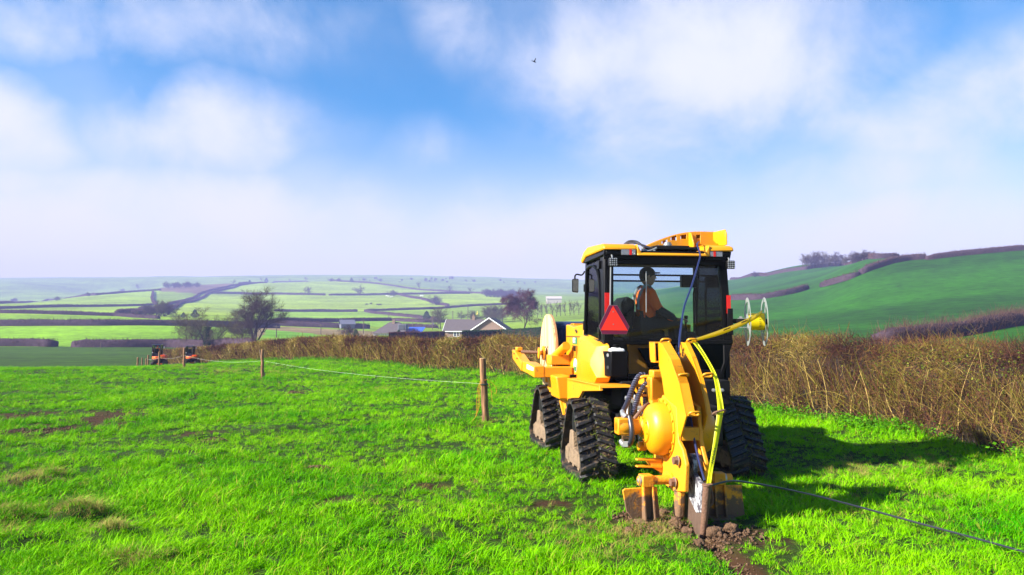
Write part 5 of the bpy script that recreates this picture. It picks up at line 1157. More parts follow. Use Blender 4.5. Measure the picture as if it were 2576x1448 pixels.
# panes
rear_pane = MB().prism([(-0.67, 1.605), (0.735, 1.605), (0.675, 2.50), (-0.665, 2.50)], 'y', Yr + .018, Yr + .024).obj('rear_pane', m_glass, cab)
MB().prism([(0.585, 1.66), (0.55, 2.56), (-0.22, 2.57), (-0.20, 1.575)], 'x', -0.772, -0.767).obj('door_pane', m_glass, cab)
mb = MB(); mb.tube(spline([(-0.782, 0.60, 1.665), (-0.782, 0.50, 2.40), (-0.782, 0.40, 2.52), (-0.782, 0.06, 2.50), (-0.782, -0.15, 2.28), (-0.782, -0.15, 1.66), (-0.782, -0.07, 1.59), (-0.782, 0.54, 1.65), (-0.782, 0.60, 1.67)], 5), 0.016, 8); mb.obj('door_frame', m_blk, cab)
MB().prism([(-0.74, 1.64), (0.76, 1.64), (0.70, 2.56), (-0.72, 2.56)], 'y', Yf - .01, Yf - .004).obj('front_pane', m_glass, cab)
MB().prism([(Yr + .07, 1.64), (Yf - .03, 1.64), (Yf - .06, 2.56), (Yr + .07, 2.56)], 'x', 0.742, 0.747).obj('right_pane', m_glass, cab)
mb = MB(); mb.box(-0.76, 0.78, Yr + .05, Yf, 1.10, 1.14); mb.box(0.74, 0.80, Yr + .05, Yf, 1.14, 1.64); mb.box(-0.745, 0.74, Yf - 0.02, Yf + .03, 1.14, 1.64); mb.box(-0.79, -0.75, Yr + .05, Yf, 1.14, 1.60); mb.obj('cab_floor', m_blkm, cab, 0.005)
MB().box(-0.74, 0.74, Yr + .04, Yf - .02, 2.555, 2.60).obj('headliner', m_blkm, cab)
# hinges, lamps, reflectors
MB().box(-0.80, -0.775, -0.20, -0.10, 2.46, 2.56).obj('door_hinge', m_blk, cab, 0.005); MB().box(-0.80, -0.775, -0.20, -0.10, 1.68, 1.75).obj('door_hinge', m_blk, cab, 0.005)
MB().box(-0.80, -0.77, 0.55, 0.60, 2.22, 2.32).obj('door_hinge', m_blk, cab, 0.005); MB().box(-0.80, -0.77, 0.60, 0.65, 1.72, 1.84).obj('door_hinge', m_blk, cab, 0.005)
MB().box(-0.775, -0.715, Yr - .012, Yr - .006, 1.88, 2.16).obj('reflector_strip', m_red, cab); MB().box(0.745, 0.795, Yr - .012, Yr - .006, 1.92, 2.14).obj('reflector_strip', m_red, cab)
for (x0, x1, z0, z1, lx0, lx1, rx) in ((-0.60, -0.415, 2.60, 2.675, 0, 0, 0.62), (0.50, 0.665, 2.595, 2.665, 0, 0, 0.35)):
    tl = MB().box(x0, x1, -0.455, -0.415, z0, z1).obj('tail_light', m_blk, cab, 0.006); w_ = x1 - x0
    MB().box(x0 + .006, x0 + w_ * rx - .012, -0.462, -0.452, z0 + .006, z1 - .006).obj('clear_lens', m_lens, tl); MB().box(x0 + w_ * rx - .010, x0 + w_ * rx + .018, -0.464, -0.452, z0 + .005, z1 - .005).obj('red_lens', m_red, tl); MB().box(x0 + w_ * rx + .020, x1 - .006, -0.462, -0.452, z0 + .006, z1 - .006).obj('clear_lens', m_lens, tl)
for (cx_, cz_, tw) in ((-0.71, 2.513, 0.0), (0.74, 2.50, 0.0)):
    wl_ = MB().box(cx_ - .052, cx_ + .052, -0.53, -0.47, cz_ - .050, cz_ + .050).obj('work_lamp', m_blk, cab, 0.012)
    for i in range(4):
        for j in range(4): MB().lathe([(0, 0.011), (0.006, 0.009), (0.008, 0.002)], (cx_ - .036 + i * .024, -0.531, cz_ - .036 + j * .024), (0, -1, 0), 8).obj('lamp_cell', m_lens, wl_)
    MB().tube([(cx_ + .005, -0.47, cz_ + .02), (cx_ + .005, -0.45, cz_ + .08), (cx_, -0.40, cz_ + .11)], 0.010, 8).obj('lamp_bracket', m_galv, wl_)
# slow-vehicle triangle on its rod
MB().cyl((-0.715, -0.43, 2.46), (-0.735, -0.44, 1.70), 0.009, n=8).obj('sign_rod', m_galv, M)
hexa = [(-0.775, 2.007), (-0.676, 2.007), (-0.533, 1.757), (-0.567, 1.67), (-0.863, 1.67), (-0.898, 1.76)]
sg_ = MB().prism(hexa, 'y', -0.556, -0.552).obj('warning_triangle', m_galv, M); cxh = -0.72; czh = 1.80
MB().prism([(cxh + (x - cxh) * 0.985, czh + (z - czh) * 0.985) for x, z in hexa], 'y', -0.559, -0.5565).obj('dark_border', paint('dark_red_border', (0.16, 0.004, 0.045), 0.35), sg_)
MB().prism([(-0.728, 1.998), (-0.876, 1.716), (-0.553, 1.712)], 'y', -0.562, -0.5595).obj('bright_triangle', m_fluo, sg_)
for z in (1.93, 1.785): MB().lathe([(0, 0.007), (0.004, 0.006), (0.006, 0.001)], (-0.727, -0.562, z), (0, -1, 0), 10).obj('rivet', m_galv, sg_)
# black tank cradle and white reservoir
tk = MB(); tk.prism([(-0.82, -0.52), (-0.77, -0.62), (-0.58, -0.62), (-0.545, -0.55), (-0.545, -0.38), (-0.82, -0.38)], 'z', 1.19, 1.475); tank = tk.obj('tank_guard', m_blk, M, 0.006)
MB().box(-0.80, -0.55, -0.41, -0.37, 1.47, 1.595).obj('guard_back', m_blk, tank, 0.004)
for z in (1.43, 1.29): MB().lathe([(0, 0.02), (0.003, 0.02), (0.003, 0.002)], (-0.798, -0.572, z), (-0.89, -0.45, 0), 14).obj('guard_hole', m_steel if z > 1.4 else m_ink, tank)
rs = MB().box(-0.775, -0.60, -0.60, -0.44, 1.435, 1.505).obj('reservoir', m_wht, M, 0.02, segs=3); MB().box(-0.74, -0.64, -0.57, -0.47, 1.50, 1.515).obj('reservoir_neck', m_wht, rs, 0.01)
MB().lathe([(0, 0.040), (0.035, 0.040), (0.038, 0.03)], (-0.685, -0.53, 1.512), (0, 0, 1), 16).obj('reservoir_cap', m_blk, rs)
# mirror
mr_ = MB().prism([(-0.925, 2.225), (-0.84, 2.215), (-0.835, 2.405), (-0.925, 2.40)], 'y', 0.70, 0.745).obj('mirror', m_blk, M, 0.016, segs=3); MB().prism([(-0.916, 2.235), (-0.848, 2.228), (-0.844, 2.393), (-0.916, 2.390)], 'y', 0.694, 0.699).obj('mirror_glass', m_mirror, mr_)
MB().tube(spline([(-0.885, 0.72, 2.40), (-0.885, 0.71, 2.44), (-0.86, 0.70, 2.46), (-0.80, 0.68, 2.45), (-0.765, 0.66, 2.50)], 4), 0.011, 8).obj('mirror_arm', m_blk, mr_)
# --- roof
roof = empty('roof', (0, 0, 0), 0, M)
MB().prism([(-0.44, 2.60), (0.66, 2.60), (0.66, 2.63), (-0.44, 2.66)], 'x', -0.775, 0.775).obj('roof_base', m_blk, roof, 0.01)
def roof_side(x0, x1, name):
    pr = [(-0.47, 2.665), (-0.44, 2.72), (-0.36, 2.745), (0.35, 2.785), (0.55, 2.745), (0.70, 2.665), (0.71, 2.615), (0.64, 2.60), (0.45, 2.665)]
    mb = MB(); mb.prism(pr, 'x', x0, x1); return mb.obj(name, m_yel, roof, 0.022, segs=3)
roof_side(-0.81, -0.40, 'roof_shell'); roof_side(0.50, 0.81, 'roof_shell')
mb = MB(); mb.prism([(-0.48, 2.60), (-0.46, 2.635), (0.15, 2.66), (0.30, 2.745), (0.55, 2.73), (0.69, 2.655), (0.70, 2.61)], 'x', -0.402, 0.502); mb.obj('roof_centre', m_yel, roof, 0.012)
for (xa, xb) in ((-0.402, -0.33), (0.502, 0.42)):
    mb = MB(); mb.prism([(xa, 2.74), (xa, 2.61), (xb, 2.61)], 'y', -0.465, 0.25); mb.obj('roof_step', m_yel, roof, 0.012)
MB().prism([(-0.80, 2.667), (-0.42, 2.667), (-0.36, 2.58), (-0.36, 2.555), (-0.79, 2.555)], 'y', -0.415, -0.38).obj('roof_corner_trim', m_blk, roof, 0.01); MB().prism([(0.50, 2.665), (0.80, 2.665), (0.775, 2.555), (0.44, 2.555)], 'y', -0.415, -0.38).obj('roof_corner_trim', m_blk, roof, 0.01)
mb = MB(); mb.prism([(-0.42, 2.655), (0.45, 2.66), (0.62, 2.60), (0.40, 2.60), (-0.42, 2.61)], 'x', -0.797, -0.775); mb.obj('roof_side_trim', m_blk, roof, 0.006)
# flat black hatch with a filler cap, hoses
mb = MB(); mb.prism([(-0.19, -0.40), (0.40, -0.40), (0.44, -0.25), (0.40, 0.05), (-0.16, 0.05), (-0.22, -0.2)], 'z', 2.685, 2.72); mb.prism([(-0.12, -0.33), (0.30, -0.33), (0.33, -0.2), (0.28, 0.0), (-0.10, 0.0), (-0.14, -0.2)], 'z', 2.72, 2.742); hatch = mb.obj('roof_hatch', m_blkm, roof, 0.006)
MB().lathe([(0, 0.055), (0.03, 0.055), (0.03, 0.045), (0.05, 0.045), (0.055, 0.02)], (0.07, -0.2, 2.742), (0, 0, 1), 20).obj('hatch_cap', m_galv, hatch)
for x in (-0.15, -0.02, 0.28, 0.36): MB().lathe([(0, 0.02), (0.03, 0.014), (0.06, 0.016)], (x, -0.36, 2.63), (0, 0, 1), 10).obj('hatch_mount', m_blkm, hatch)
for k, dz in enumerate((0, 0.02)):
    MB().tube(spline([(-0.48 - .02 * k, -0.10, 2.74), (-0.42, -0.18, 2.80 - dz), (-0.34, -0.25, 2.79 - dz), (-0.28 + .02 * k, -0.32, 2.73), (-0.20, -0.36, 2.70)], 5), 0.013, 8).obj('roof_hose', m_hose, roof)
MB().tube(spline([(-0.30, -0.36, 2.69), (-0.25, -0.40, 2.66), (-0.19, -0.40, 2.675), (-0.14, -0.40, 2.70)], 4), 0.014, 8).obj('roof_fitting', m_galv, roof)
for (x, z) in ((-0.31, 2.70), (-0.17, 2.665)): MB().cyl((x, -0.40, z - .04), (x, -0.40, z + .01), 0.018, n=10).obj('roof_fitting', m_galv, roof)
# cable guide: a tall curved plate with slots, a wall at its right end
def arc_z(x): t = (x + 0.13) / (0.78 + 0.13); return 2.765 + 0.205 * math.sin(min(1, t * 1.25) * math.pi / 2) ** 0.9
guide = empty('cable_guide', (0, 0, 0), 0, roof)
def plate_with_slots(y, xs, xe, slots, name, lower=2.745, t=0.014):
    """vertical plate y=const: columns between slots, rails above and below each slot"""
    mb = MB(); cuts = [xs] + [v for s_ in slots for v in s_[:2]] + [xe]
    for i in range(0, len(cuts), 2):
        a, c = cuts[i], cuts[i + 1]; n = 6; xs_ = [a + (c - a) * k / n for k in range(n + 1)]
        mb.prism([(x, lower) for x in xs_] + [(x, arc_z(x)) for x in xs_[::-1]], 'y', y, y + t)
    for (a, c, z0, z1) in slots:
        xs_ = [a + (c - a) * k / 4 for k in range(5)]
        mb.prism([(x, max(lower + .01, min(z1 + (arc_z(x) - arc_z((a + c) / 2)), arc_z(x) - .012))) for x in xs_] + [(x, arc_z(x)) for x in xs_[::-1]], 'y', y, y + t)
        if z0 > lower + .012: mb.prism([(a, lower), (c, lower), (c, z0), (a, z0)], 'y', y, y + t)
    return mb.obj(name, m_yel, guide, 0.003)
SL = [(0.0, 0.05, 2.76, 2.785), (0.085, 0.165, 2.81, 2.85), (0.205, 0.285, 2.855, 2.905), (0.335, 0.415, 2.875, 2.925), (0.545, 0.60, 2.885, 2.93)]
plate_with_slots(0.06, -0.12, 0.78, SL, 'guide_plate'); plate_with_slots(0.24, -0.10, 0.78, SL, 'guide_plate')
mb = MB(); xs_ = [-0.12 + 0.92 * k / 14 for k in range(15)]; mb.prism([(x, arc_z(x) - .008) for x in xs_] + [(x, arc_z(x) + .006) for x in xs_[::-1]], 'y', 0.074, 0.24); mb.obj('guide_top', m_yel, guide)
mb = MB(); mb.prism([(0.06, 2.96), (-0.02, 2.94), (-0.10, 2.80), (-0.10, 2.70), (0.06, 2.70)], 'x', 0.44, 0.456); mb.obj('guide_web', m_yel, guide, 0.003)
mb = MB(); mb.prism([(0.056, 2.968), (-0.30, 2.955), (-0.34, 2.90), (-0.34, 2.76), (0.056, 2.745)], 'x', 0.765, 0.781); mb.box(0.50, 0.765, -0.30, 0.056, 2.745, 2.76); mb.obj('guide_wall', m_yel, guide, 0.006)
mb = MB(); mb.prism([(0.53, 2.76), (0.765, 2.76), (0.74, 2.80), (0.68, 2.86), (0.60, 2.89), (0.53, 2.895)], 'y', -0.11, -0.098); mb.obj('guide_arch', m_yeld, guide, 0.003)
# --- inside the cab
mb = MB(); mb.prism([(-0.12, 1.62), (0.36, 1.62), (0.36, 1.74), (-0.10, 1.72)], 'x', -0.42, 0.06); mb.obj('seat_cushion', m_blkm, cab, 0.03, segs=3)
mb = MB(); mb.prism([(-0.50, 1.70), (-0.36, 1.68), (-0.32, 1.95), (-0.31, 2.08), (-0.42, 2.14), (-0.50, 2.05)], 'y', -0.10, 0.34); mb.obj('seat_back', m_blkm, cab, 0.03, segs=3)
MB().box(-0.36, 0.0, 0.0, 0.28, 1.14, 1.62).obj('seat_base', m_blkm, cab, 0.02)
mb = MB(); mb.box(0.30, 0.46, -0.10, 0.24, 1.14, 1.70); mb.obj('control_console', m_blkm, cab, 0.02)
MB().tube([(0.40, 0.08, 1.70), (0.40, 0.09, 1.80), (0.41, 0.10, 1.90)], [0.015, 0.014, 0.026], 10).obj('joystick', m_blk, cab)
MB().box(0.46, 0.68, 0.36, 0.44, 2.28, 2.44).obj('display_screen', m_blk, cab, 0.012); MB().tube([(0.66, 0.42, 2.28), (0.66, 0.46, 2.20), (0.66, 0.46, 1.70)], 0.014, 8).obj('grab_bar', m_blk, cab)
MB().cyl((-0.264, Yr - .012, 2.42), (-0.268, Yr - .012, 1.93), 0.007, n=8).obj('wiper_arm', m_galv, cab)
for zz in (2.44, 2.36): MB().box(-0.70, 0.70, Yf - 0.04, Yf - 0.015, zz, zz + .022).obj('front_bar', m_blk, cab)
mb = MB(); mb.prism([(0.10, 1.62), (0.34, 1.62), (0.34, 1.83), (0.26, 1.87), (0.12, 1.80)], 'x', -0.70, -0.66); mb.obj('door_pocket', m_mudf, cab, 0.02)
# ------------------------------------------------------------------ plough at the back of the machine
PX = -0.60
plow = empty('plough', (0, 0, 0), 0, M)
# lift links and mast
mb = MB(); mb.box(-0.60, -0.36, -1.40, -0.55, 0.86, 0.96); mb.box(-0.60, -0.36, -1.40, -0.55, 0.50, 0.60); mb.obj('lift_link', m_blkm, plow, 0.015)
mb = MB(); mb.box(-0.70, -0.36, -1.80, -1.38, 0.66, 1.24); mb.obj('mast', m_yeld, plow, 0.02)
mb = MB(); mb.box(-0.70, -0.53, -1.80, -1.66, 1.02, 1.25); mb.box(-0.69, -0.50, -1.84, -1.70, 1.245, 1.32); mb.obj('mast_head', m_yeld, plow, 0.012)
for (x, z) in ((-0.62, 1.03), (-0.59, 1.03), (-0.56, 1.03), (-0.64, 1.27), (-0.60, 1.29), (-0.66, 0.98)):
    MB().lathe([(0, 0.017), (0.014, 0.017), (0.014, 0.01), (0.03, 0.01)], (x, -1.81, z), (0, -1, 0), 6).obj('bolt', m_yeld, plow)
# oscillator housings: two domes on a centre plate
def dome(x0, sg, name):
    mb = MB(); mb.lathe([(-0.01, 0.275), (0.025, 0.275), (0.03, 0.245), (0.10, 0.245), (0.155, 0.225), (0.19, 0.185), (0.205, 0.135), (0.208, 0.128), (0.215, 0.125), (0.22, 0.12), (0.222, 0.001)], (x0, -2.12, 0.79), (sg, 0, 0), 48)
    o = mb.obj(name, m_yel, plow, 0)
    for k in range(16):
        a = 2 * math.pi * k / 16; MB().lathe([(0, 0.013), (0.014, 0.013), (0.015, 0.005)], (x0 + sg * 0.025, -2.12 + 0.26 * math.cos(a), 0.79 + 0.26 * math.sin(a)), (sg, 0, 0), 6).obj('rim_bolt', m_yeld, o)
    for k in range(6):
        a = 2 * math.pi * k / 6 + .3; MB().lathe([(0, 0.009), (0.01, 0.009), (0.011, 0.003)], (x0 + sg * 0.22, -2.12 + 0.10 * math.cos(a), 0.79 + 0.10 * math.sin(a)), (sg, 0, 0), 6).obj('cover_bolt', m_yeld, o)
    return o
dome(-0.66, -1, 'oscillator_housing'); dome(-0.44, 1, 'oscillator_housing')
MB().cyl((-0.80, -1.93, 0.60), (-0.88, -1.93, 0.60), 0.045, n=20).obj('drain_plug', m_yel, plow, 0.008)
# hydraulic motor
mb = MB(); mb.lathe([(0, 0.10), (0.02, 0.10), (0.02, 0.075), (0.10, 0.078), (0.11, 0.085), (0.20, 0.085), (0.24, 0.07), (0.25, 0.045)], (-0.87, -2.02, 0.80), (-1, 0, 0), 12); mot = mb.obj('hydraulic_motor', m_yeld, plow, 0.006)
mb = MB(); mb.box(-1.12, -0.98, -2.09, -1.95, 0.73, 0.885); mb.obj('motor_block', m_yeld, mot, 0.012)
# front/centre frame plate carrying the blade, and the chute cheeks
mb = MB(); mb.prism([(-1.78, 0.80), (-1.78, 0.46), (-2.02, 0.27), (-2.30, 0.245), (-2.60, 0.30), (-2.635, 0.54), (-2.56, 0.66), (-2.46, 0.72), (-2.42, 1.02), (-2.05, 1.10)], 'x', -0.675, -0.635); mb.obj('frame_plate', m_yelm, plow, 0.010)
mb = MB(); mb.prism([(-1.78, 0.80), (-1.78, 0.46), (-2.02, 0.27), (-2.30, 0.245), (-2.55, 0.32), (-2.58, 0.54), (-2.46, 0.72), (-2.42, 1.02), (-2.05, 1.10)], 'x', -0.475, -0.435); mb.obj('frame_plate', m_yelm, plow, 0.010)
mb = MB(); mb.box(-0.635, -0.475, -2.10, -1.85, 0.45, 1.05); mb.obj('frame_core', m_yelm, plow, 0.01)
mb = MB(); mb.box(-0.635, -0.475, -2.46, -2.38, 0.72, 0.84); mb.obj('cross_plate', m_yeld, plow, 0.008)
left = [(-1.93, 1.60), (-2.05, 1.585), (-2.31, 1.43), (-2.50, 1.24), (-2.60, 1.06), (-2.65, 0.965), (-2.50, 0.755), (-2.38, 0.84), (-2.28, 0.92), (-2.12, 1.05), (-2.03, 1.27), (-1.95, 1.38)]
MB().prism(left, 'x', -0.672, -0.655).obj('chute_cheek', m_yel, plow, 0.004)
right = [(-1.86, 1.60), (-2.03, 1.59), (-2.20, 1.45), (-2.36, 1.27), (-2.47, 1.08), (-2.52, 0.96), (-2.47, 0.87), (-2.34, 0.74), (-2.27, 0.80), (-2.24, 0.90), (-1.98, 1.15), (-1.87, 1.38)]
MB().prism(right, 'x', -0.428, -0.411).obj('chute_cheek', m_yel, plow, 0.004)
# rolled flanges on the rear edges so the cheeks show a face to the back
for (pts, x0, x1) in ((left[1:6], -0.672, -0.585), (right[1:6], -0.428, -0.385)):
    mb = MB()
    for (a, c) in zip(pts[:-1], pts[1:]): mb.prism([(a[0], a[1]), (c[0], c[1]), (c[0] + 0.012, c[1] + 0.012), (a[0] + 0.012, a[1] + 0.012)], 'x', x0, x1)
    mb.obj('cheek_flange', m_yel, plow)
mb = MB(); mb.prism([(-1.80, 1.60), (-1.95, 1.60), (-1.97, 1.40), (-1.82, 1.42)], 'x', -0.715, -0.70); mb.box(-0.715, -0.60, -1.95, -1.82, 1.585, 1.60); mb.box(-0.715, -0.62, -1.97, -1.84, 1.40, 1.415); mb.obj('chute_hinge_box', m_yel, plow, 0.004)
# rubber lined chute
mb = MB(); rings = []
for (y, z) in [(-1.92, 1.42), (-2.06, 1.25), (-2.20, 1.02), (-2.32, 0.82)]: rings.append([(-0.652, y, z), (-0.43, y, z), (-0.43, y + .02, z + .012), (-0.652, y + .02, z + .012)])
mb.loft(rings); mb.obj('chute_liner', paint('chute_rubber', (0.060, 0.038, 0.034), 0.7, var=0.3, scale=25), plow)
# eye loops that guide tape and cable
def eye(c, a, w, h, mat=m_yel, r_=0.010):
    c = Vector(c); u = Vector(a).normalized(); v = Vector((0, -0.35, 0.25)).normalized(); P = []
    for k in range(20):
        t = 2 * math.pi * k / 20; P.append(c + u * (w * (abs(math.cos(t)) ** 0.6) * math.copysign(1, math.cos(t))) + v * (h * (abs(math.sin(t)) ** 0.8) * math.copysign(1, math.sin(t))))
    P.append(P[0]); P.append(P[1]); MB().tube(P, r_, 8).obj('guide_eye', mat, plow)
eye((-0.615, -2.00, 1.612), (1, 0, 0), 0.045, 0.03); eye((-0.36, -2.02, 1.612), (1, 0, 0), 0.045, 0.03)
eye((-0.605, -2.42, 1.30), (1, 0, 0.05), 0.047, 0.03, m_yeld); eye((-0.345, -2.36, 1.30), (1, 0, 0.05), 0.047, 0.03, m_yeld)
eye((-0.60, -2.66, 0.985), (1, 0, 0), 0.047, 0.03, m_yeld); eye((-0.33, -2.56, 0.98), (1, -0.1, 0.22), 0.055, 0.03, m_rust)
# fork bars
for z in (0.490, 0.425): MB().prism([(-0.93, z - 0.004), (-0.92, z + 0.009), (-0.68, z + 0.005), (-0.68, z - 0.018)], 'y', -2.05, -1.98).obj('fork_bar', m_yeld, plow, 0.004)
MB().prism([(-0.82, 0.485), (-0.68, 0.48), (-0.68, 0.36), (-0.76, 0.40)], 'y', -2.04, -1.90).obj('fork_web', m_yelm, plow, 0.006)
# blade
m_blade = paint('worn_white_blade', (0.42, 0.43, 0.46), 0.5, var=0.3, scale=9, bump=0.2, bscale=40, dirt=(0.05, 0.045, 0.06), dirt_amt=0.66, dirt_scale=11)
m_bladeb = paint('bare_blade_steel', (0.13, 0.085, 0.065), 0.55, metal=0.3, var=0.4, scale=14, bump=0.2, bscale=50)
mb = MB(); mb.prism([(-2.40, 0.56), (-2.43, 0.605), (-2.52, 0.62), (-2.56, 0.55), (-2.56, 0.45), (-2.73, 0.385), (-2.72, 0.15), (-2.60, 0.12), (-2.40, 0.24)], 'x', -0.575, -0.535); mb.obj('blade_shank', m_blade, plow, 0.006)
mb = MB(); mb.prism([(-2.20, 0.22), (-2.40, 0.24), (-2.60, 0.16), (-2.72, 0.15), (-2.70, -0.06), (-2.58, -0.10), (-2.34, -0.02), (-2.21, 0.08)], 'x', -0.570, -0.540); mb.obj('blade', m_bladeb, plow, 0.004)
mb = MB(); mb.prism([(-2.44, 0.61), (-2.53, 0.60), (-2.55, 0.46), (-2.47, 0.46)], 'x', -0.548, -0.470); mb.obj('shank_pad', m_rust, plow, 0.012)
for (y, z) in ((-2.49, 0.555), (-2.41, 0.35)):
    o = MB().cyl((-0.72, y, z), (-0.44, y, z), 0.020, n=12).obj('shank_bolt', m_rust, plow); MB().cyl((-0.735, y, z), (-0.70, y, z), 0.038, n=6).obj('bolt_head', m_rust, o); MB().cyl((-0.70, y, z), (-0.692, y, z), 0.046, n=18).obj('washer', m_steel, o)
# feed tube behind the blade
mb = MB(); mb.tube([(-0.545, -2.79, 0.40), (-0.55, -2.775, 0.30), (-0.555, -2.755, 0.15), (-0.56, -2.70, -0.08)], [0.036, 0.034, 0.032, 0.024], 14); mb.lathe([(0, 0.034), (0.0, 0.045), (0.014, 0.045), (0.014, 0.034)], (-0.545, -2.79, 0.393), (0, 0, 1), 16); mb.obj('feed_tube', m_rust, plow, 0)
MB().tube(spline([(-0.50, -2.75, 0.37), (-0.48, -2.75, 0.28), (-0.485, -2.74, 0.22), (-0.52, -2.74, 0.21)], 4), 0.009, 8).obj('tube_loop', m_rust, plow)
# stabiliser feet on a cross tube
MB().cyl((-1.0, -2.30, 0.35), (-0.11, -2.30, 0.35), 0.040, n=20).obj('foot_shaft', m_yelm, plow)
MB().lathe([(0, 0.06), (0.02, 0.06), (0.02, 0.045)], (-0.676, -2.30, 0.35), (-1, 0, 0), 20).obj('shaft_collar', m_yelm, plow)
def foot(xc, sg):
    f = empty('stabiliser_foot', (xc, -2.30, 0.0), R(-6 * sg), plow)
    MB().box(-0.055, 0.055, -0.055, 0.055, 0.295, 0.405).obj('foot_knuckle', m_yelm, f, 0.01)
    MB().lathe([(0, 0.045), (0.015, 0.045), (0.018, 0.03), (0.03, 0.012)], (sg * 0.055, 0, 0.35), (sg, 0, 0), 18).obj('pivot_cap', m_steel, f)
    mb = MB(); mb.prism([(-0.235 if sg < 0 else -0.12, 0.275), (-0.21 if sg < 0 else -0.11, 0.29), (0.10 if sg < 0 else 0.21, 0.29), (0.125 if sg < 0 else 0.235, 0.02), (0.10 if sg < 0 else 0.15, 0.0), (-0.13 if sg < 0 else -0.10, 0.0), (-0.20 if sg < 0 else -0.115, 0.09)], 'y', -0.02, 0.0); mb.obj('foot_plate', m_yelm, f, 0.005)
    for x in (-0.045, 0.045):
        mb = MB(); mb.prism([(-0.055, 0.30), (-0.02, 0.30), (-0.02, 0.01), (-0.10, 0.015)], 'x', x - 0.008, x + 0.008); mb.obj('foot_gusset', m_yelm, f, 0.003)
    mb = MB(); mb.prism([(-0.02, 0.02), (-0.10, 0.0), (-0.10, -0.012), (0.015, -0.012), (0.015, 0.02)], 'x', -0.13 if sg < 0 else -0.10, 0.10 if sg < 0 else 0.13); mb.obj('foot_sole', m_yelm, f, 0.004)
    n = 260; base = np.stack([g_rng.uniform(-0.2, 0.1, n) * (1 if sg < 0 else -1), np.full(n, -0.022), g_rng.uniform(0.01, 0.24, n)], -1)
foot(-0.925, -1); foot(-0.235, 1)
MB().prism([(-2.30, 0.28), (-2.44, 0.28), (-2.40, 0.02), (-2.26, 0.02)], 'x', -0.665, -0.60).obj('tow_lug', m_yelm, plow, 0.02)
# hoses and fittings
def hose(P, r_=0.021, mat=m_hose, name='hydraulic_hose'):
    Pp = spline(P, 6); o = MB().tube(Pp, r_, 12).obj(name, mat, plow)
    return o
def spiral(P, r_, pitch=0.03):
    """protective spiral wound on a hose"""
    Pp = spline(P, 14); S_ = [0]; 
    for a, c in zip(Pp[:-1], Pp[1:]): S_.append(S_[-1] + (c - a).length)
    out = []; n = int(S_[-1] / pitch * 10)
    for k in range(n):
        s_ = S_[-1] * k / n; i = max(j for j in range(len(S_)) if S_[j] <= s_); i = min(i, len(Pp) - 2); t = (Pp[i + 1] - Pp[i]).normalized(); u = t.orthogonal().normalized(); w_ = t.cross(u)
        c = Pp[i].lerp(Pp[i + 1], (s_ - S_[i]) / max(S_[i + 1] - S_[i], 1e-6)); a = 2 * math.pi * s_ / pitch; out.append(c + (u * math.cos(a) + w_ * math.sin(a)) * (r_ + 0.001))
    MB().tube(out, 0.0035, 5).obj('hose_spiral', paint('spiral_guard', (0.10, 0.10, 0.17), 0.35), plow)
h1 = [(-0.66, -1.62, 1.22), (-0.74, -1.62, 1.265), (-0.82, -1.66, 1.19), (-0.93, -1.78, 1.02), (-1.03, -1.94, 0.93)]
h2 = [(-0.62, -1.66, 1.16), (-0.70, -1.66, 1.18), (-0.78, -1.70, 1.10), (-0.86, -1.80, 0.98), (-0.93, -1.90, 0.88)]
h3 = [(-0.71, -1.62, 1.08), (-0.73, -1.70, 1.00), (-0.76, -1.76, 0.90), (-0.78, -1.78, 0.82)]
hose(h1, 0.025); spiral(h1[:4], 0.025); hose(h2, 0.024); spiral(h2[1:], 0.024); hose(h3, 0.02); spiral(h3, 0.02)
hose([(-0.64, -1.60, 1.20), (-0.655, -1.70, 1.10), (-0.68, -1.72, 0.98), (-0.72, -1.70, 0.86)], 0.018, m_blkm)
hose([(-1.0, -2.06, 0.90), (-1.0, -2.12, 0.80), (-1.0, -2.12, 0.70), (-1.0, -2.06, 0.645)], 0.026, m_hose)
hose([(-0.98, -2.0, 0.82), (-0.92, -2.02, 0.90), (-0.84, -2.0, 0.98), (-0.76, -1.9, 1.0)], 0.017, m_rust)
for P in ([(-1.03, -1.93, 0.935), (-1.035, -1.98, 0.905), (-1.02, -2.04, 0.885)], [(-1.06, -1.98, 0.66), (-1.05, -2.03, 0.635), (-1.01, -2.07, 0.64)]):
    MB().tube(spline(P, 4), 0.026, 10).obj('hose_fitting', m_galv, plow); MB().tube(P[1:], 0.032, 6).obj('fitting_nut', m_galv, plow)
for k in range(5):
    hose([(-0.80 + .03 * k, -1.40, 1.0 + .02 * k), (-0.85 + .03 * k, -1.5, 0.85), (-0.80 + .05 * k, -1.45, 0.66), (-0.72 + .03 * k, -1.3, 0.56)], 0.012, m_blkm if k % 2 else m_galv, 'small_hose')
for (x, y, z) in ((-0.86, -1.45, 1.02), (-0.76, -1.48, 0.93), (-0.70, -1.5, 0.88)): MB().tube([(x, y, z), (x + .05, y - .03, z - .012), (x + .09, y - .05, z - .05)], [0.022, 0.026, 0.02], 8).obj('hose_fitting', m_galv, plow)
hg = MB(); hg.tube(spline([(-0.56, -1.72, 1.235), (-0.72, -1.66, 1.25), (-0.80, -1.62, 1.20), (-0.80, -1.62, 1.12), (-0.74, -1.66, 1.06), (-0.56, -1.72, 1.07)], 4), 0.016, 8); hg.tube([(-0.80, -1.62, 1.16), (-0.66, -1.72, 1.15)], [0.02, 0.008], 8); hg.obj('hose_guard', m_yel, plow)

# ------------------------------------------------------------------ things carried by the machine
def mobj(root_name, label, cat, loc=(0, 0, 0)):
    e = empty(root_name, mach(*loc), MACH_YAW); tag(e, label, cat); return e
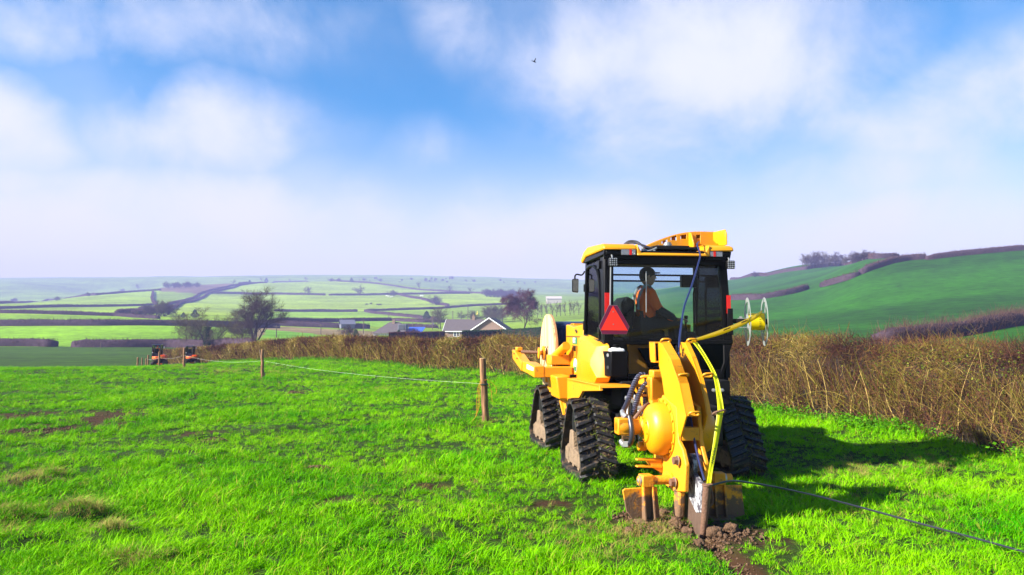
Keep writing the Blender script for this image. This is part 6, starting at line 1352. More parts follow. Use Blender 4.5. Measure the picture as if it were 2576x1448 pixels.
# wooden cable drum
dr = mobj('cable_drum', 'wooden cable drum wound with dark blue cable at the front of the machine', 'cable drum', (0, 2.40, 0))
m_pine = nodes('pine_boards'); mp, N, L, b = m_pine; m_pine = mp
geo = N.new('ShaderNodeTexCoord'); mpn = N.new('ShaderNodeMapping'); mpn.inputs['Scale'].default_value = (1, 1, 0.06); L.new(geo.outputs['Object'], mpn.inputs['Vector'])
nn = N.new('ShaderNodeTexNoise'); nn.inputs['Scale'].default_value = 24; nn.inputs['Detail'].default_value = 6; L.new(mpn.outputs[0], nn.inputs['Vector'])
rp = N.new('ShaderNodeValToRGB'); rp.color_ramp.elements[0].position = .3; rp.color_ramp.elements[0].color = (0.42, 0.24, 0.10, 1); rp.color_ramp.elements[1].position = .65; rp.color_ramp.elements[1].color = (0.74, 0.54, 0.30, 1)
L.new(nn.outputs['Fac'], rp.inputs[0]); oi = N.new('ShaderNodeObjectInfo'); hs = N.new('ShaderNodeHueSaturation'); mrr = N.new('ShaderNodeMapRange'); mrr.inputs['To Min'].default_value = .8; mrr.inputs['To Max'].default_value = 1.15
L.new(oi.outputs['Random'], mrr.inputs[0]); L.new(mrr.outputs[0], hs.inputs['Value']); L.new(rp.outputs[0], hs.inputs['Color']); L.new(hs.outputs[0], b.inputs['Base Color']); b.inputs['Roughness'].default_value = .75
DZ, DR_ = 1.365, 0.605
for xd, nm in ((-0.92, 'flange'), (0.86, 'flange')):
    fl = empty(nm, (xd, 0, DZ), 0, dr); nb = 9; w_ = 2 * DR_ / nb
    for k in range(nb):
        y0_ = -DR_ + k * w_ + .0025; y1_ = y0_ + w_ - .005; ys = np.linspace(y0_, y1_, 5); P = [(y, math.sqrt(max(0.0004, DR_ ** 2 - min(abs(y), DR_ - .0005) ** 2))) for y in ys]
        MB().prism(P + [(y, -z) for y, z in P[::-1]], 'x', -0.028, 0.0).obj('plank', m_pine, fl)
    for k in range(28):
        a0, a1 = 2 * math.pi * k / 28, 2 * math.pi * (k + 1) / 28; P = [(DR_ * math.cos(a0), DR_ * math.sin(a0)), (DR_ * math.cos(a1), DR_ * math.sin(a1)), (0.50 * math.cos(a1), 0.50 * math.sin(a1)), (0.50 * math.cos(a0), 0.50 * math.sin(a0))]
    mb = MB(); mb.lathe([(0.001, 0.30), (0.001, DR_ - .001), (0.030, DR_ - .001), (0.030, 0.30)], (0, 0, 0), (1, 0, 0), 48); mb.obj('inner_ring', paint('drum_edge', (0.34, 0.17, 0.075), 0.85, var=0.4, scale=40), fl)
    if xd < 0:
        for (yy, zz) in ((-0.10, 0.10), (0.12, 0.095)): MB().lathe([(0, 0.016), (0.012, 0.013), (0.02, 0.003)], (-0.028, yy, zz), (-1, 0, 0), 8).obj('drum_bolt', m_rust, fl)
        s_ = 'RETURN DRUM'
        for k, ch in enumerate(s_):
            if ch == ' ': continue
            a = R(163 + k * 4.6) if k < 7 else R(163 + k * 4.6)
            a = R(150) + R(5.2) * k; rr = 0.50; pos = (-0.0295, -rr * math.cos(a), rr * math.sin(a)); tan = Vector((0, -math.sin(a), -math.cos(a)))
            text(ch, 0.055, 'stencil_letter', m_ink, fl, pos, tan, Vector((0, -math.cos(a), math.sin(a))))
m_cabw = paint('wound_cable', (0.010, 0.016, 0.055), 0.35, var=0.25, scale=30, spec=0.6)
rings = [(-0.885, 0.46)]
for k in range(86):
    x = -0.885 + 1.73 * k / 86
    for j in range(4): rings.append((x + 1.73 / 86 * j / 4, 0.485 + 0.010 * math.sin(math.pi * j / 4)))
rings.append((0.855, 0.46)); MB().lathe([(a + 0.885, r_) for a, r_ in rings], (-0.885, 0, DZ), (1, 0, 0), 40).obj('wound_cable', m_cabw, dr, 0, 60)

# tape reel on its bracket and the warning tape
rl = mobj('tape_reel', 'galvanised reel of yellow warning tape on the right side of the cab', 'reel', (0.98, -0.42, 1.82)); rl.rotation_euler = (0, 0, R(-10))
m_zinc = paint('zinc_disc', (0.36, 0.40, 0.39), 0.4, metal=0.5, var=0.2, scale=14)
def reel_disc(x, parent):
    mb = MB(); n = 48; Ro, Ri1, Ri0 = 0.292, 0.240, 0.10
    def ring(r0, r1, a0, a1, seg):
        for k in range(seg):
            b0, b1 = a0 + (a1 - a0) * k / seg, a0 + (a1 - a0) * (k + 1) / seg
            mb.prism([(r0 * math.cos(b0), r0 * math.sin(b0)), (r1 * math.cos(b0), r1 * math.sin(b0)), (r1 * math.cos(b1), r1 * math.sin(b1)), (r0 * math.cos(b1), r0 * math.sin(b1))], 'x', x, x + 0.004)
    ring(Ri1, Ro, 0, 2 * math.pi, n); ring(0.02, Ri0, 0, 2 * math.pi, 24)
    for q in range(4): ring(Ri0, Ri1, R(90 * q + 30) - .22, R(90 * q + 30) + .22, 4)
    return mb.obj('reel_disc', m_zinc, parent)
reel_disc(0.0, rl); reel_disc(0.195, rl)
m_tape = paint('warning_tape', (0.82, 0.66, 0.004), 0.35, var=0.06, scale=12); m_tapen = paint('warning_tape_bright', (0.72, 0.76, 0.008), 0.4, var=0.05, scale=12)
for m_, c_t in ((m_tape, (0.9, 0.72, 0.01, 1)), (m_tapen, (0.8, 0.84, 0.01, 1))):      # thin film lets the sun through
    N, L = m_.node_tree.nodes, m_.node_tree.links; tl_ = N.new('ShaderNodeBsdfTranslucent'); tl_.inputs['Color'].default_value = c_t; mxs = N.new('ShaderNodeMixShader'); mxs.inputs[0].default_value = 0.45
    L.new(N['Principled BSDF'].outputs[0], mxs.inputs[1]); L.new(tl_.outputs[0], mxs.inputs[2]); L.new(mxs.outputs[0], N['Material Output'].inputs['Surface'])
MB().lathe([(0.006, 0.02), (0.006, 0.100), (0.19, 0.105), (0.19, 0.02)], (0, 0, 0), (1, 0, 0), 40).obj('tape_roll', m_tape, rl)
MB().lathe([(-0.20, 0.02), (0.23, 0.02)], (0, 0, 0), (1, 0, 0), 12).obj('spindle', m_blkm, rl); MB().lathe([(0.199, 0.035), (0.235, 0.035), (0.24, 0.025)], (0, 0, 0), (1, 0, 0), 16).obj('end_knob', m_blk, rl)
mb = MB(); mb.box(-0.19, -0.004, -0.025, 0.025, 0.0, 0.035); mb.obj('bracket_bar', m_blkm, rl, 0.004)
mb = MB(); mb.box(-0.11, -0.004, -0.03, 0.03, 0.036, 0.044); mb.box(-0.11, -0.004, -0.03, 0.03, -0.075, -0.067); mb.obj('bracket_fork', m_galv, rl, 0.002); MB().box(-0.09, -0.06, -0.015, 0.015, 0.044, 0.066).obj('fork_bolt', m_galv, rl)
MB().box(-0.235, -0.17, -0.05, 0.06, -0.16, 0.16).obj('mount_plate', m_blk, rl, 0.006)
for k, (s_, a) in enumerate((('0063', R(-35)), ('STOP WORK', R(14)))):
    # lettering standing on the visible front of the roll
    for i, ch in enumerate(s_):
        if ch == ' ': continue
        th = a + R(11.0) * i * 1.0; pos = (0.135, -0.1065 * math.cos(th), 0.1065 * math.sin(th))
        text(ch, 0.034, 'tape_letter', m_ink, rl, pos, Vector((0, math.sin(th), math.cos(th))), Vector((-1, 0, 0)), 0.62)
tp = mobj('warning_tape', 'long yellow printed warning tape hanging from the reel down to the plough', 'tape', (-0.35, -2.02, 0))
inv = Vector((-0.35, -2.02, 0))
def ribbon(P, W, name, mat, twist=None):
    """flat strip: centre points and half-width vectors"""
    V = []; F = []
    for p, w_ in zip(P, W): V += [Vector(p) + Vector(w_) - inv, Vector(p) - Vector(w_) - inv]
    for i in range(len(P) - 1): F.append((2 * i, 2 * i + 1, 2 * i + 3, 2 * i + 2))
    me = bpy.data.meshes.new(name); me.from_pydata([tuple(v) for v in V], [], F); o = link(name, me, mat, tp, 60)
    s = o.modifiers.new('thick', 'SOLIDIFY'); s.thickness = 0.0012; return o
A = Vector((1.13, -0.50, 1.925)); B = Vector((-0.36, -2.02, 1.615)); n = 24; P1 = []; W1 = []
for k in range(n + 1):
    f = k / n; p = A.lerp(B, f); p.z -= 0.035 * 4 * f * (1 - f); w_ = 0.030 * (1 - 0.62 * max(0, (f - 0.55) / 0.45) ** 1.6); tilt = 0.25 + 0.35 * f
    P1.append(p); W1.append(Vector((0.10 * tilt, -0.35 * tilt, 1)).normalized() * w_)
ribbon(P1, W1, 'upper_run', m_tape)
d_ = (B - A).normalized()
for k, f in enumerate((0.30, 0.56)):
    p = A.lerp(B, f); p.z -= 0.035 * 4 * f * (1 - f); rt = -d_; upv = (Vector((0.05, -0.12, 1)) - rt * Vector((0.05, -0.12, 1)).dot(rt)).normalized(); nrm = rt.cross(upv)
    if nrm.y > 0: rt = -rt; nrm = -nrm
    rt = Vector((d_.x, d_.y, d_.z)) * -1
    o = text('STOP WORK AND CALL', 0.024, 'tape_lettering', m_ink, tp, p + Vector((0, -0.006, 0.012)) - inv, rt, upv, 0.8); o.location += (rt.cross(upv)).normalized() * 0.004
P2 = [Vector(q) for q in [(-0.335, -2.02, 1.60), (-0.30, -2.15, 1.48), (-0.285, -2.36, 1.30), (-0.29, -2.46, 1.14), (-0.31, -2.55, 1.0), (-0.33, -2.575, 0.965), (-0.40, -2.64, 0.75), (-0.48, -2.72, 0.55), (-0.535, -2.78, 0.40)]]
P2 = spline(P2, 5); W2 = []
for k, p in enumerate(P2):
    f = k / (len(P2) - 1); w_ = 0.027 - 0.006 * math.sin(f * 9) - 0.006 * f; W2.append(Vector((1, 0.25 + 0.3 * math.sin(f * 7), -0.15)).normalized() * w_)
ribbon(P2, W2, 'lower_run', m_tapen)
P3 = [p + Vector((0.022, 0.012, 0)) for p in P2]; W3 = [Vector((0.4, -0.9, 0)).normalized() * (w_.length * 0.55) for w_ in W2]
ribbon(P3, W3, 'lower_fold', m_tapen)
for (i, s_) in ((33, 'AND CALL'),):
    p, q = P2[i], P2[min(i + 4, len(P2) - 1)]; rt = (p - q).normalized(); upv = Vector((-1, 0, 0)); upv = (upv - rt * upv.dot(rt)).normalized(); o = text(s_, 0.034, 'tape_lettering', m_ink, tp, p - inv, rt, upv, 0.9); o.location += rt.cross(upv).normalized() * 0.006 + Vector((0, -0.012, 0))
# cable over the roof down into the chute, out of the blade and away to the right
cb = mobj('feed_cable', 'thin dark blue cable hanging from the cab roof into the plough chute', 'cable', (0.5, -0.05, 2.76)); inv2 = Vector((0.5, -0.05, 2.76))
pts = [(0.52, 0.0, 2.80), (0.46, -0.25, 2.80), (0.36, -0.42, 2.745), (0.30, -0.65, 2.60), (0.19, -0.85, 2.46), (0.03, -1.05, 2.20), (-0.17, -1.35, 1.97), (-0.33, -1.66, 1.75), (-0.44, -1.90, 1.60), (-0.49, -2.03, 1.42), (-0.51, -2.25, 1.12), (-0.52, -2.42, 0.80), (-0.53, -2.55, 0.60), (-0.54, -2.72, 0.42)]
MB().tube([p - inv2 for p in spline(pts, 6)], 0.0105, 10).obj('cable_jacket', paint('blue_cable', (0.014, 0.020, 0.085), 0.3, spec=0.7), cb)
gc = empty('ground_cable', mach(-0.52, -2.76, 0.40)); tag(gc, 'black cable arching out of the plough and away over the grass to the lower right', 'cable')
gpx = [(1803, 1213, None)]; start = mach(-0.53, -2.78, 0.385); P = [start]
for (px, py, hgt) in [(1835, 1211, .40), (1885, 1215, .36), (1960, 1228, .29), (2060, 1250, .20), (2180, 1281, .12), (2330, 1322, .06), (2480, 1362, .05), (2600, 1396, .05), (2800, 1450, .04), (3300, 1600, .04)]:
    g = pix_ground(px, py, hgt + 0.0); P.append(Vector((g[0], g[1], hgt)))
MB().tube([p - Vector(gc.location) for p in spline(P, 6)], 0.0085, 8).obj('cable_jacket', m_hose, gc)

# ------------------------------------------------------------------ operator in the cab
op = mobj('person', 'operator in an orange hi-vis jacket and dark cap sitting in the cab', 'person', (-0.16, 0.0, 1.74)); op.scale = (0.94, 0.94, 0.96)
def skin(name, verts, edges, radii, mat, parent, sub=2):
    me = bpy.data.meshes.new(name); me.from_pydata(verts, edges, []); o = bpy.data.objects.new(name, me); col.objects.link(o); o.parent = parent
    o.modifiers.new('skin', 'SKIN'); me.skin_vertices  # layer made by the modifier
    for i, r_ in enumerate(radii):
        rr = r_ if isinstance(r_, tuple) else (r_, r_); me.skin_vertices[0].data[i].radius = rr
    me.skin_vertices[0].data[0].use_root = True
    s = o.modifiers.new('sub', 'SUBSURF'); s.levels = sub; s.render_levels = sub; me.materials.append(mat)
    return o
m_hv = paint('hi_vis_orange', (0.95, 0.13, 0.006), 0.7, var=0.12, scale=20, bump=0.3, bscale=30); m_dark = paint('dark_cloth', (0.015, 0.015, 0.02), 0.85); m_skin = paint('skin', (0.42, 0.22, 0.15), 0.55, var=0.08, scale=20); m_grey = paint('reflective_band', (0.22, 0.23, 0.24), 0.4)
# faces +x; hips at the origin of this frame, seat surface at -0.02
bv = [(0, 0, 0.08), (0.01, 0, 0.24), (0.02, 0, 0.40), (0.0, 0, 0.50), (0.01, 0, 0.56),
      (0.02, -0.17, 0.45), (0.10, -0.24, 0.24), (0.33, -0.20, 0.11), (0.02, 0.17, 0.45), (0.10, 0.24, 0.24), (0.34, 0.20, 0.13),
      (0.02, -0.10, 0.06), (0.42, -0.11, 0.08), (0.46, -0.11, -0.30), (0.46, -0.11, -0.52), (0.56, -0.11, -0.545), (0.02, 0.10, 0.06), (0.42, 0.13, 0.08), (0.46, 0.13, -0.30), (0.46, 0.13, -0.52), (0.56, 0.13, -0.545)]
be = [(0, 1), (1, 2), (2, 3), (3, 4), (2, 5), (5, 6), (6, 7), (2, 8), (8, 9), (9, 10), (0, 11), (11, 12), (12, 13), (13, 14), (14, 15), (0, 16), (16, 17), (17, 18), (18, 19), (19, 20)]
br = [(0.14, 0.15), (0.135, 0.15), (0.13, 0.16), 0.075, 0.062, 0.078, 0.062, 0.045, 0.078, 0.062, 0.045, 0.095, 0.075, 0.06, 0.05, 0.045, 0.095, 0.075, 0.06, 0.05, 0.045]
bd = skin('body', bv, be, br, m_hv, op)
me = bd.data; me.materials.append(m_dark)
# trousers and forearms as snug clothing, hands with fingers
skin('trousers', [(0, 0, 0.04), (0.02, -0.10, 0.06), (0.42, -0.11, 0.08), (0.46, -0.11, -0.30), (0.46, -0.11, -0.50), (0.02, 0.10, 0.06), (0.42, 0.13, 0.08), (0.46, 0.13, -0.30), (0.46, 0.13, -0.50)], [(0, 1), (1, 2), (2, 3), (3, 4), (0, 5), (5, 6), (6, 7), (7, 8)], [(0.15, 0.155), 0.105, 0.085, 0.07, 0.062, 0.105, 0.085, 0.07, 0.062], m_dark, op)
for sg in (-1, 1):
    skin('sleeve', [(0.085, sg * 0.235, 0.27), (0.12, sg * 0.24, 0.22), (0.34, sg * 0.20, 0.12)], [(0, 1), (1, 2)], [0.066, 0.068, 0.052], m_dark, op, 1)
    hx, hy, hz_ = 0.36, sg * 0.195, 0.12
    hv = [(hx, hy, hz_), (hx + .05, hy, hz_ - .005), (hx + .085, hy, hz_ - .005)]; he = [(0, 1), (1, 2)]; hr = [(0.026, 0.022), (0.036, 0.018), (0.036, 0.016)]
    for q, (dy, ln) in enumerate(((-.03, .055), (-.01, .068), (.01, .064), (.03, .050))):
        b0 = len(hv); hv += [(hx + .10, hy + dy, hz_ - .004), (hx + .10 + ln * .5, hy + dy, hz_ - .012), (hx + .10 + ln * .8, hy + dy, hz_ - .040)]; he += [(2, b0), (b0, b0 + 1), (b0 + 1, b0 + 2)]; hr += [0.009, 0.0085, 0.0075]
    b0 = len(hv); hv += [(hx + .045, hy - sg * .045, hz_ - .012), (hx + .085, hy - sg * .055, hz_ - .030)]; he += [(1, b0), (b0, b0 + 1)]; hr += [0.011, 0.009]
    skin('hand', hv, he, hr, m_skin, op, 1)
def ellip(c, r_, n=20, m_=14, f=None):
    mb = MB(); rings = []
    for j in range(m_ + 1):
        t = math.pi * j / m_; rings.append([tuple(Vector(c) + Vector((r_[0] * math.sin(t) * math.cos(2 * math.pi * k / n), r_[1] * math.sin(t) * math.sin(2 * math.pi * k / n), -r_[2] * math.cos(t)))) for k in range(n)])
    mb.loft(rings, True, True); return mb
hd_ = ellip((0.045, 0, 0.665), (0.098, 0.078, 0.122)).obj('head', m_skin, op, 0, 80)
MB().loft([[(0.13, -.012, .685), (0.13, .012, .685), (0.135, 0, .70)], [(0.158, -.016, .645), (0.158, .016, .645), (0.165, 0, .655)], [(0.13, -.014, .635), (0.13, .014, .635), (0.14, 0, .637)]]).obj('nose', m_skin, hd_)
for sg in (-1, 1):
    ellip((0.03, sg * 0.078, 0.66), (0.022, 0.010, 0.034), 10, 8).obj('ear', m_skin, hd_, 0, 80); ellip((0.128, sg * 0.030, 0.675), (0.012, 0.014, 0.010), 10, 6).obj('eye', m_ink, hd_, 0, 80)
MB().box(0.128, 0.140, -0.022, 0.022, 0.604, 0.610).obj('mouth', m_rust, hd_, 0.002)
ellip((0.025, 0, 0.685), (0.100, 0.084, 0.105)).obj('hair', m_dark, hd_, 0, 80)
mb = ellip((0.035, 0, 0.715), (0.106, 0.088, 0.085)); mb.prism([(0.10, -0.075), (0.18, -0.06), (0.215, 0), (0.18, 0.06), (0.10, 0.075)], 'z', 0.715, 0.727); mb.obj('cap', m_dark, op, 0, 60)
for sg in (-1, 1):
    P = spline([(-0.125, sg * .11, 0.24), (-0.12, sg * .11, 0.40), (-0.02, sg * .12, 0.555), (0.10, sg * .11, 0.45), (0.15, sg * .10, 0.26)], 4); V_ = MB(); V_.tube(P, 0.018, 6); V_.obj('reflective_band', m_grey, op)
# ------------------------------------------------------------------ fence, string, wire
m_post = nodes('fence_post_wood'); mp, N, L, b = m_post; m_post = mp
tcn = N.new('ShaderNodeTexCoord'); mpn = N.new('ShaderNodeMapping'); mpn.inputs['Scale'].default_value = (1, 1, 0.12); L.new(tcn.outputs['Object'], mpn.inputs['Vector'])
nn = N.new('ShaderNodeTexNoise'); nn.inputs['Scale'].default_value = 28; nn.inputs['Detail'].default_value = 8; L.new(mpn.outputs[0], nn.inputs['Vector'])
rp = N.new('ShaderNodeValToRGB'); rp.color_ramp.elements[0].position = .32; rp.color_ramp.elements[0].color = (0.085, 0.036, 0.018, 1); rp.color_ramp.elements[1].position = .7; rp.color_ramp.elements[1].color = (0.36, 0.19, 0.09, 1)
L.new(nn.outputs['Fac'], rp.inputs[0]); L.new(rp.outputs[0], b.inputs['Base Color']); b.inputs['Roughness'].default_value = .9
bp = N.new('ShaderNodeBump'); bp.inputs['Strength'].default_value = .5; L.new(nn.outputs['Fac'], bp.inputs['Height']); L.new(bp.outputs[0], b.inputs['Normal'])
m_pend = paint('post_end_grain', (0.50, 0.34, 0.16), 0.9, var=0.2, scale=60)
def fence_post(px, py, top, label, rad, y0=None, lean=(0, 0), tie=None):
    if y0 is None: g = pix_ground(px, py); w = Vector((g[0], g[1], gz(*g)))
    else: w = on_ground(px, py, y0, y0 * 2.2)
    H = (py - top) * PX2M(w.y); r_ = empty('fence_post', w); r_.rotation_euler = (lean[1], lean[0], 0.3); tag(r_, label, 'post', 'posts of the wire fence')
    P = [(0, 0, -0.35)] + [(0.006 * math.sin(k * 2.1), 0.005 * math.cos(k * 1.7), H * k / 7) for k in range(8)]
    MB().tube(P, [rad * (1.10 - 0.14 * k / 8 + 0.03 * math.sin(k * 1.9)) for k in range(9)], 14).obj('post', m_post, r_, 0, 50)
    MB().lathe([(0, rad * 0.93), (0.006, rad * 0.90)], (P[-1][0], P[-1][1], H - .001), (0, 0, 1), 14).obj('post_top', m_pend, r_)
    return w, H, r_
w1, H1, fp1 = fence_post(1222, 1064, 905, 'nearest thick round wooden fence post with orange string, left of the machine', 0.062, lean=(-0.055, 0.0))
w2, H2, fp2 = fence_post(660, 954, 882, 'second wooden fence post from the machine, alone before the hedge', 0.052, lean=(-0.02, 0))
w3, H3, fp3 = fence_post(463, 925, 876, 'third wooden fence post, just left of the right excavator', 0.06)
FPS = [(400, 924, 886, 'fence post in front of the left excavator', 39), (372, 923, 894, 'thicker fence post left of the left excavator', 40), (367, 921, 903, 'short fence post half hidden behind a thicker one', 44), (357, 921, 901, 'thin fence post second from the left end of the fence', 42), (346, 925, 900, 'leftmost fence post on the brow of the field', 38)]
Wp = [(w1, H1), (w2, H2), (w3, H3)]
for (x, yb, yt, lab, y0) in FPS: w, H, _ = fence_post(x, yb, yt, lab, 0.05, 30); Wp.append((w, H))
for (x, yb, yt, lab) in ((218, 866, 850, 'small gatepost in the gap between the dark hedges, upper one'), (254, 876, 862, 'small gatepost in the gap between the dark hedges, lower one')): 
    w = on_ground(x, yb, 100); e = empty('gate_post', w); tag(e, lab, 'post'); MB().cyl((0, 0, -0.2), (0, 0, (yb - yt) * PX2M(w.y)), 0.09, 0.08, 8).obj('post', m_wood, e)
# leaning prop behind the second post
e = empty('leaning_stake', w2 + Vector((-0.35, 0.6, 0))); tag(e, 'thin dark stake leaning behind the second fence post', 'stake'); MB().tube([(0.25, 0, -0.1), (0.02, 0.1, 0.9), (0, 0.12, 1.02)], 0.03, 8).obj('stake', m_wood, e)
m_wire = paint('white_wire', (0.72, 0.74, 0.70), 0.45, var=0.1, scale=30)
fw = empty('fence_wire', w1); tag(fw, 'thin white electric fence wire sagging between the wooden posts', 'wire')
def attach(i): w, H = Wp[i]; return w + Vector((0.0, 0.0, H * (0.60 if i == 0 else 0.62)))
for (i, j, sag) in ((0, 1, 0.10), (1, 2, 0.16), (2, 3, 0.10), (3, 4, 0.06)):
    a, c = attach(i), attach(j); P = [a.lerp(c, k / 16) - Vector((0, 0, sag * 4 * (k / 16) * (1 - k / 16))) - w1 for k in range(17)]
    r0 = 0.0010 * max(1, a.y / 18); r1 = 0.0010 * max(1, c.y / 18)
    MB().tube(P, list(np.linspace(r0, r1, 17)), 6).obj('strand', m_wire, fw)
m_band = paint('green_black_band', (0.012, 0.045, 0.035), 0.4)
MB().tube([(0.071 * math.cos(k * .5), 0.071 * math.sin(k * .5), H1 * 0.595 + 0.006 * math.sin(k)) for k in range(14)], 0.011, 8).obj('insulator_band', m_band, fp1)
bs = empty('baler_twine', w1 + Vector((-0.02, 0, H1 * 0.62))); tag(bs, 'loose orange baler twine hanging from the nearest fence post', 'string')
m_twine = paint('orange_twine', (0.62, 0.26, 0.02), 0.8, var=0.2, scale=60); zt = H1 * 0.62
for P in ([(-0.07, -.05, .06), (-.13, -.06, -.10), (-.15, -.05, -.35), (-.16, -.04, -.60), (-.24, -.10, -zt + .02)], [(-0.07, -.06, .03), (-.11, -.07, -.12), (-.12, -.06, -.40), (-.15, -.05, -.62)], [(-.06, -.07, .02), (-.09, -.08, -.15), (-.10, -.07, -.42), (-.13, -.07, -.55)],
          [(.05, -.05, .05), (.16, -.04, -.02), (.22, -.03, -.12), (.20, -.02, -.20), (.12, -.03, -.14), (.07, -.04, 0)], [(.07, -.04, .0), (.12, -.04, -.15), (.14, -.03, -.36)]):
    MB().tube(spline(P, 5), 0.0035, 5).obj('strand', m_twine, bs)
MB().tube([(0.02 + 0.072 * math.cos(k * .5), 0.072 * math.sin(k * .5), .02 - .05 * math.cos(k * .25)) for k in range(14)], 0.004, 6).obj('wrap', m_twine, bs)

# ------------------------------------------------------------------ two small excavators down the slope
m_org = paint('excavator_orange', (0.80, 0.115, 0.008), 0.4, var=0.06, scale=3, coat=0.2); m_navy = paint('excavator_cab', (0.012, 0.016, 0.035), 0.3, var=0.2, scale=3)
def excavator(px, py, top, label, y0, rz, person=False):
    w = on_ground(px, py, y0, 140); H = (py - top) * PX2M(w.y); s = H / 2.45; e = empty('mini_excavator', w, rz); e.scale = (s * 0.86, s, s); tag(e, label, 'excavator')
    for sg in (-1, 1):
        prof = [(-1.0, 0.18), (-0.86, 0.02), (0.86, 0.02), (1.0, 0.18), (1.0, 0.32), (0.86, 0.46), (-0.86, 0.46), (-1.0, 0.32)]
        t = MB().prism(prof, 'x', sg * 0.72 - 0.16, sg * 0.72 + 0.16).obj('track', m_rub, e, 0.03)
        for k in range(11):
            for (z0, z1) in ((-0.004, 0.022), (0.458, 0.482)): MB().box(sg * 0.72 - .155, sg * 0.72 + .155, -0.83 + k * 0.16, -0.77 + k * 0.16, z0, z1).obj('track_pad', m_rub, t)
    MB().box(-0.56, 0.56, -0.5, 0.5, 0.28, 0.55).obj('undercarriage', m_blkm, e, 0.02); MB().cyl((0, 0, 0.5), (0, 0, 0.66), 0.42, n=24).obj('slew_ring', m_blkm, e)
    P = []
    for k in range(13): a = math.pi * (1 + k / 12); P.append((0.86 * math.cos(a), -0.25 + 0.80 * math.sin(a)))
    body = MB().prism(P + [(0.86, 0.62), (-0.86, 0.62)], 'z', 0.66, 1.06).obj('body', m_org, e, 0.05, segs=3)
    cw = MB().prism([(x * 1.01, y * 1.01) for x, y in P[1:-1]], 'z', 0.60, 0.80).obj('counterweight', m_blkm, e, 0.04)
    MB().prism([(0.10, -0.55), (0.80, -0.45), (0.86, 0.55), (0.10, 0.55)], 'z', 1.06, 1.22).obj('engine_cover', m_org, e, 0.04, segs=3)
    for x in (-0.45, 0.30): MB().box(x, x + .22, -1.06, -1.02, 0.97, 1.02).obj('rear_reflector', m_tape, e, 0.005)
    c0, c1, d0, d1 = -0.84, 0.16, -0.40, 0.75
    for (x, y) in ((c0, d0), (c1, d0), (c0, d1), (c1, d1)): MB().box(x - .05, x + .05, y - .05, y + .05, 1.06, 2.36).obj('cab_pillar', m_navy, e, 0.015)
    MB().prism([(d0 - .08, 2.34), (d1 + .1, 2.34), (d1 + .04, 2.44), (d0, 2.45)], 'x', c0 - .07, c1 + .07).obj('cab_roof', m_navy, e, 0.03, segs=3)
    MB().box(c0 + .04, c1 - .04, d0 - .02, d0 + .02, 1.06, 1.42).obj('cab_rear_panel', m_navy, e, 0.01); MB().box(c0 + .05, c1 - .05, d0 - .008, d0, 1.44, 2.32).obj('rear_window', m_glass, e); MB().box(c0, c0 + .008, d0 + .05, d1 - .05, 1.25, 2.32).obj('side_window', m_glass, e)
    MB().box(c1 - .008, c1, d0 + .05, d1 - .05, 1.25, 2.32).obj('side_window', m_glass, e); MB().box(c0 + .04, c1 - .04, d0 + .04, d1, 1.05, 1.09).obj('cab_floor', m_navy, e)
    MB().prism([(0.0, 1.35), (0.42, 1.42), (0.42, 1.52), (0.08, 1.5), (-0.05, 2.0), (-0.16, 1.98)], 'x', -0.60, -0.10).obj('seat', m_blkm, e, 0.03)
    MB().tube(spline([(0.12, 0.75, 0.85), (0.12, 1.35, 1.15), (0.12, 1.9, 1.12), (0.14, 2.55, 0.90)], 5), [0.13] * 3 + [0.11] * 13, 8).obj('boom', m_org, e); MB().tube([(0.14, 2.5, 0.95), (0.14, 2.35, 0.75), (0.14, 2.25, 0.5)], 0.09, 8).obj('dipper', m_org, e)
    MB().prism([(2.45, 0.62), (2.0, 0.6), (1.85, 0.25), (2.1, 0.08), (2.5, 0.15)], 'x', -0.12, 0.44).obj('bucket', m_blkm, e, 0.02); MB().box(-0.85, 0.85, 1.18, 1.26, 0.05, 0.42).obj('dozer_blade', m_org, e, 0.02)
    MB().box(0.30, 0.42, 0.72, 0.76, 1.95, 2.20).obj('mirror', m_wht, e, 0.01); MB().tube([(0.16, .75, 2.1), (0.36, .74, 2.1)], 0.015, 6).obj('mirror_arm', m_blk, e)
    MB().cyl((-0.78, -0.46, 1.52), (-0.78, -0.52, 1.52), 0.06, n=12).obj('work_lamp', m_wht, e)
    if person:
        p = empty('person', e.matrix_basis @ Vector((-0.34, 0.18, 1.46)), rz); p.scale = (s, s, s); tag(p, 'operator in an orange jacket seated in the left excavator', 'person')
        skin('body', [(0, 0, 0.08), (0, 0.01, 0.32), (0, 0.03, 0.50), (0, 0.04, 0.57), (-0.2, 0.02, 0.46), (-0.24, 0.12, 0.24), (-0.2, 0.36, 0.2), (0.2, 0.02, 0.46), (0.24, 0.12, 0.24), (0.2, 0.36, 0.2), (-.1, .4, .08), (-.1, .46, -.3), (.1, .4, .08), (.1, .46, -.3)],
             [(0, 1), (1, 2), (2, 3), (2, 4), (4, 5), (5, 6), (2, 7), (7, 8), (8, 9), (0, 10), (10, 11), (0, 12), (12, 13)], [.16, .16, .15, .07, .09, .07, .05, .09, .07, .05, .08, .06, .08, .06], m_hv, p, 1)
        ellip((0, .05, .69), (.085, .10, .125), 12, 8).obj('head', m_skin, p, 0, 80); ellip((0, .04, .74), (.10, .115, .10), 12, 8).obj('helmet', m_hv, p, 0, 80)
    return e
excavator(401, 921, 868, 'left orange mini excavator with a dark cab and operator, beyond the fence', 62, R(14), True)
excavator(483, 917, 871, 'right orange mini excavator with a dark cab, close to the hedge end', 62, R(10))
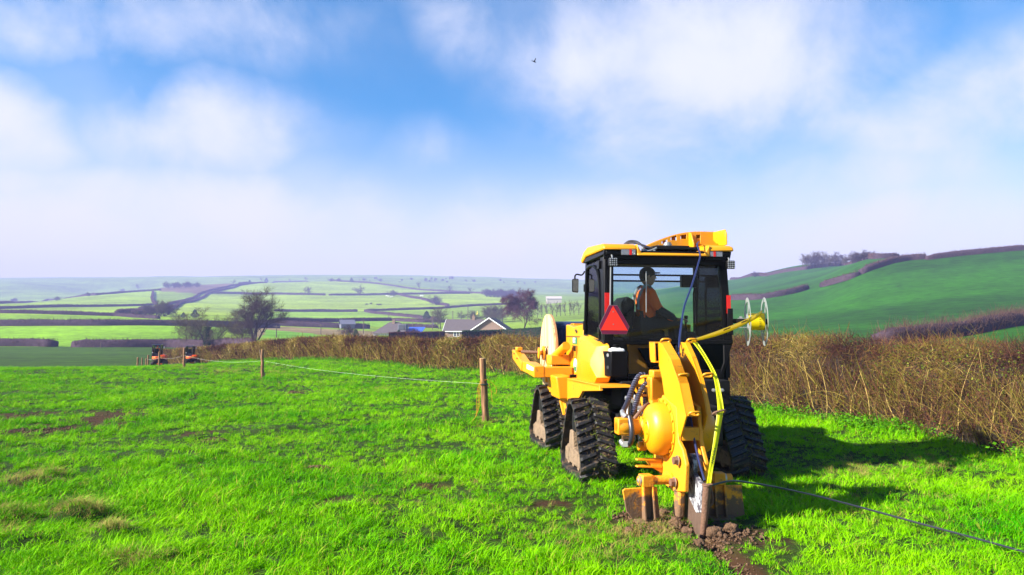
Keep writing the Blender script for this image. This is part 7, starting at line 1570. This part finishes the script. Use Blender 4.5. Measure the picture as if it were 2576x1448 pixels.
w = on_ground(440, 893, 100); e = empty('spoil_heap', w); tag(e, 'small dark heap of spoil in the field between the two excavators', 'heap'); mb = ellip((0, 0, 0), (1.7, 0.9, 0.55), 18, 10); me_ = mb.obj('heap', paint('dark_spoil', (0.04, 0.03, 0.022), 0.95, var=0.4, scale=5, bump=1, bscale=8), e, 0, 60)

# ------------------------------------------------------------------ broken soil round the slit
m_soil = paint('turned_soil', (0.115, 0.062, 0.032), 0.95, var=0.4, scale=22, bump=0.9, bscale=90, dirt=(0.21, 0.125, 0.07), dirt_amt=0.35, dirt_scale=30)
def clod_mesh(seed, rough=0.5):
    bm = bmesh.new(); bmesh.ops.create_icosphere(bm, subdivisions=3, radius=1.0)
    for v in bm.verts:
        n = v.co.normalized(); f = 1 + rough * mnoise.noise(n * 1.6 + Vector((seed * 3.1, 0, 0))) + rough * 0.7 * mnoise.noise(n * 4 + Vector((0, seed, 0))) + rough * 0.45 * mnoise.noise(n * 9 + Vector((0, seed, 7)))
        v.co = n * f; v.co.z *= 0.72
    me = bpy.data.meshes.new('clod'); bm.to_mesh(me); bm.free(); me.polygons.foreach_set('use_smooth', np.ones(len(me.polygons), bool)); me.materials.append(m_soil); return me
clods = [clod_mesh(k) for k in range(6)]
def clod(px, py, size, label, k):
    g = pix_ground(px, py); o = bpy.data.objects.new('soil_clod', clods[k % 6]); col.objects.link(o); o.location = (g[0], g[1], gz(*g) + size * 0.45); o.scale = (size,) * 3; o.rotation_euler = (0, 0, k * 1.3); tag(o, label, 'clod', 'clods of turned soil'); return o
clod(1800, 1342, 0.068, 'largest crumbly brown clod of soil right of the feed tube', 0); clod(1838, 1336, 0.060, 'second large clod of soil, right of the largest', 1); clod(1583, 1338, 0.040, 'small clod lying alone left below the left foot', 2)
clod(1757, 1362, 0.048, 'clod in front of the slit below the feed tube', 3); clod(1700, 1318, 0.056, 'clod pushed up at the left side of the blade', 4); clod(1668, 1290, 0.048, 'clod between the left foot and the blade', 5); clod(1730, 1338, 0.052, 'clod touching the foot of the blade', 1)
V_ = []; F_ = []; b0 = 0
def crumb(x, y, s):
    global b0
    z = gz(x, y); bm_v = [(1, 0, 0), (-1, 0, 0), (0, 1, 0), (0, -1, 0), (0, 0, 1), (0, 0, -1)]; q = rng.normal(size=3) * .25
    for v in bm_v: V_.append((x + (v[0] + q[0] + rng.normal() * .3) * s, y + (v[1] + rng.normal() * .3) * s, z + s * 0.4 + (v[2] * .8 + rng.normal() * .2) * s))
    for f in ((0, 2, 4), (2, 1, 4), (1, 3, 4), (3, 0, 4), (2, 0, 5), (1, 2, 5), (3, 1, 5), (0, 3, 5)): F_.append(tuple(b0 + i for i in f))
    b0 += 6
for _ in range(900):
    t = rng.uniform(0, 1); y = PLOW_TIP.y + 0.3 - t * 2.6; x = np.interp(y, [SLIT[2][1], SLIT[1][1], SLIT[0][1]], [SLIT[2][0], SLIT[1][0], SLIT[0][0]]) + rng.normal() * 0.06; crumb(x, y, rng.uniform(0.005, 0.017))
for _ in range(600):
    x = PLOW_TIP.x - 0.20 + rng.normal() * 0.20; y = PLOW_TIP.y + 0.32 + rng.normal() * 0.22; crumb(x, y, rng.uniform(0.005, 0.022))
for _ in range(260):
    x = PLOW_TIP.x + 0.22 + rng.normal() * 0.13; y = PLOW_TIP.y - 0.05 + rng.normal() * 0.16; crumb(x, y, rng.uniform(0.005, 0.024))
for (cx, cy, rx, ry) in MUD[:8]:
    for _ in range(160): crumb(cx + rng.normal() * rx * .6, cy + rng.normal() * ry * .6, rng.uniform(0.006, 0.02))
o = link('loose_soil', np_mesh('loose_soil', V_, [F_], False), m_soil); tag(o, 'brown crumbs of turned soil along the slit behind the plough', 'soil', kind='stuff')
# a bird high up
d = pix_dir(1344, 156).normalized(); bpos = Vector((0, 0, EYE)) + d * 70
brd = empty('bird', bpos, R(40)); tag(brd, 'small dark bird flying high against the blue sky', 'bird')
mb = MB(); mb.lathe([(-0.22, 0.005), (-0.1, 0.035), (0.05, 0.055), (0.16, 0.04), (0.22, 0.008)], (0, 0, 0), (1, 0, 0), 10); mb.add([(0.08, 0, .02), (-0.06, 0, .02), (-0.10, 0.28, 0.26), (-0.02, 0.30, 0.27)], [(0, 1, 2, 3)]); mb.add([(0.08, 0, .02), (-0.06, 0, .02), (-0.10, -0.26, 0.22), (-0.02, -0.28, 0.23)], [(3, 2, 1, 0)]); mb.add([(-0.2, -.03, 0), (-0.2, .03, 0), (-0.36, .06, 0), (-0.36, -.06, 0)], [(0, 1, 2, 3)])
mb.obj('body', m_dark, brd)
# ------------------------------------------------------------------ the hazy air
HZ = (-4200, 4200, -90, 1960, -14, 168)
hb = MB().box(*HZ).mesh('haze'); m_haze = bpy.data.materials.new('haze'); m_haze.use_nodes = True; N = m_haze.node_tree.nodes; L = m_haze.node_tree.links
for n in list(N): N.remove(n)
out = N.new('ShaderNodeOutputMaterial'); pv = N.new('ShaderNodeVolumePrincipled'); pv.inputs['Color'].default_value = (0.44, 0.47, 1.0, 1); pv.inputs['Density'].default_value = 0.00050; pv.inputs['Anisotropy'].default_value = 0.0
L.new(pv.outputs[0], out.inputs['Volume']); hz_o = link('haze', hb, m_haze); tag(hz_o, kind='stuff')
